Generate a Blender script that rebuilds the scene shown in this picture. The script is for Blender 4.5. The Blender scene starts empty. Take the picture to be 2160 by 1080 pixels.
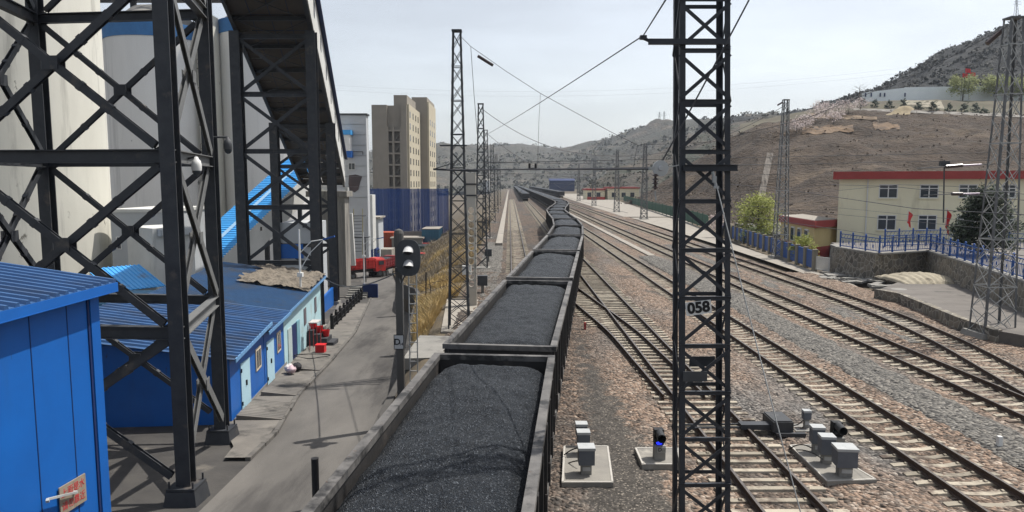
import bpy, math, random
from mathutils import Vector, Matrix, noise
random.seed(7)
SC = bpy.context.scene
COL = SC.collection
R = math.radians
V = Vector

# ------------------------------------------------------------------ camera
F, PITCH, YAW, CAMZ = 1500.0, R(5.9), R(0.19), 7.8
cp, sp, cy_, sy_ = math.cos(PITCH), math.sin(PITCH), math.cos(YAW), math.sin(YAW)
RT = V((cy_, -sy_, 0)); FW = V((sy_*cp, cy_*cp, -sp)); UP = V((sy_*sp, cy_*sp, cp))
cam = bpy.data.cameras.new('camera'); camo = bpy.data.objects.new('camera', cam); COL.objects.link(camo)
cam.sensor_width = 36; cam.lens = 36*F/2160; cam.clip_start = .1; cam.clip_end = 12000
M3 = Matrix((RT, UP, -FW)).transposed()
camo.matrix_world = Matrix.Translation((0, 0, CAMZ)) @ M3.to_4x4()
SC.camera = camo

def ray(px, py):
    return FW + RT*((px-1080)/F) + UP*((540-py)/F)
def P(px, py, Y):            # point seen at photo pixel (px, py), Y metres up the line
    d = ray(px, py); return V((0, 0, CAMZ)) + d*(Y/d.y)
def G(px, py, z=0.0):        # the same on the level z
    d = ray(px, py); return V((0, 0, CAMZ)) + d*((z-CAMZ)/d.z)
def lerp(a, b, t): return a+(b-a)*t
def interp(x, pts):
    if x <= pts[0][0]: return pts[0][1]
    for (x0, y0), (x1, y1) in zip(pts, pts[1:]):
        if x <= x1: return lerp(y0, y1, (x-x0)/(x1-x0))
    return pts[-1][1]
def sstep(t):
    t = max(0., min(1., t)); return t*t*(3-2*t)

# ------------------------------------------------------------------ materials
MATS = {}
def pm(name, c1, c2=None, scale=3., rough=.8, bump=0., bscale=None, metal=0., spec=.3, stretch=(1, 1, 1),
       c3=None, s3=.6, st3=(1, 1, 1), cov=.55, detail=6., coord='pos', sharp=.12, alpha=None, emit=None, bd=.03, rnd=0., c4=None, s4=2., cov4=.66, st4=(1, 1, .6)):
    """noise-mixed surface: c1/c2 fine mottling, c3 = stains of a shape of their own"""
    if name in MATS: return MATS[name]
    m = bpy.data.materials.new(name); m.use_nodes = True
    nt = m.node_tree; N = nt.nodes; L = nt.links
    bs = N['Principled BSDF']; out = N['Material Output']
    bs.inputs['Roughness'].default_value = rough; bs.inputs['Metallic'].default_value = metal
    bs.inputs['Specular IOR Level'].default_value = spec
    if coord == 'pos':
        g = N.new('ShaderNodeNewGeometry'); src = g.outputs['Position']
    else:
        g = N.new('ShaderNodeTexCoord'); src = g.outputs['Object']
    def mapped(st):
        if st == (1, 1, 1): return src
        mp = N.new('ShaderNodeMapping'); mp.inputs['Scale'].default_value = st
        L.new(src, mp.inputs['Vector']); return mp.outputs['Vector']
    def nz(sc, st, det=detail, ro=.6):
        n = N.new('ShaderNodeTexNoise'); n.inputs['Scale'].default_value = sc
        n.inputs['Detail'].default_value = det; n.inputs['Roughness'].default_value = ro
        L.new(mapped(st), n.inputs['Vector']); return n.outputs['Fac']
    col = None
    if c2 is None:
        c2 = tuple(x*.8 for x in c1)
    rp = N.new('ShaderNodeMapRange'); rp.inputs['From Min'].default_value = .3; rp.inputs['From Max'].default_value = .7
    L.new(nz(scale, stretch), rp.inputs['Value'])
    mx = N.new('ShaderNodeMix'); mx.data_type = 'RGBA'
    mx.inputs['A'].default_value = (*c1, 1); mx.inputs['B'].default_value = (*c2, 1)
    L.new(rp.outputs['Result'], mx.inputs['Factor']); col = mx.outputs['Result']
    if c3 is not None:
        r3 = N.new('ShaderNodeMapRange'); r3.inputs['From Min'].default_value = cov; r3.inputs['From Max'].default_value = cov+sharp
        L.new(nz(s3, st3, 8., .65), r3.inputs['Value'])
        m3 = N.new('ShaderNodeMix'); m3.data_type = 'RGBA'
        L.new(r3.outputs['Result'], m3.inputs['Factor']); L.new(col, m3.inputs['A']); m3.inputs['B'].default_value = (*c3, 1)
        col = m3.outputs['Result']
    if c4 is not None:
        r3 = N.new('ShaderNodeMapRange'); r3.inputs['From Min'].default_value = cov4; r3.inputs['From Max'].default_value = cov4+.05
        L.new(nz(s4, st4, 6., .7), r3.inputs['Value'])
        m3 = N.new('ShaderNodeMix'); m3.data_type = 'RGBA'
        L.new(r3.outputs['Result'], m3.inputs['Factor']); L.new(col, m3.inputs['A']); m3.inputs['B'].default_value = (*c4, 1)
        col = m3.outputs['Result']
    if rnd:
        oi = N.new('ShaderNodeObjectInfo'); rr_ = N.new('ShaderNodeMapRange'); rr_.inputs['To Min'].default_value = 1-rnd; rr_.inputs['To Max'].default_value = 1+rnd*.5
        L.new(oi.outputs['Random'], rr_.inputs['Value']); vm = N.new('ShaderNodeVectorMath'); vm.operation = 'SCALE'
        L.new(col, vm.inputs[0]); L.new(rr_.outputs['Result'], vm.inputs['Scale']); col = vm.outputs['Vector']
    L.new(col, bs.inputs['Base Color'])
    if bump:
        b = N.new('ShaderNodeBump'); b.inputs['Strength'].default_value = bump; b.inputs['Distance'].default_value = bd
        L.new(nz(bscale or scale*4, stretch), b.inputs['Height']); L.new(b.outputs['Normal'], bs.inputs['Normal'])
    if emit:
        bs.inputs['Emission Color'].default_value = (*emit[:3], 1); bs.inputs['Emission Strength'].default_value = emit[3]
    if alpha is not None:
        tr = N.new('ShaderNodeBsdfTransparent'); ms = N.new('ShaderNodeMixShader'); ms.inputs['Fac'].default_value = alpha
        L.new(tr.outputs[0], ms.inputs[1]); L.new(bs.outputs[0], ms.inputs[2]); L.new(ms.outputs[0], out.inputs['Surface'])
    MATS[name] = m; return m

def stone_mat(name, cols, scale=16., bump=.9, patch=None, rough=.9, dist=.05):
    """crushed stone: voronoi cells, each its own colour from a ramp; patch=(colour ramp 2, noise scale)"""
    m = bpy.data.materials.new(name); m.use_nodes = True
    nt = m.node_tree; N = nt.nodes; L = nt.links; bs = N['Principled BSDF']
    bs.inputs['Roughness'].default_value = rough; bs.inputs['Specular IOR Level'].default_value = .2
    g = N.new('ShaderNodeNewGeometry')
    vo = N.new('ShaderNodeTexVoronoi'); vo.inputs['Scale'].default_value = scale; L.new(g.outputs['Position'], vo.inputs['Vector'])
    sep = N.new('ShaderNodeSeparateColor'); L.new(vo.outputs['Color'], sep.inputs[0])
    def ramp(cs):
        r = N.new('ShaderNodeValToRGB'); r.color_ramp.interpolation = 'LINEAR'
        e = r.color_ramp.elements
        while len(e) < len(cs): e.new(.5)
        for i, c in enumerate(cs): e[i].position = i/(len(cs)-1); e[i].color = (*c, 1)
        L.new(sep.outputs[0], r.inputs[0]); return r.outputs[0]
    col = ramp(cols)
    if patch:
        for cs, sc, lo, hi, st in patch:
            n = N.new('ShaderNodeTexNoise'); n.inputs['Scale'].default_value = sc; n.inputs['Detail'].default_value = 5
            mp = N.new('ShaderNodeMapping'); mp.inputs['Scale'].default_value = st
            L.new(g.outputs['Position'], mp.inputs['Vector']); L.new(mp.outputs[0], n.inputs['Vector'])
            r = N.new('ShaderNodeMapRange'); r.inputs['From Min'].default_value = lo; r.inputs['From Max'].default_value = hi
            L.new(n.outputs['Fac'], r.inputs['Value'])
            mx = N.new('ShaderNodeMix'); mx.data_type = 'RGBA'; L.new(r.outputs[0], mx.inputs['Factor'])
            L.new(col, mx.inputs['A']); L.new(ramp(cs), mx.inputs['B']); col = mx.outputs['Result']
    # long bands across the yard: grey stone beside the fourth track, brown oily strips under the rails
    MATS[name] = m
    L.new(col, bs.inputs['Base Color'])
    b = N.new('ShaderNodeBump'); b.inputs['Strength'].default_value = bump; b.inputs['Distance'].default_value = dist
    L.new(vo.outputs['Distance'], b.inputs['Height']); b.invert = True
    L.new(b.outputs['Normal'], bs.inputs['Normal'])
    return m

steel   = pm('dark steel', (.024, .027, .033), (.042, .045, .050), 2.5, .55, .15, 20, metal=.0, spec=.4, c3=(.085, .074, .064), s3=1.6, cov=.58)
steelgr = pm('grey painted steel', (.075, .080, .086), (.045, .048, .052), 1.5, .6, .1, 15, c3=(.11, .105, .10), s3=.8, cov=.58)
mastnear= pm('dark mast steel', (.024, .027, .034), (.040, .044, .052), 2.5, .5, .12, 20, c3=(.085, .085, .085), s3=1.7, cov=.62)
mastgr  = pm('galvanised mast steel', (.15, .155, .16), (.09, .093, .097), 1.5, .55, c3=(.24, .24, .23), s3=1., cov=.58)
mastlt  = pm('pale galvanised steel', (.42, .43, .42), (.24, .245, .24), 2.0, .5)
railside= pm('rusty rail', (.045, .030, .023), (.075, .048, .034), 6, .75, .2, 30)
railtop = pm('worn rail head', (.10, .085, .075), (.16, .14, .125), 4, .4, metal=.5)
concsl  = pm('sleeper concrete', (.40, .355, .28), (.28, .25, .20), 2.2, .9, .3, 30, c3=(.13, .10, .08), s3=1.3, cov=.51, rnd=.38)
conc    = pm('grey concrete', (.25, .24, .22), (.20, .195, .18), 1.2, .9, .3, 12, c3=(.12, .115, .11), s3=.7, cov=.57)
concstr = pm('streaked concrete', (.30, .285, .25), (.17, .16, .145), 1.5, .9, .3, 10, stretch=(1, 1, .12), c3=(.07, .068, .066), s3=.8, st3=(1, 1, .15), cov=.54)
wagonm  = pm('wagon steel', (.020, .020, .021), (.036, .033, .031), 2., .65, .2, 12, coord='obj', c3=(.06, .052, .046), s3=1.4, cov=.56)
rimm    = pm('worn wagon rim', (.20, .19, .18), (.10, .096, .092), 2.2, .6, .15, 20, coord='obj', c3=(.035, .034, .034), s3=1.6, cov=.49, rnd=.3, c4=(.10, .06, .04), s4=3.5, cov4=.64)
bogiem  = pm('bogie steel', (.03, .027, .025), (.05, .042, .037), 3, .7)
silo    = pm('silo render', (.66, .645, .57), (.56, .545, .48), .35, .9, .15, 4, stretch=(1, 1, .3), c3=(.36, .35, .31), s3=.9, st3=(1, 1, .1), cov=.56, sharp=.2, c4=(.20, .19, .16), s4=.9, cov4=.655)
silogr  = pm('silo render grey', (.78, .77, .74), (.69, .68, .655), .3, .9, .15, 4, stretch=(1, 1, .2), c3=(.48, .475, .46), s3=.5, st3=(1, 1, .06), cov=.55, sharp=.2, c4=(.22, .22, .215), s4=.55, cov4=.67)
sblue   = pm('silo blue band', (.055, .19, .42), (.045, .15, .34), .8, .7)
wwhite  = pm('white wall', (.60, .60, .57), (.50, .50, .475), .5, .85, c3=(.30, .285, .26), s3=.6, st3=(1, 1, .18), cov=.60, sharp=.2)
wgrey   = pm('pale grey cladding', (.46, .48, .49), (.40, .415, .425), .4, .8, c3=(.20, .20, .20), s3=.35, st3=(1, 1, .2), cov=.6)
blue    = pm('blue sheet paint', (.008, .115, .43), (.008, .095, .36), .9, .45, .05, 3, spec=.4, c3=(.018, .085, .27), s3=.9, st3=(1, 1, .2), cov=.57, sharp=.3, c4=(.030, .045, .075), s4=2.6, cov4=.665, st4=(1, 1, .25))
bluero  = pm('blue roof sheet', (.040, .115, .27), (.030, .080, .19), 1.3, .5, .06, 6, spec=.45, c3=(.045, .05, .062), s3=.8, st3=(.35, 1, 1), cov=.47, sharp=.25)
bluero2 = pm('vivid blue roof', (.055, .34, .72), (.05, .29, .62), .7, .45, spec=.4, c3=(.10, .17, .28), s3=.5, cov=.6)  # brighter, more saturated blue sheet with dull patches
bluedk  = pm('navy paint', (.012, .03, .11), (.01, .022, .08), 1., .6)
bluefen = pm('fence blue', (.02, .085, .30), (.018, .07, .24), 2., .55)
cyan    = pm('pale cyan paint', (.34, .53, .58), (.40, .55, .58), .7, .8, .1, 6, c3=(.33, .29, .22), s3=.8, st3=(1, 1, .5), cov=.60)
cyandr  = pm('pale door paint', (.40, .58, .66), (.34, .51, .60), 1.2, .6, c3=(.26, .33, .36), s3=1.2, cov=.62)
cream   = pm('cream render', (.80, .75, .55), (.73, .68, .50), .5, .9, c3=(.42, .38, .27), s3=.4, st3=(1, 1, .25), cov=.6, sharp=.2)
yellow  = pm('yellow render', (.62, .49, .24), (.55, .43, .21), .6, .9)
redtrim = pm('red trim', (.36, .06, .055), (.28, .05, .045), 1., .7)
redtruck= pm('red truck paint', (.50, .035, .03), (.38, .03, .028), 2., .5, c3=(.12, .04, .035), s3=1.1, cov=.58)
maroon  = pm('dusty maroon paint', (.22, .028, .032), (.15, .025, .028), 2., .6, c3=(.05, .03, .03), s3=1., cov=.55)
green   = pm('dusty green paint', (.03, .07, .06), (.025, .055, .05), 2., .6)
brightred = pm('red plastic', (.62, .02, .025), (.50, .018, .02), 2., .4)
white   = pm('white paint', (.70, .70, .68), (.60, .60, .58), 2., .6)
glass   = pm('dark window glass', (.035, .045, .055), (.05, .06, .07), .8, .12, spec=.6)
black   = pm('black', (.012, .012, .013), (.02, .02, .021), 3., .6)
rubber  = pm('tyre rubber', (.02, .02, .02), (.035, .033, .03), 4., .85)
asphalt = pm('dusty road', (.138, .129, .118), (.078, .074, .070), .45, .95, .35, 14, stretch=(1, .3, 1), c3=(.050, .047, .045), s3=.42, st3=(1, .16, 1), cov=.50, sharp=.14)
pave    = pm('forecourt concrete', (.185, .17, .15), (.11, .103, .095), .7, .95, .35, 10, c3=(.06, .057, .054), s3=.6, cov=.53, sharp=.14)
dirt    = pm('dark yard dirt', (.075, .070, .064), (.042, .040, .039), .6, .95, .5, 9, c3=(.145, .13, .11), s3=.5, cov=.55)
grassdirt = pm('dry grass soil', (.115, .09, .058), (.075, .062, .045), .6, .95, .6, 7, c3=(.06, .055, .048), s3=.15, cov=.52)
palepath= pm('pale path', (.30, .275, .24), (.24, .22, .19), .5, .95, .2, 8, c3=(.17, .155, .14), s3=.4, cov=.58)
tan     = pm('tan block render', (.29, .262, .22), (.25, .226, .19), .3, .9, c3=(.19, .17, .145), s3=.2, st3=(1, 1, .2), cov=.6)
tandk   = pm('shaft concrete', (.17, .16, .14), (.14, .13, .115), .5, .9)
tanlt   = pm('sunlit tan render', (.50, .45, .34), (.43, .385, .29), .4, .9)  # lighter copy of the tan for the flanks, sunlight painted in
net     = pm('navy dust net', (.02, .075, .27), (.016, .058, .21), .12, .9, stretch=(1, 1, .3), alpha=.60)
def masonry(name):
    m = stone_mat(name, [(.10, .093, .082), (.16, .145, .12), (.20, .175, .14), (.13, .122, .11)], 2.2, .7, dist=.1)
    nt = m.node_tree; N = nt.nodes; L = nt.links; bs = N['Principled BSDF']
    src = [n for n in N if n.bl_idname == 'ShaderNodeNewGeometry'][0]
    v = N.new('ShaderNodeTexVoronoi'); v.feature = 'DISTANCE_TO_EDGE'; v.inputs['Scale'].default_value = 2.2; L.new(src.outputs['Position'], v.inputs['Vector'])
    r = N.new('ShaderNodeMapRange'); r.inputs['From Min'].default_value = .02; r.inputs['From Max'].default_value = .06; L.new(v.outputs['Distance'], r.inputs['Value'])
    mx = N.new('ShaderNodeMix'); mx.data_type = 'RGBA'; mx.inputs['A'].default_value = (.30, .28, .245, 1)
    old = bs.inputs['Base Color'].links[0].from_socket; L.new(old, mx.inputs['B']); L.new(r.outputs[0], mx.inputs['Factor']); L.new(mx.outputs['Result'], bs.inputs['Base Color'])
    return m
stonew  = masonry('rubble masonry')
ballast = stone_mat('track ballast', [(.018, .016, .014), (.185, .132, .098), (.31, .222, .165), (.08, .066, .055), (.44, .355, .285)], 9.5, 1., dist=.12,
    patch=[([(.028, .027, .026), (.13, .12, .11), (.20, .185, .17), (.08, .075, .07), (.28, .26, .235)],   .22, .48, .64, (1, .3, 1)), ([(.035, .03, .027), (.10, .085, .072), (.16, .13, .11), (.07, .06, .052), (.22, .19, .16)], .5, .56, .66, (1, .5, 1))])
def trodden(m):
    """cinder path worn into the stones between the train and the points"""
    nt = m.node_tree; N = nt.nodes; L = nt.links; bs = N['Principled BSDF']
    src = [n for n in N if n.bl_idname == 'ShaderNodeNewGeometry'][0]
    sx = N.new('ShaderNodeSeparateXYZ'); L.new(src.outputs['Position'], sx.inputs[0])
    nz = N.new('ShaderNodeTexNoise'); nz.inputs['Scale'].default_value = 1.1; nz.inputs['Detail'].default_value = 9; nz.inputs['Roughness'].default_value = .7; L.new(src.outputs['Position'], nz.inputs['Vector'])
    def mth(op, a, b):
        n = N.new('ShaderNodeMath'); n.operation = op
        for i, v in enumerate((a, b)):
            if isinstance(v, (int, float)): n.inputs[i].default_value = v
            else: L.new(v, n.inputs[i])
        return n.outputs[0]
    def smooth(v, lo, hi):
        r = N.new('ShaderNodeMapRange'); r.interpolation_type = 'SMOOTHSTEP'; r.inputs['From Min'].default_value = lo; r.inputs['From Max'].default_value = hi; L.new(v, r.inputs['Value']); return r.outputs[0]
    X, Y = sx.outputs[0], sx.outputs[1]
    n = mth('MULTIPLY', mth('SUBTRACT', nz.outputs['Fac'], .5), 3.2)
    l = mth('ADD', mth('SUBTRACT', X, mth('ADD', mth('MULTIPLY', Y, .088), .35)), n)
    r = mth('ADD', mth('SUBTRACT', mth('ADD', mth('MULTIPLY', Y, -.035), 4.75), X), n)
    mask = mth('MULTIPLY', smooth(l, -.15, .35), smooth(r, -.15, .35))
    fine = N.new('ShaderNodeTexVoronoi'); fine.inputs['Scale'].default_value = 26; L.new(src.outputs['Position'], fine.inputs['Vector'])
    sp_ = N.new('ShaderNodeSeparateColor'); L.new(fine.outputs['Color'], sp_.inputs[0])
    rp = N.new('ShaderNodeValToRGB'); e = rp.color_ramp.elements; e[0].color = (.030, .027, .024, 1); e[1].color = (.085, .076, .066, 1); e[1].position = .86
    x = e.new(.97); x.color = (.24, .21, .175, 1); L.new(sp_.outputs[0], rp.inputs[0])
    mx = N.new('ShaderNodeMix'); mx.data_type = 'RGBA'; L.new(mask, mx.inputs['Factor'])
    L.new(bs.inputs['Base Color'].links[0].from_socket, mx.inputs['A']); L.new(rp.outputs[0], mx.inputs['B']); L.new(mx.outputs['Result'], bs.inputs['Base Color'])
    def layer(mask, c):
        m2 = N.new('ShaderNodeMix'); m2.data_type = 'RGBA'; L.new(mask, m2.inputs['Factor'])
        L.new(bs.inputs['Base Color'].links[0].from_socket, m2.inputs['A']); m2.inputs['B'].default_value = (*c, 1); L.new(m2.outputs['Result'], bs.inputs['Base Color'])
    nz2 = N.new('ShaderNodeTexNoise'); nz2.inputs['Scale'].default_value = 2.3; nz2.inputs['Detail'].default_value = 8; nz2.inputs['Roughness'].default_value = .75; L.new(src.outputs['Position'], nz2.inputs['Vector'])
    n2 = nz2.outputs['Fac']
    side_ = mth('SUBTRACT', X, mth('ADD', mth('MULTIPLY', Y, .115), -.75))
    layer(mth('MULTIPLY', mth('MULTIPLY', smooth(side_, 2.4, .2), smooth(n2, .36, .58)), .72), (.028, .026, .025))
    for c in (6.65, 11.85, 17.6):
        dx_ = mth('ABSOLUTE', mth('SUBTRACT', X, c), 0.)
        layer(mth('MULTIPLY', mth('MULTIPLY', smooth(dx_, .95, .25), smooth(n2, .42, .62)), .6), (.055, .043, .034))
    layer(mth('MULTIPLY', smooth(nz.outputs['Fac'], .60, .74), .5), (.05, .044, .038))
    bp = [q for q in N if q.bl_idname == 'ShaderNodeBump'][0]
    L.new(mth('SUBTRACT', 1., mth('MULTIPLY', mask, .75)), bp.inputs['Strength'])
trodden(ballast)
ballgrey= stone_mat('grey ballast', [(.022, .021, .021), (.13, .125, .115), (.22, .205, .18), (.06, .058, .055), (.30, .28, .25)], 9.5, 1., dist=.12)
coalm   = None

def coal_material():
    m = bpy.data.materials.new('coal'); m.use_nodes = True
    nt = m.node_tree; N = nt.nodes; L = nt.links; bs = N['Principled BSDF']
    tc = N.new('ShaderNodeTexCoord')
    vo = N.new('ShaderNodeTexVoronoi'); vo.inputs['Scale'].default_value = 50; L.new(tc.outputs['Object'], vo.inputs['Vector'])
    no = N.new('ShaderNodeTexNoise'); no.inputs['Scale'].default_value = 26; no.inputs['Detail'].default_value = 4; L.new(tc.outputs['Object'], no.inputs['Vector'])
    sep = N.new('ShaderNodeSeparateColor'); L.new(vo.outputs['Color'], sep.inputs[0])
    r = N.new('ShaderNodeValToRGB'); e = r.color_ramp.elements
    e[0].color = (.0025, .0042, .0068, 1); e[1].color = (.0085, .0135, .0205, 1); e[1].position = .9
    x = e.new(.97); x.color = (.10, .112, .128, 1)  # few pale cells: the sparkle of coal painted into the base colour
    L.new(sep.outputs[0], r.inputs[0]); L.new(r.outputs[0], bs.inputs['Base Color'])
    rr = N.new('ShaderNodeMapRange'); rr.inputs['To Min'].default_value = .30; rr.inputs['To Max'].default_value = .9
    L.new(sep.outputs[1], rr.inputs['Value']); L.new(rr.outputs[0], bs.inputs['Roughness'])
    ad = N.new('ShaderNodeMath'); ad.operation = 'ADD'; L.new(vo.outputs['Distance'], ad.inputs[0]); L.new(no.outputs['Fac'], ad.inputs[1])
    b = N.new('ShaderNodeBump'); b.inputs['Strength'].default_value = 1.; b.inputs['Distance'].default_value = .035
    L.new(ad.outputs[0], b.inputs['Height']); L.new(b.outputs['Normal'], bs.inputs['Normal'])
    bs.inputs['Specular IOR Level'].default_value = .38
    return m
coalm = coal_material()

# ------------------------------------------------------------------ mesh builder
class MB:
    def __init__(s): s.v, s.f, s.m = [], [], []
    def add(s, vs, fs, mi=0):
        o = len(s.v); s.v += [tuple(x) for x in vs]
        for f in fs: s.f.append(tuple(i+o for i in f)); s.m.append(mi)
        return s
    def box(s, c, d, rz=0., mi=0, taper=1.):
        x, y, z = d[0]/2, d[1]/2, d[2]/2; cs, sn = math.cos(rz), math.sin(rz); vs = []
        for k in (-1, 1):
            t = 1. if k < 0 else taper
            for a, b in ((-1, -1), (1, -1), (1, 1), (-1, 1)):
                px, py = a*x*t, b*y*t
                vs.append((c[0]+px*cs-py*sn, c[1]+px*sn+py*cs, c[2]+k*z))
        return s.add(vs, [(3, 2, 1, 0), (4, 5, 6, 7), (0, 1, 5, 4), (1, 2, 6, 5), (2, 3, 7, 6), (3, 0, 4, 7)], mi)
    def prof(s, p0, p1, poly, up=(0, 0, 1), mi=0):
        p0, p1, up = V(p0), V(p1), V(up); d = (p1-p0).normalized()
        x = d.cross(up)
        if x.length < 1e-4: x = d.cross(V((0, 1, 0)))
        x.normalize(); y = x.cross(d)
        n = len(poly)
        vs = [p0+x*a+y*b for a, b in poly]+[p1+x*a+y*b for a, b in poly]
        fs = [(i, (i+1) % n, n+(i+1) % n, n+i) for i in range(n)]+[tuple(range(n))[::-1], tuple(range(n, 2*n))]
        return s.add(vs, fs, mi)
    def bar(s, p0, p1, w, h=None, up=(0, 0, 1), mi=0):
        h = h or w; a, b = w/2, h/2
        return s.prof(p0, p1, [(-a, -b), (a, -b), (a, b), (-a, b)], up, mi)
    def ell(s, p0, p1, w, t, up=(0, 0, 1), mi=0):       # angle iron
        return s.prof(p0, p1, [(0, 0), (w, 0), (w, t), (t, t), (t, w), (0, w)], up, mi)
    def hbeam(s, p0, p1, w, h, tf, tw, up=(0, 0, 1), mi=0):
        a, b, t, q = w/2, h/2, tf, tw/2
        return s.prof(p0, p1, [(-a, -b), (a, -b), (a, -b+t), (q, -b+t), (q, b-t), (a, b-t), (a, b), (-a, b), (-a, b-t), (-q, b-t), (-q, -b+t), (-a, -b+t)], up, mi)
    def tube(s, p0, p1, r0, r1=None, n=8, mi=0):
        r1 = r0 if r1 is None else r1
        return s.prof2(p0, p1, r0, r1, n, mi)
    def prof2(s, p0, p1, r0, r1, n, mi):
        p0, p1 = V(p0), V(p1); d = (p1-p0).normalized()
        x = d.cross(V((0, 0, 1)))
        if x.length < 1e-3: x = V((1, 0, 0))
        x.normalize(); y = x.cross(d)
        A = [(math.cos(2*math.pi*i/n), math.sin(2*math.pi*i/n)) for i in range(n)]
        vs = [p0+x*a*r0+y*b*r0 for a, b in A]+[p1+x*a*r1+y*b*r1 for a, b in A]
        return s.add(vs, [(i, (i+1) % n, n+(i+1) % n, n+i) for i in range(n)]+[tuple(range(n))[::-1], tuple(range(n, 2*n))], mi)
    def path(s, pts, r, n=6, mi=0):
        pts = [V(p) for p in pts]; vs = []; k = len(pts)
        for i, p in enumerate(pts):
            d = (pts[min(i+1, k-1)]-pts[max(i-1, 0)]).normalized()
            x = d.cross(V((0, 0, 1)))
            if x.length < 1e-3: x = V((1, 0, 0))
            x.normalize(); y = x.cross(d); rr = r[i] if isinstance(r, (list, tuple)) else r
            vs += [p+x*math.cos(2*math.pi*j/n)*rr+y*math.sin(2*math.pi*j/n)*rr for j in range(n)]
        fs = [(i*n+j, i*n+(j+1) % n, (i+1)*n+(j+1) % n, (i+1)*n+j) for i in range(k-1) for j in range(n)]
        fs += [tuple(range(n))[::-1], tuple(range((k-1)*n, k*n))]
        return s.add(vs, fs, mi)
    def quad(s, a, b, c, d, mi=0): return s.add([a, b, c, d], [(0, 1, 2, 3)], mi)
    def slab(s, poly, z0, z1, mi=0):                    # vertical prism over a plan polygon
        n = len(poly); vs = [(p[0], p[1], z0) for p in poly]+[(p[0], p[1], z1) for p in poly]
        return s.add(vs, [(i, (i+1) % n, n+(i+1) % n, n+i) for i in range(n)]+[tuple(range(n))[::-1], tuple(range(n, 2*n))], mi)
    def lathe(s, c, prof, n=32, mi=0, a0=0., a1=2*math.pi, closed=True):
        k = len(prof); vs = []
        for i in range(n):
            a = a0+(a1-a0)*i/n
            vs += [(c[0]+r*math.cos(a), c[1]+r*math.sin(a), c[2]+z) for r, z in prof]
        fs = [(i*k+j, ((i+1) % n)*k+j, ((i+1) % n)*k+j+1, i*k+j+1) for i in range(n) for j in range(k-1)]
        return s.add(vs, fs, mi)
    def grid(s, fn, nu, nv, mi=0):
        vs = [fn(i/nu, j/nv) for j in range(nv+1) for i in range(nu+1)]
        w = nu+1
        return s.add(vs, [(j*w+i, j*w+i+1, (j+1)*w+i+1, (j+1)*w+i) for j in range(nv) for i in range(nu)], mi)
    def far(s, k=1.35):                                  # the same shape, larger and farther back
        s.v = [(x*k, y*k, CAMZ+(z-CAMZ)*k) for x, y, z in s.v]; return s
    def build(s, name, mats, parent=None, smooth=False):
        me = bpy.data.meshes.new(name)
        off = V(parent.location) if parent is not None else V((0, 0, 0))
        q = parent
        while q is not None and q.parent is not None: q = q.parent; off = off+V(q.location)
        me.from_pydata([(a-off.x, b-off.y, c-off.z) for a, b, c in s.v], [], s.f)
        for m in (mats if isinstance(mats, (list, tuple)) else [mats]): me.materials.append(m)
        if any(s.m): me.polygons.foreach_set('material_index', s.m)
        if smooth: me.polygons.foreach_set('use_smooth', [True]*len(s.f))
        me.update()
        o = bpy.data.objects.new(name, me); COL.objects.link(o)
        if parent is not None: o.parent = parent
        return o
def tag(o, label=None, cat=None, group=None, kind=None):
    if label: o['label'] = label
    if cat: o['category'] = cat
    if group: o['group'] = group
    if kind: o['kind'] = kind
    return o
def thing(name, label, cat, loc=(0, 0, 0), group=None):
    o = bpy.data.objects.new(name, None); COL.objects.link(o); o.location = loc; o.empty_display_size = .3
    return tag(o, label, cat, group)
def kids(o): return [c for c in KIDS.get(o.name, [])]
def copy_tree(o, parent=None):
    c = o.copy(); COL.objects.link(c)
    if parent is not None: c.parent = parent
    for ch in list(o.children): copy_tree(ch, c)
    return c
def struct(mb, name, mat, smooth=False): return tag(mb.build(name, mat, None, smooth), kind='structure')
def facing(p, right, up):            # text matrix: text x -> right, y -> up
    r, u = V(right).normalized(), V(up).normalized(); n = r.cross(u)
    m = Matrix((r, u, n)).transposed().to_4x4(); m.translation = V(p); return m

# ------------------------------------------------------------------ terrain
def zr(Y): return max(-7.0, -1.9-.06*(Y-30)) if Y > 5 else -.4
XR = [(0, -4.4), (20, -4.5), (31, -4.9), (36, -5.4), (47, -6.55), (54, -7.1), (60, -8.1), (65, -9.7), (80, -12.6), (95, -15.2), (115, -19), (140, -23), (200, -26), (900, -30)]
def xr(Y): return interp(Y, XR)
def bank_top(Y): return interp(Y, [(0, -.3), (25, -.5), (31, -.8), (54, -.9), (65, -1.7), (80, -4.0), (95, -5.5), (115, -6.6), (130, -7), (900, -7)])
XL = [(5, -8.2), (26, -8.75), (32, -9.7), (39.5, -10.2), (51, -11.2), (76, -14.9), (95, -19.8), (115, -25), (140, -32), (200, -40)]
def xl(Y): return interp(Y, XL)
YS = [-40, -10, 0, 5, 10, 15, 20, 25, 28, 31, 34, 37, 40, 43, 47, 50, 54, 57, 60, 62.5, 65, 68, 72, 76, 80, 85, 90, 95, 100, 107, 115, 125, 140, 160, 180, 200, 240, 300, 400, 550, 750, 1000, 1500, 2500, 5000]
m = MB(); rows = []
for Y in YS:
    a = xr(Y); zb = bank_top(Y); z0 = zr(Y); row = []
    for X in (-3000, -900, -300, -120, -70, -45): row.append((X, Y, z0))
    for t in (0., .33, .66, 1.): row.append((lerp(min(-44, a-8), a-.02, t), Y, z0))
    for t in (0, .1, .2, .3, .4, .5, .6, .7, .8, .9, 1.):
        n = noise.noise(V((t*3, Y*.13, 2.)))*.25*min(1, t*4)*(1-t)
        row.append((lerp(a+.02, -3.7, t), Y, lerp(zb, -.03, sstep(t)**.8)+n))
    for X in (-1, 5, 12, 20, 26, 35, 60, 120, 300, 900, 3000): row.append((X, Y, -.03 if (Y > 62 and X > 30) or X > 30 else -.35))
    rows.append(row)
w = len(rows[0]); vs = [p for r in rows for p in r]
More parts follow.
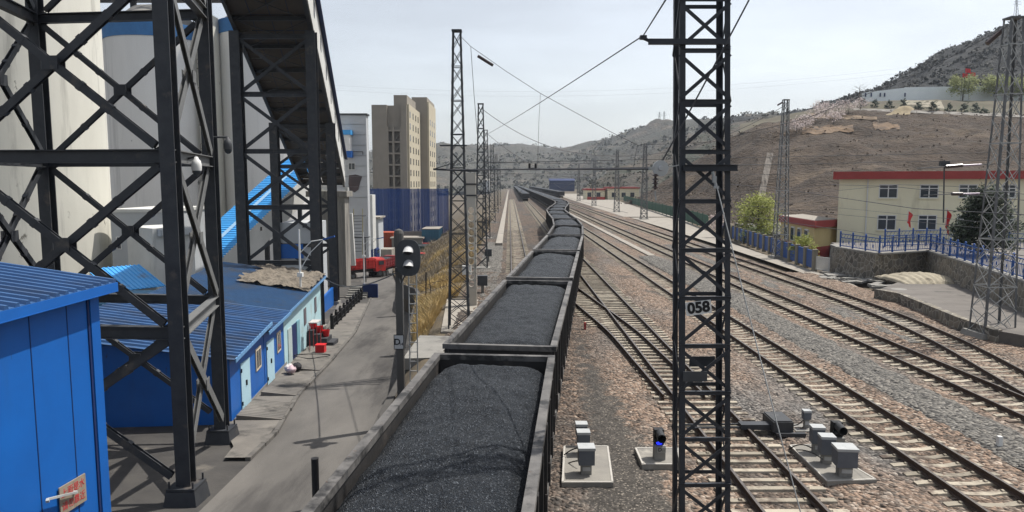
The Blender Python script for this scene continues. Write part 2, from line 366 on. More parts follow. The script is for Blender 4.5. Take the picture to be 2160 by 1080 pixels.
m.add(vs, [(j*w+i, j*w+i+1, (j+1)*w+i+1, (j+1)*w+i) for j in range(len(rows)-1) for i in range(w-1)])
struct(m, 'ground', grassdirt)

# yard of dark dirt left of the road, and the road itself
def strip(name, left, right, ys, zf, mat, dz, nu=6):
    m = MB()
    pts = []
    for Y in ys:
        a, b = left(Y), right(Y)
        for i in range(nu+1):
            X = lerp(a, b, i/nu); pts.append((X, Y, zf(X, Y)+dz))
    w = nu+1
    m.add(pts, [(j*w+i, j*w+i+1, (j+1)*w+i+1, (j+1)*w+i) for j in range(len(ys)-1) for i in range(nu)])
    return struct(m, name, mat)
yy = [5+1.5*i for i in range(10)]+[20+2*i for i in range(60)]
strip('yard', lambda Y: -48, lambda Y: xl(Y)+.01, yy, lambda X, Y: zr(Y), dirt, .004)
strip('road', lambda Y: xl(Y), lambda Y: xr(Y)-.04, yy, lambda X, Y: zr(Y), asphalt, .008)
strip('pavement', lambda Y: min(xl(Y)-.25, interp(Y, [(5, -8.6), (24, -9.6), (27, -11.2), (52, -13.7), (80, -19)])-.0), lambda Y: xl(Y)-.18,
      [23+1.2*i for i in range(40)], lambda X, Y: zr(Y)+.06*0, pave, .13)
m = MB()
ks = [23+1.6*i for i in range(34)]
for a, b in zip(ks, ks[1:]):
    wob = .05*noise.noise(V((a, 0, 3)))
    m.bar((xl(a)-.09+wob, a, zr(a)+.06), (xl(b)-.09+wob, b-.04, zr(b)+.06), .18, .15)
struct(m, 'kerb', pm('dirty kerb', (.15, .14, .125), (.09, .085, .08), 1.6, .95, .4, 10, c3=(.05, .048, .045), s3=1.1, cov=.52))
# ribbed ramps in front of the shed doors
for k, (Y0, Y1, nr) in enumerate([(27.6, 30.4, 12), (31.6, 35.2, 14), (37.2, 41.8, 16)]):
    m = MB()
    for i in range(nr):
        ya, yb = lerp(Y0, Y1, i/nr), lerp(Y0, Y1, (i+.86)/nr)
        xa = interp(ya, [(27, -11.0), (52, -13.6)])+.15
        m.add([(xa, ya, zr(ya)+.32), (xl(ya)-.1, ya, zr(ya)+.16), (xl(yb)-.1, yb, zr(yb)+.16), (xa, yb, zr(yb)+.32),
               (xa, ya, zr(ya)+.05), (xl(ya)-.1, ya, zr(ya)+.05), (xl(yb)-.1, yb, zr(yb)+.05), (xa, yb, zr(yb)+.05)],
              [(0, 1, 2, 3), (4, 5, 1, 0), (5, 6, 2, 1), (6, 7, 3, 2), (7, 4, 0, 3)])
    tag(m.build('ramp', pave), ['ribbed concrete ramp at the nearest pale door of the blue shed', 'ribbed concrete ramp between the two pale doors and the white bags', 'ribbed concrete ramp with a black hose before the dark doorway'][k], 'ramp', 'ribbed ramps before the shed')

# retaining wall between road and bank
m = MB(); prev = None
for Y in [16, 20, 25, 31, 36, 42, 47, 51, 54, 57, 60, 62.5, 65, 69, 73]:
    cur = (xr(Y), Y, zr(Y)-.2, max(bank_top(Y), zr(Y)+.25)+.12)
    if prev:
        (x0, y0, b0, t0), (x1, y1, b1, t1) = prev, cur; th = .28
        m.add([(x0, y0, b0), (x0+th, y0, b0), (x0+th, y0, t0), (x0, y0, t0), (x1, y1, b1), (x1+th, y1, b1), (x1+th, y1, t1), (x1, y1, t1)],
              [(0, 4, 7, 3), (3, 7, 6, 2), (1, 2, 6, 5), (0, 3, 2, 1), (4, 5, 6, 7)])
    prev = cur
tag(m.build('retaining_wall', pm('stained retaining concrete', (.085, .08, .074), (.05, .048, .046), .6, .9, .3, 8, stretch=(1, 1, .3))), 'low dark retaining wall between the road and the dry grass bank', 'wall')

# ballast bed
def ballz(X, Y):
    z = 0.
    for c in (6.65, 11.85, 17.6):
        d = abs(X-c)
        if d < 1.25: return -.012
    n = noise.fractal(V((X*.9, Y*.5, 1.7)), 1., 2., 3)
    return -.015+.05*n+.12*max(0, math.sin((X-1.2)*math.pi/5.4))**2*0
m = MB()
xs = [-3.8+.16*i for i in range(int(30.2/.16))]
ybs = []; y = 6.
while y < 62: ybs.append(y); y += .18+max(0, y-25)*.012
w = len(xs); pts = []
for Y in ybs:
    for X in xs:
        e = noise.noise(V((X*3.1, Y*3.1, .3)))*.035+noise.noise(V((X*7.7, Y*7.7, 5.)))*.022
        c = min(abs(X-q) for q in (6.65, 11.85, 17.6, interp(Y, [(8, 16.9), (18, 18.0), (26.5, 19.75), (33.5, 21.2), (40, 21.95), (48, 22.3)]), interp(Y, [(25, 6.3), (36, 5.83), (43, 5.1), (50, 4.35), (58, 3.4)])))
        k = sstep((c-1.42)/.55)
        edge = sstep((X+3.8)/.9)
        pts.append((X, Y, -.02+e*lerp(.35, 1.25, k)+.055*k+.06*k*noise.noise(V((X*.5, Y*.25, 9)))-(1-edge)*.25))
m.add(pts, [(j*w+i, j*w+i+1, (j+1)*w+i+1, (j+1)*w+i) for j in range(len(ybs)-1) for i in range(w-1)])
struct(m, 'ballast', ballast)
m = MB(); Y0 = ybs[-1]
m.add([(-3.4, Y0, -.018), (24, Y0, -.018), (27, 160, -.018), (30, 1000, -.018), (-3.4, 1000, -.018)], [(0, 1, 2, 3, 4)])
struct(m, 'far_ballast', ballast if True else pm('far ballast', (.17, .14, .115), (.115, .10, .088), .5, .95, .3, 6, stretch=(1, .12, 1), c3=(.20, .18, .16), s3=.25, st3=(1, .05, 1), cov=.53))
# bands of other stone lying on the ballast
def band(name, xa, xb, y0, y1, mat, dz, jag=.25, step=.35):
    m = MB(); pts = []; ys = []; y = y0
    while y < y1: ys.append(y); y += step+max(0, y-30)*.03
    nu = 10
    for Y in ys:
        a = interp(Y, xa)+jag*noise.noise(V((Y*.8, 1, xa[0][1])))+.5*jag*noise.noise(V((Y*3, 4, 2))); b = interp(Y, xb)+jag*noise.noise(V((Y*.8, 7, xb[0][1])))+.5*jag*noise.noise(V((Y*3, 9, 2)))
        for i in range(nu+1):
            X = lerp(a, b, i/nu); ed = min(i, nu-i)/nu*2
            pts.append((X, Y, dz-.09*(1-min(1, ed*4))+.05*noise.noise(V((X*3, Y*3, 2)))*min(1, ed*3)))
    w = nu+1
    m.add(pts, [(j*w+i, j*w+i+1, (j+1)*w+i+1, (j+1)*w+i) for j in range(len(ys)-1) for i in range(nu)])
    return struct(m, name, mat)
band('gravel', [(8, 14.0), (60, 13.6)], [(8, 15.9), (60, 15.8)], 8, 75, ballgrey, .115)
band('gravel_strip', [(8, 19.2), (25, 19.5), (60, 19.3)], [(8, 19.6), (25, 20.), (60, 20.6)], 34, 90, ballgrey, .03)
band('left_gravel', [(25, -2.6), (95, -3.2)], [(25, -.6), (95, -.7)], 25, 95, ballgrey, .03)

# concrete strips and paths
m = MB(); m.slab([(-1.75, 88), (-.9, 88), (-.9, 700), (-1.75, 700)], -.1, .32); tag(m.build('trackside_ledge', palepath), 'long pale concrete ledge running beside the leftmost far track', 'ledge')
m = MB(); m.slab([(14.75, 75), (15.5, 75), (15.4, 320), (14.7, 320)], -.1, .1); tag(m.build('cable_trough', palepath), 'long pale concrete cable trough lying between the third and fourth tracks', 'cable trough')
strip('side_path', lambda Y: interp(Y, [(48, 25.0), (90, 26.2), (160, 27)]), lambda Y: interp(Y, [(48, 25.2), (54, 26.4), (90, 28.5), (160, 38)]), [48+3*i for i in range(38)], lambda X, Y: .0, palepath, .015)
strip('dirt_road', lambda Y: interp(Y, [(160, 26), (500, 30)]), lambda Y: interp(Y, [(160, 38), (260, 43), (500, 60)]), [162+12*i for i in range(29)], lambda X, Y: .0, palepath, .02)

# ------------------------------------------------------------------ tracks
RAILP = [(-.075, 0), (.075, 0), (.075, .015), (.012, .035), (.012, .125), (.036, .135), (.036, .17), (-.036, .17), (-.036, .135), (-.012, .125), (-.012, .035), (-.075, .015)]
def smooth_pts(pts, n=6):
    out = []
    k = len(pts)
    for i in range(k-1):
        p0, p1, p2, p3 = pts[max(i-1, 0)], pts[i], pts[i+1], pts[min(i+2, k-1)]
        seg = n if abs(p1[0]-p2[0]) > .02 else 1
        for j in range(seg):
            t = j/seg
            y = lerp(p1[1], p2[1], t)
            m1 = (p2[0]-p0[0])/max(1e-6, p2[1]-p0[1])*(p2[1]-p1[1]); m2 = (p3[0]-p1[0])/max(1e-6, p3[1]-p1[1])*(p2[1]-p1[1])
            x = (2*t**3-3*t**2+1)*p1[0]+(t**3-2*t**2+t)*m1+(-2*t**3+3*t**2)*p2[0]+(t**3-t**2)*m2
            out.append((x, y))
    out.append(pts[-1]); return out
def sweep_rail(mb, line, off, z, mi_side=0, mi_top=1):
    n = len(RAILP); vs = []
    k = len(line)
    for i, (x, y) in enumerate(line):
        a, b = line[max(i-1, 0)], line[min(i+1, k-1)]
        d = V((b[0]-a[0], b[1]-a[1])).normalized(); nx, ny = d.y, -d.x
        vs += [(x+nx*(off+u), y+ny*(off+u), z+v) for u, v in RAILP]
    o = len(mb.v); mb.v += vs
    for i in range(k-1):
        for j in range(n):
            mb.f.append((o+i*n+j, o+i*n+(j+1) % n, o+(i+1)*n+(j+1) % n, o+(i+1)*n+j)); mb.m.append(mi_top if j == 6 else mi_side)
    mb.f.append(tuple(o+j for j in range(n))); mb.m.append(mi_side)
SLP = [(-1.25, .02), (-.95, .045), (-.55, .045), (-.25, -.005), (.25, -.005), (.55, .045), (.95, .045), (1.25, .02)]
def sleeper_mb(mb, M=None, L=1., wide=.13):
    vs = []
    for x, z in SLP:
        x *= L
        vs += [(x, -wide-.02, -.12), (x, -wide*.8, z), (x, wide*.8, z), (x, wide+.02, -.12)]
    k = len(SLP)
    fs = [(i*4+j, (i+1)*4+j, (i+1)*4+j+1, i*4+j+1) for i in range(k-1) for j in range(3)]
    fs = [f[::-1] for f in fs]+[(0, 1, 2, 3), tuple((k-1)*4+j for j in (3, 2, 1, 0))]
    for s_ in (-.72, .72):                                   # rail clips
        for e in (-.14, .14):
            b = len(vs); c = (s_+e, 0, .06)
            q = [(c[0]-.04, -.06, .045), (c[0]+.04, -.06, .045), (c[0]+.04, .06, .045), (c[0]-.04, .06, .045), (c[0]-.03, -.04, .085), (c[0]+.03, -.04, .085), (c[0]+.03, .04, .085), (c[0]-.03, .04, .085)]
            vs += q; fs += [tuple(b+i for i in f) for f in ((4, 5, 6, 7), (0, 1, 5, 4), (1, 2, 6, 5), (2, 3, 7, 6), (3, 0, 4, 7))]
    if M is not None: vs = [tuple(M @ V(v)) for v in vs]
    return mb.add(vs, fs)
sl_proto = MB(); sleeper_mb(sl_proto)
SLM = None
bearer_mesh = None
def track(name, label, pts, sleepers=(8, 300), dz=0., spacing=.6, L=1., group='railway tracks of the yard', flat=False):
    global SLM, bearer_mesh
    line = smooth_pts(pts)
    t = thing(name, label, 'railway track', (line[0][0], line[0][1], 0), group)
    for s_ in (-.7525, .7525):
        mb = MB(); sweep_rail(mb, line, s_, .045+dz); mb.build('rail', [railside, railtop], t)
    rest = MB(); cnt = 0; y = sleepers[0]
    while y < sleepers[1]:
        x = interp(y, [(b, a) for a, b in line]); x2 = interp(y+.5, [(b, a) for a, b in line])
        M = Matrix.Translation((x, y, dz)) @ Matrix.Rotation(math.atan2(-(x2-x), .5)+random.uniform(-.006, .006), 4, 'Z')
        if cnt < 100:
            if flat:
                if bearer_mesh is None:
                    SLP[:] = [(x, .045) for x, z in SLP]; bm_ = MB(); sleeper_mb(bm_, wide=.12); o = bm_.build('sleeper', concsl, None); bearer_mesh = o.data
                else:
                    o = bpy.data.objects.new('sleeper', bearer_mesh); COL.objects.link(o)
            elif SLM is None:
                o = sl_proto.build('sleeper', concsl, None); SLM = o.data
            else:
                o = bpy.data.objects.new('sleeper', SLM); COL.objects.link(o)
            o.parent = t; o.matrix_local = Matrix.Translation(-V(t.location)+V((random.uniform(-.035, .035), random.uniform(-.03, .03), random.uniform(-.016, .004)))) @ M
            if L != 1.: o.scale = (L, 1, 1)
        else:
            vs = [tuple(M @ V(v)) for v in ((-1.25, -.13, .03), (1.25, -.13, .03), (1.25, .13, .03), (-1.25, .13, .03), (-1.25, -.15, -.1), (1.25, -.15, -.1))]
            rest.add(vs, [(0, 1, 2, 3), (4, 5, 1, 0)])
        cnt += 1; y += spacing*(1. if cnt < 100 else 1.)
    if rest.v: tag(rest.build('sleepers', concsl, t), kind='stuff')
    return t
TRAIN = [(0, -2.15), (9.7, -1.25), (19.5, -.3), (33.3, 1.38), (47.1, 3.05), (60.9, 4.75), (74.8, 6.2), (88.7, 6.95), (102.7, 7.2), (116.6, 7.5), (130.5, 8.7), (144.4, 10.2), (158.3, 11.7), (172.2, 12.6), (186, 12.8), (1000, 12.8)]
track('railway_track', 'straight track left of the coal train, running along the pale ledge', [(.9, 55), (.9, 1000)], (56, 330))
track('railway_track', 'track with wide bearers and points, first one right of the coal train', [(6.65, 7), (6.65, 1000)], (9, 330), L=1.12, flat=True)
track('railway_track', 'diverging track curving from the points towards the coal train', [(6.3, 25), (6.1, 30), (5.83, 36), (5.1, 43), (4.35, 50), (3.4, 58.5), (2.7, 65)], (38.3, 64), dz=-.007, flat=True)
track('railway_track', 'track lying under the coal train', [(x, y) for y, x in TRAIN], (6, 60), dz=-.005)
track('railway_track', 'track passing just right of the numbered mast, between brown stone shoulders', [(11.85, 7), (11.85, 120), (12.4, 150), (12.8, 180), (12.8, 1000)], (10, 330))
track('railway_track', 'left one of the two tracks that close up at the right edge, beside grey gravel', [(17.6, 7), (17.6, 1000)], (16, 330))
track('railway_track', 'rightmost track, bending in towards its neighbour near the right edge', [(16.9, 8), (18.0, 18), (19.75, 26.5), (21.2, 33.5), (21.95, 40), (22.3, 48), (22.35, 55), (22.35, 1000)], (23.5, 330), dz=-.004)

# ------------------------------------------------------------------ the coal trains
WL, WW, WT, WB = 13.3, 3.2, 3.3, 1.35      # body length, width, top height, floor height
def coal_z(u, v, seed=0.):
    """heap height above the floor: u across -1..1, v metres from the near end wall"""
    e = min(v, WL-v)
    a = 1-abs(u)**5*.62
    b = sstep(min(1, (e+.35)/1.4))
    h = 1.25+.62*a*b+.09*noise.noise(V((u*1.6, v*.55, seed)))+.045*noise.noise(V((u*5, v*2.2, seed)))
    h += .05*math.sin(v*2.1+seed)*(1-u*u)*max(0, noise.noise(V((0, v*.3, seed+4))))*2
    return h
def wagon_parts(far=False):
    w = thing('coal_wagon', 'x', 'coal wagon')
    hw, hl = WW/2, WL/2; t = .09
    b = MB()
    for sx in (-1, 1): b.box((sx*(hw-t/2-.06), 0, (WT+WB)/2-.04), (t, WL-.1, WT-WB-.08))
    for sy in (-1, 1): b.box((0, sy*(hl-t/2-.06), (WT+WB)/2-.04), (WW-2*t-.12-.01, t, WT-WB-.08))
    b.box((0, 0, WB-.12), (WW-.3, WL-.3, .2))
    b.box((0, 0, WB-.4), (.6, WL-.2, .36))
    b.build('body', wagonm, w)
    r = MB()
    for sx in (-1, 1): r.box((sx*(hw-.09), 0, WT-.07), (.18, WL, .14)); r.box((sx*(hw-.06), 0, WB-.02), (.12, WL-.02, .2))
    for sy in (-1, 1): r.box((0, sy*(hl-.09), WT-.075), (WW-.365, .17, .14))
    r.build('top_rim', rimm, w)
    if not far:
        st = MB(); st.box((hw-.03, 0, (WT+WB)/2-.02), (.1, .16, WT-WB-.13))
        st.box((hw+.005, 0, WB+.25), (.05, .24, .5))
        first = None
        for sx in (0, math.pi):
            for i in range(9):
                yv = -hl+.45+i*(WL-.9)/8
                if first is None: o = first = st.build('side_post', wagonm, w)
                else: o = bpy.data.objects.new('side_post', first.data); COL.objects.link(o); o.parent = w
                o.rotation_euler = (0, 0, sx); o.location = (0, yv, 0)
        for sy in (-1, 1):
            c = MB(); c.bar((0, sy*(hl-.1), .95), (0, sy*(hl+.5), .95), .16, .2); c.box((0, sy*(hl+.42), .95), (.3, .2, .3)); c.build('coupler', bogiem, w)
    for sy in (-1, 1):
        bg = MB(); yb = sy*4.3
        for sx in (-1, 1): bg.box((sx*1.0, yb, .66), (.16, 2.5, .32)); bg.box((sx*1.0, yb, .5), (.2, .7, .4))
        bg.box((0, yb, .72), (2.1, .4, .3))
        bo = bg.build('bogie', bogiem, w)
        for dy in (-.87, .87):
            ws = MB()
            for sx in (-1, 1): ws.tube((sx*.68, yb+dy, .635), (sx*.82, yb+dy, .635), .42, n=18)
            ws.tube((-.7, yb+dy, .635), (.7, yb+dy, .635), .08, n=8)
            ws.build('wheelset', bogiem, bo)
    return w
def coal_mesh(seed, nu=36, nv=130):
    b = MB(); iw = WW/2-.15; il = WL/2-.15
    b.grid(lambda s, t: (lerp(-iw, iw, s), lerp(-il, il, t), WB-.02+coal_z(s*2-1, t*2*il, seed)+.02*noise.noise(V((s*60, t*240, seed)))+.012*noise.noise(V((s*140, t*520, seed)))), nu, nv)
    return b
heap_protos = []
for k in range(4):
    o = coal_mesh(k*3.7, 64 if k == 0 else 30, 260 if k == 0 else 110).build('coal_load', coalm, None, True)
    heap_protos.append(o)
wp = wagon_parts()
def farwagon():
    b = MB(); hw, hl = WW/2, WL/2
    b.box((0, 0, (WT+WB)/2-.05), (WW-.08, WL-.1, WT-WB), mi=0)
    for i in range(9):
        for sx in (-1, 1): b.box((sx*(hw-.02), -hl+.45+i*(WL-.9)/8, (WT+WB)/2), (.1, .16, WT-WB-.15), mi=0)
    b.box((0, 0, .7), (2.2, WL-3, .6), mi=0)
    for sy in (-1, 1):
        for dy in (-.87, .87):
            for sx in (-1, 1): b.tube((sx*.68, sy*4.3+dy, .635), (sx*.82, sy*4.3+dy, .635), .42, n=10, mi=0)
    for sx in (-1, 1): b.box((sx*(hw-.1), 0, WT-.05), (.2, WL, .16), mi=1)
    for sy in (-1, 1): b.box((0, sy*(hl-.1), WT-.055), (WW-.41, .2, .16), mi=1)
    b.grid(lambda s, t: (lerp(-1.5, 1.5, s), lerp(-6.3, 6.3, t), WT-.1+.28*(1-(2*s-1)**4)*min(1, 3*min(t, 1-t)+.1)), 6, 8, mi=2)
    return b
fw = farwagon().build('coal_wagon', [wagonm, rimm, coalm])
NTH = ['nearest', 'second', 'third', 'fourth', 'fifth', 'sixth', 'seventh', 'eighth', 'ninth', 'tenth', 'eleventh', 'twelfth', 'thirteenth', 'fourteenth']
used = [False]*6
def tx(y): return interp(y, TRAIN)
NNEAR = 13
usedfw = False
for i in range(66):
    ya = 4.7+14.2*i; yb = ya+14.2; xa, xb = tx(ya), tx(yb)
    rz = math.atan2(-(xb-xa), yb-ya); loc = ((xa+xb)/2, (ya+yb)/2, 0)
    if i < NNEAR:
        o = wp if i == 0 else copy_tree(wp)
        if i == 0: lb = 'nearest black open coal wagon, filling the bottom middle of the photo'
        elif i < 8: lb = 'black open coal wagon, %s from the near end of the loaded train' % NTH[i]
        else: lb = 'small black coal wagon in the bend of the train, %s from its near end' % NTH[i]
        tag(o, lb, 'coal wagon', 'wagons of the loaded coal train')
        h = heap_protos[i % 4] if i < 4 else heap_protos[i % 3+1].copy()
        if i >= 4: COL.objects.link(h)
        tag(h, ('glittering black coal heaped in the nearest wagon' if i == 0 else 'black coal heaped in the wagon %s from the near end of the train' % NTH[i]), 'coal heap', 'coal heaps in the train')
        h.location = loc; h.rotation_euler = (0, 0, rz)
    else:
        o = fw if not usedfw else fw.copy()
        if usedfw: COL.objects.link(o)
        usedfw = True
        tag(o, 'tiny far coal wagon in the straight tail of the long loaded train', 'coal wagon', 'far wagons of the loaded train')
    o.location = loc; o.rotation_euler = (0, 0, rz)
for k in range(44):
    o = fw.copy(); COL.objects.link(o); o.location = (6.65, 300+14.2*k, 0); o.rotation_euler = (0, 0, 0)
    tag(o, 'end wagon of the distant train standing left of the loaded train' if k == 0 else 'distant wagon in the dark row left of the loaded train', 'coal wagon', 'wagons of the standing train on the left')
for k in range(36):
    o = fw.copy(); COL.objects.link(o); o.location = (24.7, 348+14.2*k, .2); o.rotation_euler = (0, 0, 0)
    tag(o, 'end wagon of the distant train standing right of the loaded train' if k == 0 else 'distant wagon in the dark row right of the loaded train', 'coal wagon', 'wagons of the standing train on the right')

# ------------------------------------------------------------------ lattice masts
def mast(name, label, x, y, z0, z1, w0, w1, d0, d1, npan, mat, leg=.09, br=.05, detail=True, group='lattice masts carrying the wires', matb=None, skip=()):
    t = thing(name, label, 'mast', (x, y, z0), group)
    matb = matb or mat
    def cor(z, i):
        f = (z-z0)/(z1-z0); a, b = lerp(w0, w1, f)/2, lerp(d0, d1, f)/2
        return V((x+(-a, a, a, -a)[i], y+(-b, -b, b, b)[i], z))
    if detail:
        for i in range(4):
            mb = MB(); p, q = cor(z0, i), cor(z1, i); sx, sy = ((1, 1), (-1, 1), (-1, -1), (1, -1))[i]; th = leg*.16
            pl = [(0, 0), (leg*sx, 0), (leg*sx, th*sy), (th*sx, th*sy), (th*sx, leg*sy), (0, leg*sy)]
            vs = [(p.x+a, p.y+b, p.z) for a, b in pl]+[(q.x+a, q.y+b, q.z) for a, b in pl]
            fs = [(k, (k+1) % 6, 6+(k+1) % 6, 6+k) for k in range(6)]+[(5, 4, 3, 2, 1, 0), (6, 7, 8, 9, 10, 11)]
            mb.add(vs, fs); mb.build('leg', mat, t)
    zs = [lerp(z0+.1, z1-.05, k/npan) for k in range(npan+1)]
    for s_ in range(4):
        mb = MB(); i, j = s_, (s_+1) % 4
        nrm = (V((0, -1, 0)), V((1, 0, 0)), V((0, 1, 0)), V((-1, 0, 0)))[s_]
        for k in range(npan):
            a0, b0, a1, b1 = cor(zs[k], i), cor(zs[k], j), cor(zs[k+1], i), cor(zs[k+1], j)
            inn = nrm*-.012
            mb.bar(a0+inn, b1+inn, br, .012, nrm); mb.bar(b0-inn*.2, a1-inn*.2, br, .012, nrm)
            if k % 2 == 0 or not detail: mb.bar(a0-inn*.8, b0-inn*.8, br*1.2, .012, nrm)
        if not detail:
            pass
        mb.build('bracing', matb, t)
    if not detail:
        for i in range(4):
            mb = MB(); mb.bar(cor(z0, i), cor(z1, i), leg, leg, (0, 1, 0)); mb.build('leg', mat, t)
    cap = MB(); f = w1
    cap.box((x, y, z1+.03), (w1+.06, d1+.06, .08)); cap.build('cap', mat, t)
    ft = MB(); ft.box((x, y, z0-.1), (w0+.7, d0+.7, .5), taper=.85); ft.build('footing', conc, t)
    return t
# numbered mast in front
MX, MY = 3.90, 13.80
t = thing('catenary_mast', 'dark near lattice mast with the white 058 plate, standing right of the train', 'mast', (MX, MY, -.1), 'lattice masts carrying the wires')
def mw(z): return 1.01-.0072*z
def md(z): return lerp(.68, .50, z/15.5)
def mc(z, i):
    a, b = mw(z)/2, md(z)/2; return V((MX-.026*z+(-a, a, a, -a)[i], MY+(-b, -b, b, b)[i], z))
for i in range(4):
    mb = MB(); p, q = mc(-.1, i), mc(15.5, i); sx, sy = ((1, 1), (-1, 1), (-1, -1), (1, -1))[i]; lg, th = .105, .014
    pl = [(0, 0), (lg*sx, 0), (lg*sx, th*sy), (th*sx, th*sy), (th*sx, lg*sy), (0, lg*sy)]
    mb.add([(p.x+a, p.y+b, p.z) for a, b in pl]+[(q.x+a, q.y+b, q.z) for a, b in pl], [(k, (k+1) % 6, 6+(k+1) % 6, 6+k) for k in range(6)]+[(5, 4, 3, 2, 1, 0), (6, 7, 8, 9, 10, 11)])
    mb.build('leg', mastnear, t)
lv = [.0+.93*k for k in range(17)]
for s_ in range(4):
    mb = MB(); i, j = s_, (s_+1) % 4
    nrm = (V((0, -1, 0)), V((1, 0, 0)), V((0, 1, 0)), V((-1, 0, 0)))[s_]
    for k in range(16):
        if s_ % 2 == 0:
            a0, b0, a1, b1 = mc(lv[k]+.06, i), mc(lv[k]+.06, j), mc(lv[k+1]-.06, i), mc(lv[k+1]-.06, j)
        else:
            a0, b0, a1, b1 = mc(lv[k], i), mc(lv[k], j), mc(lv[k+1], i), mc(lv[k+1], j)
        o1, o2 = nrm*.008, nrm*-.026
        if s_ == 0 or (s_ == 1 and k % 2 == 0) or (s_ == 3 and k % 2 == 1): mb.bar(a0+o1, b1+o1, .068, .012, nrm)
        if s_ == 0 or (s_ == 1 and k % 2 == 1) or (s_ == 3 and k % 2 == 0): mb.bar(b0+o2, a1+o2, .068, .012, nrm)
        if s_ == 2 and k % 2 == 0: cb = MB(); cb.bar(mc(lv[k], i)+nrm*.004, mc(lv[k], j)+nrm*.004, .075, .012, nrm); cb.build('cross_bar', mastnear, t)
        if s_ == 0: mb.bar(mc(lv[k], i)+nrm*.004, mc(lv[k], j)+nrm*.004, .075, .012, nrm); mb.bar(mc(lv[k], i)+V((0, 0, .04)), mc(lv[k], j)+V((0, 0, .04)), .07, .01)
    if mb.v: mb.build('bracing', mastnear, t)
def onmast(px, py): return P(px, py, MY-md(5)/2-.03)
pl = MB(); a, b = onmast(1446, 634), onmast(1500, 664); yq = a.y-.02
plc = V(((a.x+b.x)/2, yq, (a.z+b.z)/2))
Rm = Matrix.Translation(plc) @ Matrix.Rotation(R(-7), 4, 'Y')
def ltf(mat4, pts): return [tuple(mat4 @ V(p)) for p in pts]
pl.add(ltf(Rm, [(-.245, 0, -.13), (.245, 0, -.13), (.245, 0, .13), (-.245, 0, .13), (-.245, .012, -.13), (.245, .012, -.13), (.245, .012, .13), (-.245, .012, .13)]), [(0, 1, 2, 3), (7, 6, 5, 4), (0, 4, 5, 1), (1, 5, 6, 2), (2, 6, 7, 3), (3, 7, 4, 0)])
plo = pl.build('number_plate', white, t)
tx_ = Rm @ Matrix.Rotation(R(90), 4, 'X'); tx_ = Matrix.Translation((0, -.006, 0)) @ tx_
def lettering(name, body, size, mat, parent, M, ext=.002, off=(0, 0, 0), bold=0.):
    cu = bpy.data.curves.new(name, 'FONT'); cu.body = body; cu.size = size; cu.extrude = ext; cu.offset = bold
    cu.align_x = 'CENTER'; cu.align_y = 'CENTER'; cu.materials.append(mat)
    tmp = bpy.data.objects.new(name, cu); COL.objects.link(tmp); bpy.context.view_layer.update()
    me = bpy.data.meshes.new_from_object(tmp.evaluated_get(bpy.context.evaluated_depsgraph_get()))
    bpy.data.objects.remove(tmp)
    o = bpy.data.objects.new(name, me); COL.objects.link(o); o.parent = parent
    q = V((0, 0, 0)); a = parent
    while a is not None: q = q+V(a.location); a = a.parent
    o.matrix_local = Matrix.Translation(-q) @ M
    return o
lettering('digits', '058', .285, black, plo, tx_, .002, bold=.012)
mb = MB(); a, b = onmast(1440, 782), onmast(1490, 803); mb.box(((a.x+b.x)/2, a.y-.05, (a.z+b.z)/2), (b.x-a.x, .015, a.z-b.z)); mb.build('blank_plate', steelgr, t)
mb = MB(); a, b = onmast(1467, 764), onmast(1522, 786); mb.box(((a.x+b.x)/2, MY+.12, (a.z+b.z)/2), (b.x-a.x, .015, a.z-b.z)); mb.build('blank_plate', mastnear, t)
zb = onmast(1480, 354).z
mb = MB(); mb.hbeam((MX-.64, MY-.36, zb), (MX+.38, MY-.36, zb), .1, .12, .012, .012); mb.build('cross_beam', mastnear, t); mb = MB(); mb.hbeam((MX-.62, MY+.36, zb), (MX+.36, MY+.36, zb), .1, .12, .012, .012); mb.build('cross_beam', mastnear, t)
za = onmast(1400, 88).z; xa = onmast(1368, 88).x
mb = MB(); mb.bar((xa, MY-.34, za), (MX+.15, MY-.34, za), .09, .1); mb.bar((xa+.05, MY-.34, za-.0), (xa-.09, MY-.34, za+.06), .05); mb.box((xa-.1, MY-.34, za+.075), (.12, .1, .07)); mb.build('side_arm', mastnear, t)
arm_end = V((xa-.1, MY-.34, za+.11))
mb = MB(); c0 = onmast(1500, 362)+V((0, -.1, 0)); c1 = onmast(1507, 395)+V((0, -.12, 0))
mb.tube(c0, c1, .028, n=8); mb.box(c1, (.09, .05, .05)); mb.box((c0+c1)/2, (.07, .06, .12)); clampo = mb.build('guy_clamp', mastlt, t)
ft = MB(); ft.box((MX, MY, -.1), (1.8, 1.5, .4)); ft.build('footing', conc, t)

L1 = (-2.72, 37.7); R1 = (24.45, 35.4)
mast('catenary_mast', 'tall grey lattice mast left of the train, beside the holed concrete pole', L1[0], L1[1], -.2, 15.55, 1.15, .46, .95, .46, 18, steelgr, .085, .036)
mast('catenary_mast', 'galvanised lattice mast with pale crossed bracing, at the right edge before the stone wall', R1[0], R1[1], .15, 15.7, 1.6, .62, 1.25, .6, 13, mastgr, .095, .042, matb=mastlt)
mast('catenary_mast', 'grey lattice mast with pale bracing, beside the blue yard fence', 28.0, 73.2, .1, 16.1, 1.4, .55, 1.1, .5, 14, mastgr, .10, .06, matb=mastlt)
lm = [(-2.6, 65, 14.8), (-3.3, 100, 15.), (-3.4, 140, 15.), (-3.5, 185, 15.), (-3.5, 240, 15)]
nm = ['lattice mast left of the tracks, second in the row behind the holed pole', 'thin far lattice mast, third in the row left of the tracks', 'thin far lattice mast, fourth in the row left of the tracks', 'tiny far lattice mast, fifth in the row left of the tracks', 'tiny far lattice mast, last of the row left of the tracks']
for (x, y, z), s_ in zip(lm, nm): mast('catenary_mast', s_, x, y, -.1, z, 1.2, .5, 1., .45, 14, steelgr, .10, .06, detail=y < 110)
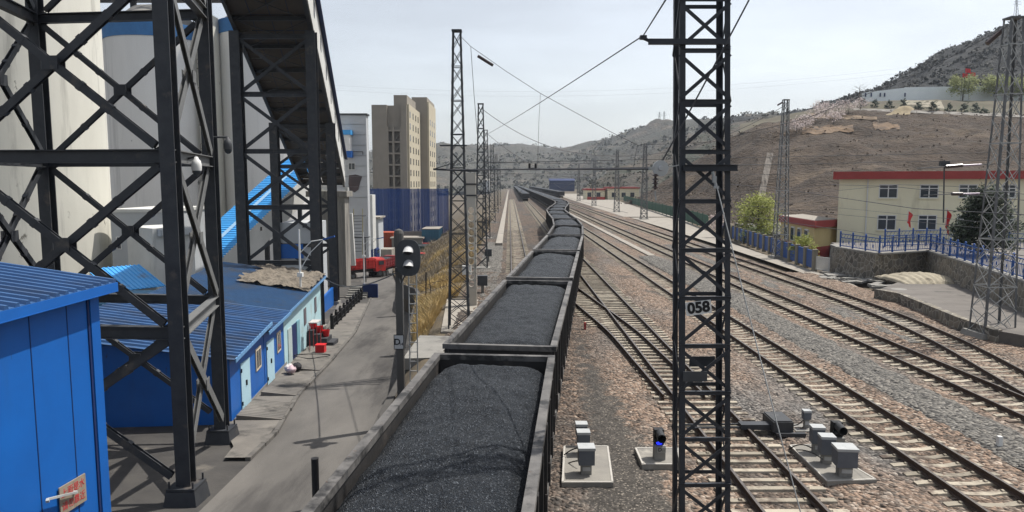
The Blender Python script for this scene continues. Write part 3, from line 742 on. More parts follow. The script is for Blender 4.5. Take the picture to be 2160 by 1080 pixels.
rm = [(28.7, 152, 16), (28.4, 189, 16), (28.4, 240, 15.5), (29, 300, 15.5)]
nm = ['far lattice mast by the pale path, left of the grey insulator disc', 'thinner far lattice mast left of the insulator disc, by the green fence', 'tiny far lattice mast near the distant station house', 'tiniest far lattice mast right of the tracks beyond the station house']
for (x, y, z), s_ in zip(rm, nm): mast('catenary_mast', s_, x, y, 0, z, 1.4, .55, 1.1, .5, 14, mastgr, .11, .07, detail=False)

# holed concrete pole
hp = G(996, 648, 0); hp = V((-2.42, 44.7, 0))
t = thing('concrete_pole', 'pale concrete pole with a column of round holes, behind the left lattice mast', 'pole', hp)
def holed(x0, z0, z1, n, w, r, y0, y1):
    b = MB(); H = (z1-z0)/n
    for k in range(n):
        cz = z0+H*(k+.5); nseg = 16; ring = []; outr = []
        for i in range(nseg):
            a = 2*math.pi*i/nseg; ca, sa = math.cos(a), math.sin(a)
            ring.append((ca*r, sa*r*1.15)); s_ = 1/max(abs(ca)/(w/2), abs(sa)/(H/2)); outr.append((ca*s_, sa*s_))
        for yq, flip in ((y0, False), (y1, True)):
            vs = [(x0+a, yq, cz+c) for a, c in ring]+[(x0+a, yq, cz+c) for a, c in outr]
            fs = [(i, (i+1) % nseg, nseg+(i+1) % nseg, nseg+i) for i in range(nseg)]
            b.add(vs, [f if not flip else f[::-1] for f in fs])
        vs = [(x0+a, y0, cz+c) for a, c in ring]+[(x0+a, y1, cz+c) for a, c in ring]
        b.add(vs, [(i, nseg+i, nseg+(i+1) % nseg, (i+1) % nseg) for i in range(nseg)])
    for sx in (-1, 1): b.quad((x0+sx*w/2, y0, z0), (x0+sx*w/2, y1, z0), (x0+sx*w/2, y1, z1), (x0+sx*w/2, y0, z1))
    return b
b = holed(hp.x, 1.2, 6.3, 11, .66, .19, hp.y-.17, hp.y+.17)
b.box((hp.x, hp.y, .5), (.663, .345, 1.4)); b.box((hp.x, hp.y, 7.35), (.62, .34, 2.1)); b.build('shaft', pm('pole concrete', (.55, .51, .44), (.46, .43, .37), .8, .9, c3=(.2, .185, .16), s3=.7, cov=.58), t)
b = MB()
for z in (7.0, 7.7): b.box((hp.x, hp.y, z), (.74, .44, .09))
b.build('band', steel, t)

# big dark steel trestle in front
def column(parent, p0, p1, w=.42, mat=steel, name='column'):
    b = MB(); b.hbeam(p0, p1, w, w*.95, .035, .03, (0, 1, 0))
    p0 = V(p0)
    return b.build(name, mat, parent)
NR, FR, NL, FL = V((-9.22, 19.53, 0)), V((-10.5, 25.2, 0)), V((-15.65, 20.2, 0)), V((-16.75, 25.9, 0))
t = thing('steel_trestle', 'dark steel trestle tower in the left foreground with riveted cross bracing', 'trestle', (NR.x, NR.y, zr(19)))
for p in (NR, FR, NL, FL): column(t, (p.x, p.y, zr(p.y)+.45), (p.x, p.y, 24), .41)
for p in (NR, FR, NL, FL):
    b = MB(); b.box((p.x, p.y, zr(p.y)+.2), (.95, .95, .5), taper=.85); b.box((p.x, p.y, zr(p.y)+.5), (.8, .8, .06))
    for a in (-1, 1):
        for c in (-1, 1): b.tube((p.x+a*.33, p.y+c*.33, zr(p.y)+.5), (p.x+a*.33, p.y+c*.33, zr(p.y)+.72), .03, n=6)
    b.build('column_base', steel, t)
LV = [-.75, 3.62, 8.52, 13.55, 18.6, 23.5]
def gusset(b, p, along, size=.55):
    a = V(along).normalized(); z = V((0, 0, 1)); n = a.cross(z)*.012
    q = [p-z*size*.6, p+a*size*.9-z*size*.15, p+a*size*.9+z*size*.15, p+z*size*.6]
    b.add([tuple(v-n) for v in q]+[tuple(v+n) for v in q], [(0, 1, 2, 3), (7, 6, 5, 4), (0, 4, 5, 1), (1, 5, 6, 2), (2, 6, 7, 3), (3, 7, 4, 0)])
def brace_face(parent, A, B, lv, bw=.20, hb=.36, mat=steel, dbl=True, off=0.):
    for z in lv[1:]:
        b = MB(); b.hbeam((A.x, A.y, z), (B.x, B.y, z), .26, hb, .03, .03); 
        d = (B-A)
        for s0, dd in ((A, d), (B, -d)): gusset(b, V((s0.x, s0.y, z))+dd.normalized()*.2, dd, .52)
        b.build('cross_beam', mat, parent)
    for z0, z1 in zip(lv, lv[1:]):
        d = (B-A).normalized(); nrm = d.cross(V((0, 0, 1)))
        for k, (p, q) in enumerate((((A.x, A.y, z0), (B.x, B.y, z1)), ((B.x, B.y, z0), (A.x, A.y, z1)))):
            b = MB(); p, q = V(p), V(q); dd = (q-p).normalized(); p = p+dd*.45; q = q-dd*.45
            up = nrm; sh = nrm*(.07 if k else -.07)
            b.hbeam(p+sh, q+sh, bw, .13, .02, .02, nrm)
            if dbl:
                for f in (.22, .36, .64, .78): c = p.lerp(q, f)+sh; b.bar(c-dd*.07, c+dd*.07, bw+.035, .145, nrm)
            b.build('brace', mat, parent)
        c = (A+B)/2; b = MB(); cz = (z0+z1)/2
        for sg in (-1, 1): b = MB(); b.box((c.x+nrm.x*.15*sg, c.y+nrm.y*.15*sg, cz), (.46, .02, .36), math.atan2(d.y, d.x)); b.build('gusset', mat, parent)
brace_face(t, NR, NL, LV, bw=.22); brace_face(t, FR, FL, LV, bw=.18, hb=.32); brace_face(t, NL, FL, LV)
brace_face(t, NR, FR, [-.9, 3.62, 8.52, 13.55, 18.6, 23.5], bw=.30, dbl=False, mat=pm('sunlit brace steel', (.15, .152, .15), (.11, .112, .112), 1.5, .6, c3=(.06, .062, .063), s3=.8, cov=.60))  # paler steel on this face: its sunlit look is put into the colour
t0 = t
# cameras on the trestle
def dome_cam(label, p, arm_from):
    c = thing('security_camera', label, 'camera', p, 'dome cameras on the trestle')
    b = MB(); b.path([arm_from, V(arm_from)+V((0, 0, .12)), V(p)+V((0, 0, .42))], .035, 8); b.build('arm', steelgr, c)
    b = MB(); b.lathe(p, [(.0, .42), (.05, .41), (.07, .34), (.12, .30), (.145, .18), (.145, .06), (.135, .0)], 20); b.build('housing', white if 'white' in label else steelgr, c, True)
    b = MB(); b.lathe(p, [(.13, .0), (.125, -.06), (.09, -.12), (.04, -.155), (.0, -.16)], 20); b.build('dome', glass, c, True)
pc = P(415, 360, 21.5); dome_cam('white dome camera hanging from the cross beam of the dark trestle', pc, (pc.x-.5, pc.y+.2, pc.z+.2))
pc = P(481, 315, 25.2); dome_cam('dark dome camera on an arm from the far column of the trestle', pc, (pc.x-.55, pc.y, pc.z+.3))

# inclined conveyor gallery and its second trestle
def gx(Y): return -19.36-.178*(Y-50.9)
def gz(Y): return 19.4-.288*(Y-50.9)
GW = 5.37; Ya, Yb = 14.5, 92.
t = thing('conveyor_gallery', 'long inclined conveyor gallery overhead with dark underside and white side wall', 'conveyor gallery', (gx(60), 60, gz(60)))
def gp(Y, f, dz): return V((gx(Y)+GW*f, Y, gz(Y)+dz))
b = MB()
nb = 36; dkpl = [pm('underside plate', (.075, .068, .062), (.10, .086, .073), .9, .8, c3=(.17, .13, .09), s3=.5, cov=.60)]
for k in range(nb):
    y0, y1 = lerp(Ya, Yb, k/nb), lerp(Ya, Yb, (k+.97)/nb); j = .012*(k % 3)
    for q in range(4):
        f0, f1 = q/4+.004, (q+1)/4-.004; jj = j+.008*((q*7+k*3) % 4)
        b.quad(gp(y0, f0, .05+jj), gp(y0, f1, .05+jj), gp(y1, f1, .05+jj), gp(y1, f0, .05+jj))
b.build('floor_plates', dkpl, t)
for k in range(20):
    b = MB(); Y = lerp(Ya+.5, Yb-.6, k/19); b.hbeam(gp(Y, 0.01, -.12), gp(Y, .99, -.12), .22, .30, .02, .02); b.build('floor_beam', steel, t)
for f in (.0, 1.):
    b = MB(); b.hbeam(gp(Ya, f, -.1), gp(Yb, f, -.1), .26, .55, .03, .03); b.build('edge_girder', steel, t)
b = MB()
for k in range(19):
    Y0, Y1 = lerp(Ya+.5, Yb-.6, k/19), lerp(Ya+.5, Yb-.6, (k+1)/19)
    b.bar(gp(Y0, .03, -.2), gp(Y1, .97, -.2), .09, .05); b.bar(gp(Y0, .97, -.26), gp(Y1, .03, -.26), .09, .05)
b.build('floor_bracing', steel, t)
b = MB(); wa = 1.0
def wallq(b, y0, y1, z0, z1, f=1.03, th=.06): 
    A = [gp(y0, f, z0), gp(y1, f, z0), gp(y1, f, z1), gp(y0, f, z1)]; B = [p-V((th, 0, 0)) for p in A]
    b.add(A+B, [(0, 1, 2, 3), (7, 6, 5, 4), (0, 4, 5, 1), (1, 5, 6, 2), (2, 6, 7, 3), (3, 7, 4, 0)])
wallq(b, Ya, Yb, .1, 3.2); b.build('side_wall', wwhite, t)
b = MB(); wallq(b, Ya, Yb, .1, 3.2, -.02); b.build('side_wall', wwhite, t)
for k in range(14):
    b = MB(); Y = lerp(22, 90, k/13); wallq(b, Y, Y+.6, 1.3, 2.4, 1.036, .02); b.build('window', glass, t)
b = MB(); A = [gp(Ya, -.08, 3.22), gp(Ya, .5, 3.9), gp(Ya, 1.1, 3.22)]; B = [gp(Yb, -.08, 3.22), gp(Yb, .5, 3.9), gp(Yb, 1.1, 3.22)]
for i in (0, 1): b.quad(A[i], B[i], B[i+1], A[i+1])
C_ = [p+V((0, 0, -.1)) for p in A]; D_ = [p+V((0, 0, -.1)) for p in B]
for i in (0, 1): b.quad(C_[i+1], D_[i+1], D_[i], C_[i])
b.quad(A[2], B[2], D_[2], C_[2]); b.quad(A[0], C_[0], D_[0], B[0]); b.build('roof', bluedk, t)

t = thing('steel_trestle', 'dark steel trestle behind the blue shed, carrying the inclined gallery', 'trestle', (-18, 61, zr(61)))
A1, B1, A2, B2 = V((gx(52.5)-.05, 52.5, 0)), V((gx(52.5)+GW, 52.5, 0)), V((gx(70.)-.1, 70., 0)), V((gx(70.)+GW, 70., 0))
for p in (A1, B1, A2, B2):
    column(t, (p.x, p.y, zr(p.y)+.1), (p.x, p.y, gz(p.y)-.35), .72 if p.y < 60 else .78)
    b = MB(); b.box((p.x, p.y, zr(p.y)+.15), (1., 1., .5)); b.build('column_base', conc, t)
for (A, B, zt) in ((A1, B1, gz(52.5)-.7), (A2, B2, gz(70.)-.7)):
    n = 5 if zt > 14 else 4
    lv = [lerp(-2.2, zt, k/n) for k in range(n+1)]
    brace_face(t, A, B, lv, bw=.24, hb=.34, dbl=False)

# concrete pier at the foot of the gallery
t = thing('concrete_pier', 'stained concrete pier under the lower end of the inclined gallery', 'pier', (-23, 91, zr(91)))
b = MB(); pz = zr(91)-.3; pc0 = P(693, 480, 91).x
b.box((pc0, 92, (pz+6.0)/2), (4.4, 2.6, 6.0-pz)); b.box((pc0-1.5, 90.6, (pz+5.6)/2), (.6, .3, 5.6-pz)); b.box((pc0+1.4, 90.62, (pz+5.3)/2), (.8, .3, 5.3-pz)); b.build('shaft', concstr, t)
b = MB(); b.box((pc0, 92, 6.35), (5.2, 3.4, .7)); b.build('head', concstr, t)

# ------------------------------------------------------------------ silos and plant buildings
def silo_thing(label, x, y, r, z0, z1, mat, band=True, cone=True, k=1.35):
    t = thing('silo', label, 'silo', (x*k, y*k, z0), 'concrete storage silos')
    b = MB(); b.lathe((x, y, 0), [(r, z0), (r, z1-1.5)], 72); b.far(k).build('shell', mat, t, True)
    b = MB(); b.lathe((x, y, 0), [(r, z1-1.5), (r+.08, z1-1.5), (r+.08, z1), (r-.3, z1+.02)], 72); b.far(k).build('band', sblue, t)
    if cone:
        b = MB(); b.lathe((x, y, 0), [(r-.3, z1), (r*.45, z1+2.3), (r*.3, z1+2.5), (.01, z1+2.6)], 48); b.far(k).build('cone_roof', conc, t, True)
    return t
silo_thing('huge cream sunlit silo at the left edge behind the trestle', -47.6, 65.9, 9.5, zr(66)-.2, 34, silo, k=1.)
silo_thing('pale silo with blue top band between the two nearer trestle columns', -39.5, 82, 5.4, zr(80)-.2, 24.7, silogr)
silo_thing('pale silo with blue top band partly hidden by the inclined gallery', -28.6, 85, 5.0, zr(80)-.2, 25.9, silogr)
silo_thing('shaded silo farther back, showing between the cream silo and the pale one', -53, 98, 6., zr(98)-.2, 27.5, silogr)
# conveyor house and truss above the silos
t = thing('roof_conveyor', 'dark conveyor bridge with open truss running across the silo tops', 'conveyor bridge', (-48.6, 110.7, 33))
b = MB(); b.box((-45, 82, 28.4), (28, 3.4, .5)); b.far().build('deck', steel, t)
b = MB()
for k in range(13):
    x0 = -58+k*2.1
    for yq in (80.4, 83.6): b.bar((x0, yq, 28.6), (x0+1.05, yq, 31.6), .12); b.bar((x0+1.05, yq, 31.6), (x0+2.1, yq, 28.6), .12); b.bar((x0, yq, 28.6), (x0, yq, 31.6), .12)
for yq in (80.4, 83.6): b.bar((-58, yq, 31.6), (-31, yq, 31.6), .2)
b.far().build('truss', steel, t)
b = MB()
for x in (-48, -42, -34): b.bar((x, 82, 26), (x, 82, 28.3), .5)
b.far().build('support', steel, t)
# zig-zag stairs at the joint of the silos
t = thing('silo_stairs', 'rusty zigzag stair tower climbing the joint between the two pale silos', 'stairs', (-44.4, 106, -7))
b = MB()
for k in range(9):
    z = -1+3*k; s_ = 1 if k % 2 else -1
    b.box((-32.9, 78.7, z), (1.5, .9, .08))
    b.bar((-32.9-.5*s_, 78.5, z), (-32.9+.5*s_, 78.5, z+3), .08, .3)
    for dz in (.5, 1.): b.bar((-33.6, 78.3, z+dz), (-32.2, 78.3, z+dz), .04)
    for x in (-33.6, -32.2): b.bar((x, 78.3, z), (x, 78.3, z+1.), .04)
b.far().build('flights', pm('rusty stair', (.16, .12, .095), (.10, .08, .07), 2, .8), t)
b = MB()
for x in (-33.65, -32.15): b.bar((x, 78.8, -4.5), (x, 78.8, 25.5), .1)
b.far().build('posts', steel, t)
b = MB(); b.box((-33.3, 80.6, 10.5), (1.6, 2.2, 31)); b.far().build('stair_core', silo, t)

def simple_building(name, label, cat, px0, px1, pyt, Y, depth, mat, z0=None, ridge=None, roofmat=None, overhang=.0):
    a, c = P(px0, pyt, Y), P(px1, pyt, Y); zb = zr(Y)-.3 if z0 is None else z0
    t = thing(name, label, cat, ((a.x+c.x)/2, Y+depth/2, zb))
    b = MB(); b.slab([(a.x, Y), (c.x, Y), (c.x, Y+depth), (a.x, Y+depth)], zb, a.z); b.build('wall', mat, t)
    if roofmat:
        o = overhang; b = MB(); b.slab([(a.x-o, Y-o), (c.x+o, Y-o), (c.x+o, Y+depth+o), (a.x-o, Y+depth+o)], a.z+.004, a.z+.3); b.build('roof', roofmat, t)
    return t, a, c
def window(t, px0, px1, py0, py1, Y, mat=glass, frame=white, fw=.07, name='window'):
    a, c = P(px0, py0, Y), P(px1, py1, Y)
    f = MB(); w_, h_ = c.x-a.x, a.z-c.z; cx, cz = (a.x+c.x)/2, (a.z+c.z)/2
    for sx in (-1, 1): f.box((cx+sx*(w_/2), Y-.03, cz), (fw, .1, h_+fw))
    for sz in (-1, 1): f.box((cx, Y-.03, cz+sz*h_/2), (w_-fw, .095, fw))
    f.box((cx, Y-.03, cz), (fw*.7, .06, h_-fw)) if w_ > 1. else None
    fo = f.build(name, frame, t)
    g = MB(); g.box((cx, Y-.01, cz), (w_, .04, h_)); g.build('pane', mat, fo)
# podium under the silos
t, a, c = simple_building('podium_house', 'grey plant house under the silos with a small dark window', 'plant building', 232, 350, 448, 66, 9, wgrey, roofmat=wwhite, overhang=.12)
window(t, 246, 257, 500, 525, 66)
def lit_block(name, label, pxr, pyt, Yr, ln, ang=-40):
    """block whose wall faces right and a little to the front; pxr, Yr = its far right edge"""
    p = P(pxr, pyt, Yr); n = V((math.cos(R(ang)), math.sin(R(ang)), 0)); al = V((-n.y, n.x, 0))
    q = p-al*ln; zb = zr(Yr)-.5; t = thing(name, label, 'plant building', (p.x, p.y, zb))
    b = MB(); b.slab([(q.x, q.y), (p.x, p.y), (p.x-n.x*5, p.y-n.y*5), (q.x-n.x*5, q.y-n.y*5)], zb, p.z); b.build('wall', wwhite, t)
    return t, p, q, n, al
t, p, q, n, al = lit_block('loading_house', 'white plant block with two lamps on its wall, behind the near trestle column', 408, 478, 60.5, 3.4)
for f in (.25, .8):
    c = q.lerp(p, f)+n*.3; b = MB(); b.box((c.x, c.y, p.z-.35), (.5, .95, .55), math.atan2(n.y, n.x)); b.box((c.x+n.x*.27, c.y+n.y*.27, p.z-.38), (.05, .8, .42), math.atan2(n.y, n.x)); b.build('wall_lamp', wgrey, t)
t, p, q, n, al = lit_block('plant_annex', 'low white annex with a bright blue roof, seen through the trestle', 330, 606, 54, 3.1)
c = q.lerp(p, .82)+n*.02; f = MB(); f.box((c.x, c.y, P(306, 626, 54).z), (.1, .62, .55), math.atan2(n.y, n.x)); fo = f.build('window', white, t)
f = MB(); f.box((c.x+n.x*.03, c.y+n.y*.03, P(306, 626, 54).z), (.1, .5, .42), math.atan2(n.y, n.x)); f.build('pane', glass, fo)
t_annex = t
t, a, c = simple_building('cyan_tank_house', 'low teal blue wall panel building behind the foreground cabin', 'plant building', 170, 250, 640, 40, 5, pm('teal panel', (.06, .18, .30), (.05, .15, .26), .8, .7))
def corrugated(b, o, along, slope, n, depthp=.05, mi=0, th=.03):
    """ribbed sheet: o corner, 'along' vector across the ribs, 'slope' vector down the ribs, n ribs"""
    o, al, sl = V(o), V(along), V(slope); up = al.cross(sl).normalized()
    if up.z < 0: up = -up
    prof = []
    for k in range(n):
        for f, h in ((0, 0), (.50, 0), (.60, 1), (.86, 1), (.96, 0)): prof.append(((k+f)/n, h*depthp))
    prof.append((1., 0)); m_ = len(prof)
    vs = [o+al*f+up*h for f, h in prof]+[o+al*f+sl+up*h for f, h in prof]+[o+al*f-up*th for f, h in prof]+[o+al*f+sl-up*th for f, h in prof]
    fs = []
    for i in range(m_-1):
        fs += [(i, i+1, m_+i+1, m_+i), (2*m_+i+1, 2*m_+i, 3*m_+i, 3*m_+i+1), (i, 2*m_+i, 2*m_+i+1, i+1), (m_+i+1, 3*m_+i+1, 3*m_+i, m_+i)]
    b.add(vs, fs, mi)
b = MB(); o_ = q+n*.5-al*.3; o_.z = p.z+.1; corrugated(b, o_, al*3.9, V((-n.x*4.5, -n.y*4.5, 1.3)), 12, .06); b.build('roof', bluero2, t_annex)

# inclined covered conveyor with the bright blue roof
t = thing('conveyor_gallery', 'inclined gallery with bright blue corrugated roof and white side, rising behind the trestles', 'conveyor gallery', P(520, 520, 62))
A0, A3 = P(417, 596, 71.5), P(631, 385, 93)
A3 = A0+(A3-A0)*1.34
ax = (A3-A0); side = V((5.0, -.1, 0))
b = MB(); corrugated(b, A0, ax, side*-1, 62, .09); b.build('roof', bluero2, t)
b = MB(); q = V((.0, .0, -3.2))
E = [A0, A3, A3+q, A0+q]; b.add([tuple(p) for p in E]+[tuple(p-V((.15, 0, 0))) for p in E], [(0, 3, 2, 1), (4, 5, 6, 7), (0, 1, 5, 4), (3, 7, 6, 2)]); b.build('side_wall', wwhite, t)
b = MB(); E = [A0+q, A3+q, A3+q-side, A0+q-side]; b.quad(*E); E2 = [A3, A3+q, A3+q-side, A3-side]; b.quad(*E2); b.build('underside', steel, t)
for f in (.3, .62, .92):
    b = MB(); p = A0.lerp(A3, f)+q-side*.5; b.bar((p.x, p.y, zr(p.y)), p, .5); b.build('support', steelgr, t)
for k in range(6):
    b = MB(); p = A0.lerp(A3, .12+.15*k)+V((.02, 0, -1.0)); b.box(p, (.05, .45, .45)); b.build('window', glass, t)
b = MB(); p0, p1 = A0-side*.5, A3-side*.5; b.bar(p0+V((0, 0, .1)), p1+V((0, 0, .1)), .5, .06); b.build('ridge_strip', pm('pale blue strip', (.25, .42, .60)), t)

# dark ground structures at the foot of the second trestle
t, a, c = simple_building('plant_shed', 'low grey shed with navy panel under the inclined gallery', 'plant building', 585, 660, 470, 70, 5, wgrey)
b = MB(); q0, q1 = P(585, 515, 69.9), P(640, 545, 69.9); b.box(((q0.x+q1.x)/2, 69.95, (q0.z+q1.z)/2), (q1.x-q0.x, .2, q0.z-q1.z)); b.build('navy_panel', blue, t)

# grey clad tall plant building beyond
t, a, c = simple_building('plant_tower', 'tall pale grey clad plant tower with a blue roofed bay, left of the tan high-rise', 'plant building', 700, 772, 243, 122, 1.8, wgrey, roofmat=steelgr, overhang=.2)
b = MB()
for k in range(8):
    q = P(740, 262+k*22, 121.9); b.box(((a.x+c.x)/2, 121.97, q.z), (c.x-a.x-.1, .1, .04))
b.build('cladding_joint', pm('joint', (.22, .23, .235)), t)
b = MB(); q0, q1 = P(722, 280, 120.3), P(738, 318, 120.3); b.slab([(q0.x, 120.3), (q1.x, 120.3), (q1.x, 121.96), (q0.x, 121.96)], q1.z, q0.z); b.build('bay', white, t)
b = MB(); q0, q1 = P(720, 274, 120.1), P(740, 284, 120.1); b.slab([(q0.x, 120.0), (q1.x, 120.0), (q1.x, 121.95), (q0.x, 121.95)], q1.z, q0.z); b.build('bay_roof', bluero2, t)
b = MB(); q0, q1 = P(730, 318, 120.3), P(741, 332, 120.3); b.slab([(q0.x, 120.4), (q1.x, 120.4), (q1.x, 121.96), (q0.x, 121.96)], q1.z, q0.z); b.build('blue_box', blue, t)
window(t, 735, 749, 344, 358, 121.95)
b = MB(); nn = 14
ed = [(736, 370), (750, 368), (764, 372), (760, 384), (756, 400), (748, 406), (738, 402), (735, 388)]
ed = [P(x, y, 121.93) for x, y in ed]; b.add([tuple(p) for p in ed]+[tuple(p+V((0, .04, 0))) for p in ed], [tuple(range(8))[::-1]]+[(i, (i+1) % 8, 8+(i+1) % 8, 8+i) for i in range(8)]); b.build('coal_stain', pm('coal dust stain', (.055, .05, .052), (.10, .075, .075), .6, .9), t)
b = MB(); q = P(752, 320, 121.9); b.bar((q.x-1.2, 121.7, q.z), (q.x+1.1, 121.7, q.z), .12); b.bar((q.x+1.1, 121.7, q.z), (q.x+1.1, 121.7, q.z-.5), .12); b.build('pipe', steelgr, t)
t, a, c = simple_building('plant_office', 'small white plant house with one window in front of the navy net', 'plant building', 772, 785, 411, 128, 3, wwhite)
window(t, 777, 781, 432, 440, 128)
t, a, c = simple_building('plant_office', 'grey box room with flat pale roof, below the tall grey tower', 'plant building', 762, 798, 461, 132, 5, wgrey, roofmat=palepath, overhang=.4)
t = thing('steel_stairs', 'steep yellow railed steel stairs beside the concrete pier', 'stairs', P(755, 500, 99))
b = MB()
for k in range(11):
    q = P(755, 460+k*7, 99-.2*k*0); b.box((q.x, 99, q.z), (1.1, .3, .06))
b.build('tread', steel, t)
for px in (746, 765):
    b = MB(); q0, q1 = P(px, 440, 99), P(px, 540, 99); b.bar(q0, q1, .09); b.build('handrail', pm('yellow paint', (.42, .36, .16), (.3, .27, .14)), t)
b = MB(); q = P(752, 500, 98.5); b.box((q.x, 98.4, q.z), (3.6, 1.2, .12)); q = P(752, 455, 98.5); b.box((q.x, 98.4, q.z), (2.6, 1., .1)); b.build('landing', steelgr, t)
for px in (735, 770):
    b = MB(); q0 = P(px, 500, 98); b.bar((q0.x, 98, zr(98)), (q0.x, 98, q0.z), .14); b.build('post', steelgr, t)
t = thing('chute', 'pale sloping discharge chute beside the steel stairs', 'chute', P(744, 500, 97))
b = MB(); b.bar(P(739, 450, 97), P(746, 560, 97), .55); b.build('duct', wwhite, t)
b = MB(); b.bar(P(731, 395, 95), P(736, 560, 95), .42); b.build('downpipe', wwhite, t)

# ------------------------------------------------------------------ tan high-rise and dust net
Yh = 200.
t = thing('high_rise', 'tan unfinished high-rise block with an open stair shaft, behind the navy net', 'building', P(850, 480, Yh))
zb = -8.
def hx(px, Y): return P(px, 300, Y).x
zt1, zt2 = P(800, 221, Yh).z, P(850, 199, Yh).z
x0, x1, x2 = hx(785, Yh), hx(830, Yh), hx(858, Yh)
b = MB()
b.slab([(x0, Yh), (hx(817, Yh), Yh), (hx(817, Yh), Yh+28), (x0, Yh+28)], zb, zt1)
b.slab([(hx(817, Yh)+.002, Yh+1.3), (hx(847, Yh), Yh+1.3), (hx(847, Yh), Yh+28.002), (hx(817, Yh)+.002, Yh+28.002)], zb, zt1-.05)
b.slab([(hx(847, Yh)+.002, Yh-.02), (x2, Yh-.02), (x2, Yh+9), (hx(847, Yh)+.002, Yh+9)], zb, zt1+.03)
b.slab([(x1, Yh+1.5), (x2-.01, Yh+1.5), (x2-.01, Yh+20), (x1, Yh+20)], zt1-.04, zt2)
b.build('front_block', tan, t)
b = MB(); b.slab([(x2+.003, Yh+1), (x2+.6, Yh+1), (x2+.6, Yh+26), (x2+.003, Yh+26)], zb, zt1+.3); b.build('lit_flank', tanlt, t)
xw = P(885, 300, Yh+27).x
b = MB(); b.slab([(x2-2, Yh+26.01), (xw+2.6, Yh+26.01), (xw+2.6, Yh+48), (x2-2, Yh+48)], zb, P(890, 205, Yh+26).z); b.build('rear_wing', tan, t)
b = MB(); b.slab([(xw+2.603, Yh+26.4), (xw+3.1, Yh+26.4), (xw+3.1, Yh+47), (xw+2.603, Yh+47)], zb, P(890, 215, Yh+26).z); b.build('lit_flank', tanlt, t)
FLH = 3.25
for k in range(12):
    z = zt1-2.4-FLH*k
    for j, yv in enumerate((Yh+3.0, Yh+9.2, Yh+15.2, Yh+20.5)):
        if z < zb+1: continue
        b = MB(); b.box((x2+.6, yv, z), (.12, 1.6, 1.7)); b.build('window', glass, t)
    for yv in (Yh+30, Yh+36, Yh+42):
        b = MB(); b.box((xw+3.1, yv, z), (.12, 1.7, 1.7)); b.build('window', glass, t)
for k in range(11):
    z = zt1-7-FLH*k*.97
    b = MB(); b.box(((hx(817, Yh)+hx(847, Yh))/2, Yh+.62, z), (hx(847, Yh)-hx(817, Yh)-.05, 1.3, .45)); b.build('shaft_floor', tan, t)
    b = MB(); xa, xb = hx(831, Yh), hx(846, Yh); b.bar((xa, Yh+.9, z+.3), (xb, Yh+.9, z+2.9), .5, .35) if k else None
    if k: b.build('stair_flight', tandk, t)
for px in (817.5, 829.5, 845.5):
    b = MB(); x = hx(px, Yh); b.box((x, Yh+.3, (zb+zt1-6)/2), (.55, .62, zt1-6-zb)); b.build('shaft_column', tan, t)
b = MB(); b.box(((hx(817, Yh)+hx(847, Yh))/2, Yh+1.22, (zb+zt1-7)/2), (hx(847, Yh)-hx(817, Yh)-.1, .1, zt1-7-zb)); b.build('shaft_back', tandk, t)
# net
Yn = 150.
a, c = P(776, 398, Yn), P(945, 398, Yn)
t = thing('dust_net', 'see-through navy dust net hung in front of the tan high-rise', 'dust net', ((a.x+c.x)/2, Yn, -7))
b = MB()
for k in range(16):
    xa, xb = lerp(a.x, c.x, k/16), lerp(a.x, c.x, (k+1)/16)-.03
    b.slab([(xa, Yn), (xb, Yn), (xb, Yn+.02), (xa, Yn+.02)], -6.9, a.z)
b.build('mesh', net, t)
for k in range(9):
    b = MB(); x = lerp(a.x, c.x, k/8); b.bar((x, Yn+.2, -7), (x, Yn+.2, a.z+.1), .16); b.build('post', bluedk, t)

# ------------------------------------------------------------------ blue cabin (left foreground)
CX, CYE = -7.48, 12.72
t = thing('blue_cabin', 'tall bright blue panel cabin with ribbed roof in the left foreground', 'cabin', (CX-2, 9.5, -.8))
ez = 5.92
b = MB(); b.slab([(CX, 4.0), (CX, CYE), (CX-4.2, CYE), (CX-4.2, 4.0)], -.9, ez); b.build('wall', blue, t)
for Y in (8.1, 9.05, 10.0, 10.92, 11.86):
    b = MB(); b.box((CX+.001, Y, 2.5), (.012, .018, 6.7)); b.build('panel_joint', bluedk, t)
b = MB(); b.box((CX+.012, CYE-.1, 2.5), (.05, .26, 6.75)); b.box((CX+.006, CYE-.27, 2.5), (.03, .05, 6.75), mi=1); b.build('corner_trim', [blue, bluedk], t)
b = MB(); so = V((CX+.24, 3.6, ez+.06)); corrugated(b, so, (0, CYE+.28-3.6, 0), (-4.9, 0, .74), 40, .06); b.build('roof', bluero, t)
b = MB(); b.box((CX+.255, (CYE+.28+3.6)/2, ez-.03), (.02, CYE+.28-3.6, .17)); b.box((CX+.13, (CYE+.28+3.6)/2, ez-.105), (.28, CYE+.28-3.62, .012)); b.build('eave_fascia', blue, t)
ha, hb = P(86, 1052, 10.7), P(150, 1040, 11.2)
hd = MB(); hY0, hz = 10.62, 3.05
def onwall(px, py):      # point on the cabin's wall plane
    d = ray(px, py); k = (CX-0)/d.x; return V((0, 0, CAMZ))+d*k
h0, h1 = onwall(88, 1053), onwall(150, 1038)
hd.bar(h0+V((.10, 0, 0)), h1+V((.10, 0, 0)), .035); hd.bar(h1+V((.1, 0, 0)), h1, .04); hd.bar(h0+V((.1, 0, 0)), h0+V((.12, -.05, -.02)), .045)
hd.build('handle', mastlt, t)
s0, s1 = onwall(120, 1030), onwall(175, 998); s2 = onwall(121, 1092)
sg = thing('warning_sign', 'rusty hand-painted board with red Chinese writing, fixed to the blue cabin', 'sign', (CX+.03, (s0.y+s1.y)/2, (s0.z+s2.z)/2))
sw = s1.y-s0.y; sh_ = s0.z-s2.z
yc, zc = (s0.y+s1.y)/2, (s0.z+s2.z)/2+.0
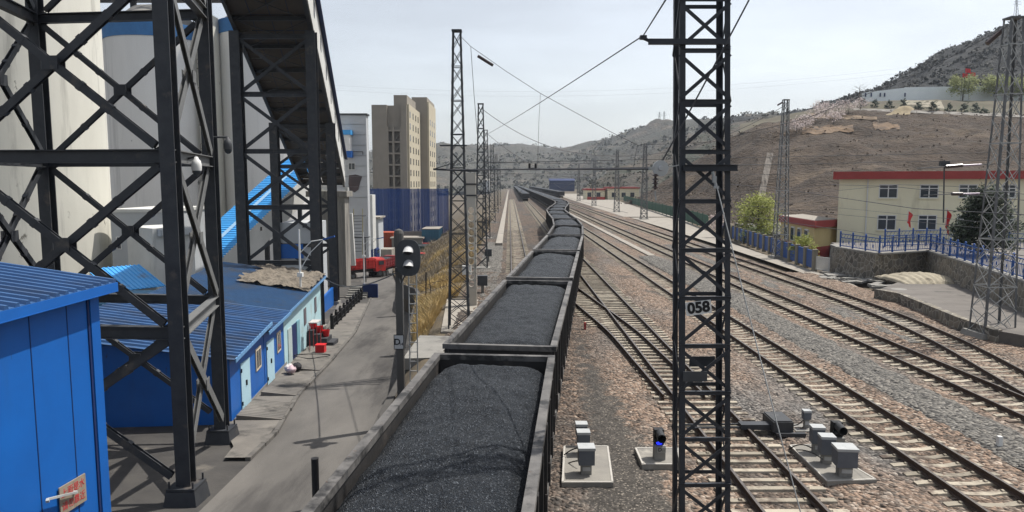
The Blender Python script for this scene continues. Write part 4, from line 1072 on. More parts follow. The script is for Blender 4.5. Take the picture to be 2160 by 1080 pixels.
b = MB(); E = [(CX+.02, s0.y, s0.z), (CX+.02, s1.y, s1.z), (CX+.02, s1.y, s1.z-sh_), (CX+.02, s0.y, s2.z)]
b.add([(x+.02, y, z) for x, y, z in E]+E, [(0, 3, 2, 1), (4, 5, 6, 7), (0, 1, 5, 4), (1, 2, 6, 5), (2, 3, 7, 6), (3, 0, 4, 7)])
bo = b.build('board', pm('rusty board', (.30, .25, .19), (.22, .18, .14), 6, .8, c3=(.16, .11, .08), s3=5, cov=.56), sg)
redp = pm('red brush paint', (.45, .03, .035), (.36, .03, .035), 5, .7)
up = V((0, .0, 1)); rt = V((0, s1.y-s0.y, s1.z-s0.z))
cen = V((CX+.042, yc, (s0.z+s1.z+s2.z+s1.z-sh_)/4))
for rowtxt, dz in (('上面是水', sh_*.22), ('请勿靠近', -sh_*.24)):
    M_ = facing(cen+V((0, 0, dz)), (0, 1, 0), (0, 0, 1)) 
    # slanted board: shear the baseline by the board's own tilt
    sl = (s1.z-s0.z)/(s1.y-s0.y)
    Ms = Matrix(((1, 0, 0, 0), (sl, 1, 0, 0), (0, 0, 1, 0), (0, 0, 0, 1)))
    lettering('lettering', rowtxt, sw*.225, redp, bo, M_ @ Matrix.Rotation(math.atan(sl), 4, 'Z'), .002, bold=.0)

# ------------------------------------------------------------------ blue shed along the road
t = thing('blue_shed', 'long blue shed with ribbed roof, its far half painted pale cyan', 'shed', (-13, 40, -2.5))
def wx(Y): return interp(Y, [(27.3, -11.0), (51.9, -13.9)])
BK = 6.3
def shed_seg(Y0, Y1, ez0, ez1, mat, tint, n, slope=.95):
    b = MB(); xa, xb = wx(Y0), wx(Y1)
    q = [(xa, Y0), (xb, Y1), (xb-BK, Y1-.6), (xa-BK, Y0-.6)]
    zb0, zb1 = zr(Y0)-.1, zr(Y1)-.1
    vs = [(*q[0], zb0), (*q[1], zb1), (*q[2], zb1), (*q[3], zb0), (*q[0], ez0), (*q[1], ez1), (*q[2], ez1+slope), (*q[3], ez0+slope)]
    b.add(vs, [(0, 1, 5, 4), (1, 2, 6, 5), (2, 3, 7, 6), (3, 0, 4, 7), (4, 5, 6, 7), (3, 2, 1, 0)]); b.build('wall', mat, t)
    b = MB(); o = V((xa+.38, Y0-.35, ez0+.05)); al = V((xb-xa, Y1-Y0+.55, ez1-ez0)); sl = V((-BK-.9, -.66, slope*1.15))
    corrugated(b, o, al, sl, n, .085); ro = b.build('roof', tint, t)
    b = MB(); b.bar(o+V((0, 0, -.03)), o+al+V((0, 0, -.03)), .05, .16); b.build('eave_fascia', pm('light blue trim', (.13, .28, .48), (.10, .22, .40)), t)
shed_seg(27.4, 33.2, .90, 1.12, blue, bluero, 15)
shed_seg(33.3, 37.9, .72, .76, blue, bluero, 13)
shed_seg(38.0, 51.6, .77, .90, cyan, pm('weathered blue roof', (.05, .12, .24), (.045, .10, .20), 1.2, .5, c3=(.10, .10, .10), s3=.45, cov=.47, sharp=.25), 52)
def wallpatch(name, Y0, Y1, z0, z1, mat, proud=.03, parent=None):
    b = MB(); xa, xb = wx(Y0)+proud, wx(Y1)+proud
    vs = [(xa, Y0, z0[0]), (xb, Y1, z0[1]), (xb, Y1, z1[1]), (xa, Y0, z1[0])]
    b.add(vs+[(x-proud+.005, y, z) for x, y, z in vs], [(0, 1, 2, 3), (0, 4, 5, 1), (1, 5, 6, 2), (2, 6, 7, 3), (3, 7, 4, 0)])
    return b.build(name, mat, parent or t)
def door(Y0, Y1, h, mat):
    za, zb_ = zr(Y0)+.15, zr(Y1)+.15
    d = wallpatch('door', Y0, Y1, (za, zb_), (za+h, zb_+h), mat, .04)
    ym = (Y0+Y1)/2; b = MB(); b.box((wx(ym)+.06, ym, zr(ym)+1.2), (.06, .10, .22)); b.build('handle', black, d)
    for zf in (.3, h-.3):
        b = MB(); b.box((wx(Y0)+.05, Y0+.03, za+zf), (.05, .06, .16)); b.build('hinge', steel, d)
    return d
door(28.9, 30.4, 2.0, cyandr); door(33.7, 35.3, 2.1, cyandr)
def shedwin(Y0, Y1, zc, h=.9):
    f = wallpatch('window', Y0, Y1, (zc, zc), (zc+h, zc+h), pm('window frame cream', (.55, .47, .36), (.5, .43, .33)), .05)
    ym = (Y0+Y1)/2
    for a, b_ in ((Y0+.12, ym-.05), (ym+.05, Y1-.12)): wallpatch('pane', a, b_, (zc+.12, zc+.12), (zc+h-.1, zc+h-.1), glass, .06, f)
shedwin(31.5, 32.5, -.72, 1.0); shedwin(36.1, 37.0, -1.0, 1.05)
wallpatch('doorway', 40.2, 41.6, (zr(40.2)+.12, zr(41.6)+.12), (zr(40.2)+2.15, zr(41.6)+2.15), bluedk, .03)
wallpatch('door', 39.0, 40.1, (zr(39)+.12, zr(40)+.12), (zr(39)+2.1, zr(40)+2.1), pm('faded door', (.40, .47, .46), (.33, .40, .40), 1.5, .8), .045)
wallpatch('door', 41.65, 42.6, (zr(41)+.12, zr(42)+.12), (zr(41)+2.15, zr(42)+2.15), pm('teal door', (.16, .34, .40), (.13, .28, .34), 1.5, .8, c3=(.3, .3, .26), s3=2, cov=.6), .05)
for Y in (44.3, 48.6): wallpatch('window', Y, Y+.8, (-1.2, -1.2), (-.15, -.15), pm('rust window', (.13, .10, .10), (.10, .10, .12)), .04)
wallpatch('wall_base', 28.1, 38.5, (zr(28), zr(38.5)), (zr(28)+.18, zr(38.5)+.38), conc, .025)
# rumpled tarpaulin on the far roof
def tarp(u, v):
    Y = lerp(44.0, 51.9, v); x = lerp(wx(Y)+.40, wx(Y)-4.0-1.2*noise.noise(V((0, Y, 3))), u)
    ez = interp(Y, [(38, .77), (51.6, .90)])+.17+(wx(Y)-x)*.157
    return (x, Y-.1*u, ez+.16+.16*noise.fractal(V((x*1.8, Y*1.1, 0)), 1, 2., 4)*1.0+.05*noise.noise(V((x*6, Y*6, 2))))
b = MB(); b.grid(tarp, 46, 80); b.grid(lambda u, v: (lambda p: (p[0], p[1], p[2]-.22))(tarp(1-u, v)), 46, 80)
tag(b.build('tarpaulin', pm('old tarpaulin', (.20, .17, .135), (.12, .105, .085), 1.6, .95, .5, 8, c3=(.07, .063, .055), s3=1.2, cov=.56)), 'crumpled brown tarpaulin thrown over the far end of the shed roof', 'tarpaulin')
b = MB()
b.grid(lambda u, v: (lambda p: (p[0]-4.5, p[1]-8.2+v*.7, p[2]+.4))((wx(44)-u*1.8, 44, .9+.06*noise.noise(V((u*9, v*5, 1))))), 14, 4)
tag(b.build('rag', palepath), 'pale torn strip of sheeting lying on the blue shed roof', 'rag')

# things along the shed front
def crate_red():
    Y = 42.8; p = V((wx(Y)+1.25, Y, zr(Y)+.13))
    t = thing('red_box', 'red sand box standing on the ramp by the small table', 'box', p)
    b = MB(); b.box(p+V((0, 0, .22)), (.55, .5, .44)); b.build('body', brightred, t)
    b = MB(); b.box(p+V((0, 0, .47)), (.6, .55, .05)); b.build('lid', brightred, t)
crate_red()
def stairs_dark():
    Y = 45.8; x0 = wx(Y)+.05
    t = thing('door_steps', 'dark grey steps against the pale cyan wall', 'steps', (x0, Y, zr(Y)))
    b = MB()
    for k in range(4): b.box((x0+.28+k*.42, Y, zr(Y)+.1+(1.05-.26*k)/2), (.418, 1.3, 1.05-.26*k))
    b.build('flight', pm('dark step paint', (.035, .037, .042), (.05, .05, .055), 2, .8), t)
    for k, lb in ((1, 'red bucket standing on the second dark step'), (2, 'red bucket on the third dark step, lower middle of the pile'), (0, 'red bucket on the top step by the cyan wall')):
        x = x0+.28+k*.42; z = zr(Y)+.1+1.05-.26*k
        u = thing('bucket', lb, 'bucket', (x, Y, z), 'red buckets on the steps')
        b = MB(); b.lathe((x, Y, z), [(.0, .005), (.17, .005), (.24, .42), (.26, .42), (.24, .40), (.16, .04)], 16); b.build('pail', brightred, u)
        b = MB(); b.path([(x-.25*math.cos(a), Y-.02, z+.4+.16*math.sin(a)) for a in [math.pi*i/8 for i in range(9)]], .012, 5); b.build('bail', steel, u)
stairs_dark()
def table():
    Y = 43.9; x = wx(Y)+.75; z = zr(Y)+.13
    t = thing('side_table', 'thin legged small table with a white top against the cyan wall', 'table', (x, Y, z))
    b = MB(); b.box((x, Y, z+1.75), (.55, 1., .06)); b.build('top', pm('table top', (.5, .47, .45)), t)
    for a in (-1, 1):
        for c in (-1, 1):
            b = MB(); b.bar((x+a*.23, Y+c*.42, z), (x+a*.23, Y+c*.42, z+1.72), .04); b.build('leg', redtrim, t)
table()
for k, (dx, dy) in enumerate(((0, 0), (.35, .4), (.2, -.35))):
    Y = 36.6+dy; x = wx(Y)+.5+dx
    b = MB(); b.grid(lambda u, v: (x+.24*math.cos(2*math.pi*u)*math.sin(math.pi*v), Y+.26*math.sin(2*math.pi*u)*math.sin(math.pi*v), zr(Y)+.40+.20*math.cos(math.pi*v)+.10*noise.noise(V((u*6, v*6, k)))), 14, 10)
    tag(b.build('rubbish_bag', pm('bag%d' % k, ((.65, .62, .60), (.03, .03, .035), (.55, .42, .45))[k]), None, True), ['white crumpled bag on the ramp below the shed window', 'black crumpled bag beside the white one on the ramp', 'pinkish crumpled bag nearest on the ramp'][k], 'bag', 'bags on the ramp')
b = MB(); Y = 41.6; b.path([(wx(Y)+1.2+.9*math.cos(a)+.3*math.sin(2*a), Y-1.2+.55*math.sin(a), zr(Y-1)+.33) for a in [i*.3 for i in range(22)]], .025, 6)
tag(b.build('hose', black), 'black hose coiled on the ribbed ramp before the dark doorway', 'hose')
# bollard fence along the road
t = thing('bollard_fence', 'row of black posts with rails between the road and the trestle foot', 'fence', (-13.7, 62, zr(62)))
bp = [(interp(Y, [(52, -13.25), (77, -16.0)]), Y) for Y in [52.5+2.45*k for k in range(11)]]
for x, y in bp:
    b = MB(); b.lathe((x, y, zr(y)), [(.14, 0), (.14, 1.15), (.09, 1.2), (.11, 1.3), (.0, 1.36)], 10); b.build('post', black, t)
b = MB()
for (x0, y0), (x1, y1) in zip(bp, bp[1:]):
    for h in (.35, .85): b.bar((x0, y0, zr(y0)+h), (x1, y1, zr(y1)+h), .06)
    for f in (.25, .5, .75): x, y = lerp(x0, x1, f), lerp(y0, y1, f); b.bar((x, y, zr(y)+.1), (x, y, zr(y)+1.), .05)
b.build('rail', black, t)
b = MB(); p0, p1 = V((-16.1, 60, 0)), V((-16.9, 77, 0)); b.slab([(-16.3, 58), (-16.1, 58), (-17.9, 74), (-18.1, 74)], zr(70)-.2, zr(62)+1.35); tag(b.build('panel_wall', blue), 'low bright blue sheet wall at the trestle foot', 'wall')
b = MB()
for k in range(5): b.box((-16.6+.02*k, 76+.45*k, zr(76)+.1+.1*k), (2.2, .45, .2+.2*k))
tag(b.build('stone_steps', conc), 'short flight of steps at the end of the black posts', 'steps')
b = MB(); b.box((-15.2, 76.9, zr(76)+.7), (1.6, .3, 1.5)); tag(b.build('road_barrier', bluedk), 'small navy barrier board at the far end of the black posts', 'barrier')
b = MB(); q = P(664, 968, 19); b.tube((q.x, q.y, zr(19)), q, .1, n=14); b.tube(q, q+V((0, 0, .02)), .105, n=14)
tag(b.build('bollard', black), 'single black pipe bollard by the near wagon', 'bollard')
b = MB(); b.box(G(735, 628, zr(66))+V((0, 0, .03)), (2.8, .06, .06)); tag(b.build('pole_on_ground', black), 'thin black pole lying on the forecourt by the road', 'pole')

# lamps
def lamp(label, x, y, z0, z1, armv, head):
    t = thing('street_lamp', label, 'street lamp', (x, y, z0), 'street lamps of the coal yard')
    b = MB(); b.tube((x, y, z0), (x, y, z1), .085, .06, 10); b.box((x, y, lerp(z0, z1, .62)), (.34, .3, .26)); b.build('pole', white, t)
    e = V((x, y, lerp(z0, z1, .86)))+V(armv)
    b = MB(); b.path([(x, y, lerp(z0, z1, .80)), V((x, y, lerp(z0, z1, .86))).lerp(e, .5)+V((0, 0, .1)), e], .035, 6); b.path([(x, y, lerp(z0, z1, .66)), V((x, y, lerp(z0, z1, .72))).lerp(e, .45), e+V((0, 0, -.03))], .03, 6); b.build('arm', white, t)
    d = V(armv).normalized()
    b = MB(); b.bar(e, e+d*.75, .26, .1); b.build('lamp_head', head, t)
y = 45.2; xq = P(634, 600, y).x
lamp('white lamp post with blue lamp head rising past the shed roof', xq, y, zr(y), P(634, 484, y).z, (1.5, .1, .42), bluefen)
y = 80.; xq = P(768, 580, y).x
lamp('white lamp post farther down the road, by the red trucks', xq, y, zr(y), P(768, 490, y).z, (1.6, -.3, .3), bluefen)
y = 150.; xq = P(1000, 470, y).x
lamp('thin far lamp post at the right end of the navy net', -7.4, 149, -3.8, P(1000, 402, 149).z, (-.9, 0, .3), white)

# ------------------------------------------------------------------ road signal
SX, SY = -4.22, 27.0
t = thing('signal_post', 'tall grey post signal with oval black board and two hooded lights', 'signal', (SX, SY, -.6))
zt = P(842, 492, SY).z
b = MB(); b.box((SX, SY, (zt-.6)/2), (.27, .27, zt+.6)); b.lathe((SX, SY, zt), [(.19, -.5), (.19, 0), (.15, .12), (.0, .18)], 14); b.build('post', pm('signal post concrete', (.13, .128, .12), (.085, .083, .08), 1.3, .9, stretch=(1, 1, .2)), t)
hc = P(861, 544, SY-.45)
b = MB(); rx, rz = .46, .69; n = 32; ov = []
for i in range(n):
    a = 2*math.pi*i/n; ca, sa = math.cos(a), math.sin(a); ov.append((rx*math.copysign(abs(ca)**.72, ca), rz*math.copysign(abs(sa)**.72, sa)))
b.add([(hc.x+x, hc.y, hc.z+z) for x, z in ov]+[(hc.x+x, hc.y+.06, hc.z+z) for x, z in ov], [tuple(range(n)), tuple(range(n, 2*n))[::-1]]+[(i, n+i, n+(i+1) % n, (i+1) % n) for i in range(n)])
b.build('backboard', pm('signal board', (.045, .05, .056), (.07, .075, .08), 1.6, .6, c3=(.10, .105, .11), s3=2, cov=.6), t)
for dz in (.27, -.25):
    f = MB(); c = V((hc.x+.01, hc.y, hc.z+dz)); pts = []; n = 16
    # hood: half tube open below, sloping out to the camera
    vs = []
    for i in range(n+1):
        a = R(-15+210*i/n); x, z = .185*math.cos(a), .185*math.sin(a)
        ln = .46*(.35+.65*max(0, math.sin(a)))
        vs += [(c.x+x, c.y, c.z+z), (c.x+x*1.05, c.y-ln, c.z+z*.98-.17*ln/.46)]
    f.add(vs, [(2*i, 2*i+1, 2*i+3, 2*i+2) for i in range(n)])
    ho = f.build('hood', pm('hood paint', (.55, .55, .55), (.45, .45, .45), 3, .4), t)
    b = MB(); b.tube(c, c+V((0, -.05, 0)), .16, n=18); b.build('lens', black, t)
b = MB(); b.path([(SX+.0, SY-.2, hc.z-.75), (SX+.1, SY-.3, hc.z-1.0), (SX+.25, SY-.25, hc.z-.7)], .03, 6); b.box((SX+.05, SY-.2, hc.z-.45), (.3, .4, .15)); b.build('bracket', steel, t)
b = MB()
for dx in (.32, .62):
    b.tube((SX+dx, SY+.25, -.6), (SX+dx, SY+.25, hc.z-.6), .025, n=6)
k = 0; z = -.3
while z < hc.z-.8: b.bar((SX+.32, SY+.25, z), (SX+.62, SY+.25, z), .03); z += .38
b.build('ladder', mastlt, t)
dp = P(841, 722, SY-.2)
b = MB(); b.box((dp.x, SY-.16, dp.z), (.34, .03, .52), mi=0); b.box((dp.x, SY-.15, dp.z), (.39, .03, .57), mi=1); do = b.build('number_plate', [pm('plate white', (.55, .57, .58), (.48, .5, .5), 3, .6), black], t)
lettering('lettering', 'D', .33, black, do, facing((dp.x-.06, SY-.18, dp.z-.0), (1, 0, 0), (0, 0, 1)), bold=.008)
lettering('lettering', '14', .15, black, do, facing((dp.x+.09, SY-.18, dp.z-.08), (1, 0, 0), (0, 0, 1)), bold=.004)
# concrete block by the bank
p = G(900, 745, -.4)
t = thing('concrete_slab', 'pale concrete slab block by the near wagon, at the end of the grass bank', 'slab', (-3.9, 33.5, -.6))
b = MB(); b.slab([(-4.75, 31.0), (-2.75, 31.2), (-2.7, 35.6), (-4.6, 35.8)], -.5, .02); b.build('top', conc, t)
b = MB(); b.slab([(-4.6, 31.15), (-2.9, 31.3), (-2.85, 35.4), (-4.5, 35.6)], -1.4, -.502); b.build('base', tandk, t)
b = MB(); b.slab([(-3.6, 36.6), (-1.9, 36.6), (-2.1, 47), (-4.2, 47)], -.2, .05); tag(b.build('walkway', palepath), 'pale concrete walkway at the foot of the left lattice mast', 'walkway')
# cable gear beyond the mast
for k, (px, py, Y) in enumerate(((1018, 640, 50), (1030, 560, 70), (985, 610, 56))):
    q = P(px, py, Y); t = thing('trackside_box', ['grey trackside box on a stand behind the holed pole', 'small far trackside box beside the leftmost track', 'white trackside box left of the holed pole'][k], 'equipment box', (q.x, Y, 0), 'trackside boxes left of the train')
    b = MB(); b.box((q.x, Y, .9), (.7, .5, .7)); b.build('case', (steelgr, steelgr, white)[k], t)
    b = MB(); b.bar((q.x, Y, -.1), (q.x, Y, .55), .2); b.build('stand', conc, t)

# ------------------------------------------------------------------ ground signals, relay boxes, point machine
def relay_box(label, p, w, d, h, sc=1., rz=0.):
    t = thing('relay_box', label, 'relay box', p, 'grey relay boxes by the points')
    w *= 1.15; d *= 1.15; h *= 1.1
    b = MB(); b.box(V(p)+V((0, 0, .14)), (w*.66, d*.6, .28), rz); b.build('stand', conc, t)
    b = MB(); b.box(V(p)+V((-.02*rz, -d*.3-.006, .16)), (w*.5, .012, .11), rz); b.build('label_plate', pm('plate dull white', (.45, .45, .44)), t)
    b = MB(); b.box(V(p)+V((0, 0, .28+h/2)), (w, d, h), rz); b.build('case', pm('relay grey', (.12, .13, .15), (.09, .10, .115), 3, .6), t)
    b = MB(); b.box(V(p)+V((0, 0, .28+h+.035)), (w*1.08, d*1.1, .07), rz); b.build('lid', pm('sunlit relay top', (.40, .41, .41), (.33, .34, .34), 4, .5), t)  # much paler than the case: the sunlit top is given as colour
    return t
def slab_px(name, label, corners, z0, z1, rim=True):
    q = [G(x, y, z1) for x, y in corners]
    c = sum(q, V((0, 0, 0)))/len(q)
    t = thing(name, label, 'slab', (c.x, c.y, 0), 'concrete slabs beside the points')
    b = MB(); b.slab([(p.x, p.y) for p in q][::-1], z0, z1); b.build('plate', pm('slab concrete', (.25, .235, .205), (.18, .17, .155), 1.6, .9, .4, 12, c3=(.32, .30, .26), s3=1.2, cov=.55), t)
    if rim:
        b = MB(); n = len(q)
        for i in range(n):
            a, d = q[i], q[(i+1) % n]; ua = (c-a).normalized()*.05; ud = (c-d).normalized()*.05
            b.bar(V((a.x+ua.x, a.y+ua.y, z1+.002)), V((d.x+ud.x, d.y+ud.y, z1+.002)), .05, .02)
        b.build('edge', pm('pale slab edge', (.45, .43, .39), (.36, .34, .31), 3, .9), t)
    return t
slab_px('concrete_slab', 'pale concrete slab with three relay boxes beside the near wagon', [(1189, 940), (1283, 940), (1294, 1018), (1185, 1018)], -.1, .2)
for k, (px, py, w, h, lb) in enumerate(((1236, 998, .36, .36, 'largest grey relay box on the slab by the near wagon'), (1230, 956, .30, .28, 'middle relay box on the slab by the near wagon'), (1226, 936, .28, .26, 'farthest relay box on the slab by the near wagon'))):
    relay_box(lb, G(px, py, .2), w, w*.9, h)
for k, px in enumerate((1215, 1258)):
    q = G(px, 1030, .0); b = MB(); b.box((q.x, q.y, .06), (.36, .22, .14)); tag(b.build('stone_block', concsl), ['left pale stone block lying at the slab edge', 'right pale stone block lying at the slab edge'][k], 'stone block', 'stone blocks at the slab edge')
slab_px('concrete_slab', 'small concrete slab under the blue-lit ground signal', [(1338, 944), (1432, 944), (1438, 980), (1354, 980)], -.15, .2)
slab_px('concrete_slab', 'long concrete slab carrying relay boxes right of the points', [(1664, 938), (1722, 936), (1850, 1012), (1745, 1016)], -.1, .12)
def ground_signal(label, px, py, blue_lit):
    p = G(px, py, .2); t = thing('ground_signal', label, 'ground signal', p, 'short ground signals by the points')
    b = MB(); b.box(p+V((0, 0, .2)), (.30, .26, .4)); b.build('pedestal', conc, t)
    b = MB()
    for dz, ln in ((.50, .06), (.70, .06)): b.box(p+V((0, .12, dz)), (.26, .22, .22))
    b.build('case', black, t)
    for dz in (.49, .72):
        b = MB(); n = 18; vs = []
        c = p+V((0, .02, dz)); ln = .34 if dz > .6 else .2
        for i in range(n+1):
            a = R(-50+280*i/n) if dz < .6 else R(360*i/n)
            l2 = ln if dz > .6 else ln*(.3+.7*max(0, math.sin(a)))
            vs += [(c.x+.115*math.cos(a), c.y, c.z+.115*math.sin(a)), (c.x+.12*math.cos(a), c.y-l2, c.z+.12*math.sin(a)-.05)]
        b.add(vs, [(2*i, 2*i+1, 2*i+3, 2*i+2) for i in range(n)]); b.build('hood', pm('hood black', (.022, .022, .023), (.04, .04, .04), 4, .4), t)
        b = MB(); b.tube(c, c+V((0, -.03, 0)), .10, n=16)
        lit = blue_lit and dz < .6
        b.build('lens', pm('blue signal lamp', (.02, .03, .6), (.02, .03, .5), 8, .3, emit=(.015, .03, 1., 1.6)) if lit else black, t)
    return t, p
t, p = ground_signal('short black ground signal with a lit blue lamp and a D plate', 1390, 967, True)
b = MB(); b.box(p+V((.03, -.145, .30)), (.24, .02, .15)); po = b.build('number_plate', pm('grey plate', (.30, .30, .28), (.26, .26, .24), 6, .7), t)
lettering('lettering', 'D', .14, black, po, facing(p+V((-.01, -.158, .305)), (1, 0, 0), (0, 0, 1)), bold=.004)
lettering('lettering', '11', .08, black, po, facing(p+V((.085, -.158, .275)), (1, 0, 0), (0, 0, 1)))
ground_signal('short black ground signal seen side on, behind the grey relay boxes', 1766, 950, False)
for k, (px, py, w, h, lb) in enumerate(((1780, 1002, .44, .40, 'large grey relay box at the near end of the long slab'), (1742, 976, .32, .40, 'narrow grey relay box in the middle of the long slab'), (1722, 953, .30, .38, 'narrow grey relay box at the far end of the long slab'))):
    relay_box(lb, G(px, py, .12), w, w*.9, h, rz=-.1)
def cable(label, pts, r=.018):
    b = MB(); b.path(pts, r, 6); tag(b.build('cable', black), label, 'cable', 'cables of the points')
def cab2(p0, p1, sag): return [p0.lerp(p1, i/8)+V((0, 0, sag*4*(i/8)*(1-i/8))) for i in range(9)]
cable('black cable looping from the narrow relay box to the rail', cab2(G(1735, 968, .45), G(1672, 950, .03), .1)); cable('black cable from the far relay box to the sleepers', cab2(G(1712, 945, .45), G(1664, 948, .03), .12))
cable('black cable from the middle relay box towards the near wagon', cab2(G(1222, 945, .45), G(1190, 960, .25), .05)); cable('lower black cable from the relay box towards the near wagon', cab2(G(1224, 972, .4), G(1186, 985, .02), .05))
# point machine
q = G(1640, 905, .1); 
t = thing('point_machine', 'dark point machine box bolted beside the switch rail', 'point machine', (q.x, q.y, 0))
b = MB(); b.box((q.x, q.y, .32), (.62, .95, .32)); b.box((q.x, q.y, .49), (.56, .88, .05)); b.build('case', pm('machine grey', (.055, .057, .06), (.04, .042, .045), 3, .55, c3=(.09, .09, .09), s3=3, cov=.6), t)
b = MB(); b.box((q.x-.75, q.y-.1, .25), (.95, .34, .16)); b.box((q.x+.2, q.y-.55, .12), (.9, .12, .1)); b.build('mount', steel, t)
b = MB()
for dy in (-.18, .12): b.bar((q.x-1., q.y+dy, .22), (q.x-2.9, q.y+dy, .2), .05)
b.build('throw_rod', steel, t)
b = MB(); e = G(1700, 906, .0); b.box((e.x, e.y, .02), (.9, .7, .1)); tag(b.build('concrete_slab', conc), 'tiny concrete slab right of the point machine', 'slab', 'concrete slabs beside the points')
relay_box('small grey junction box on the tiny slab by the point machine', V((e.x, e.y, .07)), .2, .18, .2)
cable('short black cable from the point machine to the junction box', cab2(V((q.x+.3, q.y, .3)), V((e.x-.1, e.y, .3)), -.12))
b = MB(); e = G(2107, 948, 0); b.box((e.x, e.y, .2), (.12, .12, .4)); tag(b.build('marker_post', white), 'stubby white marker post in the grey gravel', 'marker post')
b = MB(); e = G(1234, 695, 0); b.box((e.x, e.y, .12), (.12, .1, .5)); tag(b.build('marker_peg', redtrim), 'small dark red peg in the stones beside the second wagon', 'marker peg')

# ------------------------------------------------------------------ station house, hut, stone wall, fences on the right
E_ = V((.907, -.42, 0)).normalized(); D_ = V((.42, .907, 0)).normalized()
O_ = P(1771, 370, 75.); O_.z = 0
zp = P(1771, 378, 75.).z
t = thing('station_house', 'cream two-storey house with a red roof band, behind the blue railing', 'house', (O_.x, O_.y, 0))
def bx(b, u0, u1, v0, v1, z0, z1, mi=0):
    q = [O_+E_*u0+D_*v0, O_+E_*u1+D_*v0, O_+E_*u1+D_*v1, O_+E_*u0+D_*v1]
    b.slab([(p.x, p.y) for p in q], z0, z1, mi)
b = MB(); bx(b, 0, 24, 0, 12, -.1, zp); b.build('wall', cream, t)
b = MB(); bx(b, -.6, 24.6, -.7, 12.6, zp+.002, zp+.78); b.build('roof_band', redtrim, t)
def uon(px):                    # distance along the facade seen at photo column px
    d = ray(px, 420); k = (O_.x*E_.y-O_.y*E_.x)/(d.x*E_.y-d.y*E_.x); p = d*k
    return (V((p.x, p.y, 0))-O_).dot(E_), k*d.y
for r_, (y0, y1) in enumerate(((389, 418), (453, 485))):
    for px0, px1 in ((1853, 1893), (1939, 1979), (2021, 2061), (2112, 2142)):
        u0, Yk = uon(px0); u1, Yk2 = uon(px1)
        za, zb_ = P(px0, y0, Yk).z, P(px0, y1, Yk).z
        f = MB(); fr = .09
        bx(f, u0, u1, -.05, .0, za-fr, za); bx(f, u0, u1, -.05, .0, zb_, zb_+fr); bx(f, u0, u0+fr, -.052, .0, zb_+fr+.001, za-fr-.001); bx(f, u1-fr, u1, -.052, .0, zb_+fr+.001, za-fr-.001)
        bx(f, (u0+u1)/2-.05, (u0+u1)/2+.05, -.048, 0, zb_+fr, za-fr); bx(f, u0+fr, u1-fr, -.046, 0, lerp(za, zb_, .32), lerp(za, zb_, .32)+.09)
        fo = f.build('window', white, t)
        g = MB(); bx(g, u0+.02, u1-.02, -.02, .04, zb_+.02, za-.02); g.build('pane', glass, fo)
        s_ = MB(); bx(s_, u0-.1, u1+.1, -.12, 0, zb_-.1, zb_-.002); s_.build('sill', cream, fo)
u, _ = uon(1829); b = MB(); q = O_+E_*u-D_*.08; b.tube((q.x, q.y, 0), (q.x, q.y, zp), .07, n=8); b.build('drainpipe', white, t)
# hut
t = thing('gate_hut', 'low yellow hut with a red band round its flat roof, beside the stone wall', 'hut', G(1720, 560, 0))
h0, h1, h2 = P(1647, 470, 85), P(1718, 470, 73.5), P(1768, 470, 76.5)
for v in (h0, h1, h2): v.z = 0
h3 = h0+(h2-h1); zt = P(1718, 505, 73.5).z
zt = 3.15
b = MB(); b.slab([(p.x, p.y) for p in (h0, h1, h2, h3)], -.1, zt); b.build('wall', yellow, t)
cc = (h0+h1+h2+h3)/4
def grow(p, k): d = p-cc; return (cc.x+d.x*k, cc.y+d.y*k)
b = MB(); b.slab([grow(p, 1.006) for p in (h0, h1, h2, h3)], -.1, 1.1); b.build('plinth', redtrim, t)
b = MB(); b.slab([grow(p, 1.09) for p in (h0, h1, h2, h3)], zt+.002, zt+.7); b.build('roof_band', redtrim, t)
b = MB(); b.slab([grow(p, 1.03) for p in (h0, h1, h2, h3)], zt+.703, zt+.76); b.build('roof', palepath, t)
d = (h1-h0); nrm = V((d.y, -d.x, 0)).normalized()
if nrm.x > 0: nrm = -nrm
for k in range(4):
    c = h0+d*(.22+.2*k)+nrm*.06
    f = MB(); f.box((c.x, c.y, 2.05), (1.1, .14, 1.6), math.atan2(d.y, d.x)); fo = f.build('window', white, t)
    c2 = c+nrm*.04; g = MB(); g.box((c2.x, c2.y, 2.05), (.9, .14, 1.35), math.atan2(d.y, d.x)); g.build('pane', glass, fo)
b = MB(); b.box((h1.x+.8, h1.y-1.4, .0), (.02, .02, .02)); 
# stone retaining wall and terrace
TZ = 2.2
w0, w1, w2, w3 = V((28.0, 60.5, 0)), V((28.6, 55.2, 0)), V((34.0, 57.6, 0)), V((26.2, 30.2, 0))
w3 = V((29.0, 40.0, 0)); w4 = V((26.5, 30, 0))
t = thing('stone_wall', 'rubble stone retaining wall under the blue terrace railing', 'wall', (w1.x, w1.y, 0))
line = [V((28.6, 63, 0)), w0, w1, w2, w3, w4]
def bat(i):                     # inward normal
    a = line[max(i-1, 0)]; c = line[min(i+1, len(line)-1)]; d = (c-a).normalized(); return V((-d.y, d.x, 0))
b = MB(); vs = []
for i, p in enumerate(line):
    nI = V((1, .15, 0)).normalized()
    vs += [(p.x-nI.x*.25, p.y-nI.y*.25-.1, -.1), (p.x, p.y, TZ), (p.x+.8, p.y+.25, TZ), (p.x+.8, p.y+.25, -.1)]
for i in range(len(line)-1):
    for j in range(3): b.add([vs[i*4+j], vs[i*4+4+j], vs[i*4+5+j], vs[i*4+1+j]], [(0, 1, 2, 3)])
b.build('masonry', stonew, t)
b = MB()
for p, q in zip(line, line[1:]): b.bar(p+V((.28, .05, TZ+.065)), q+V((.28, .05, TZ+.065)), .62, .13)
b.build('coping', conc, t)
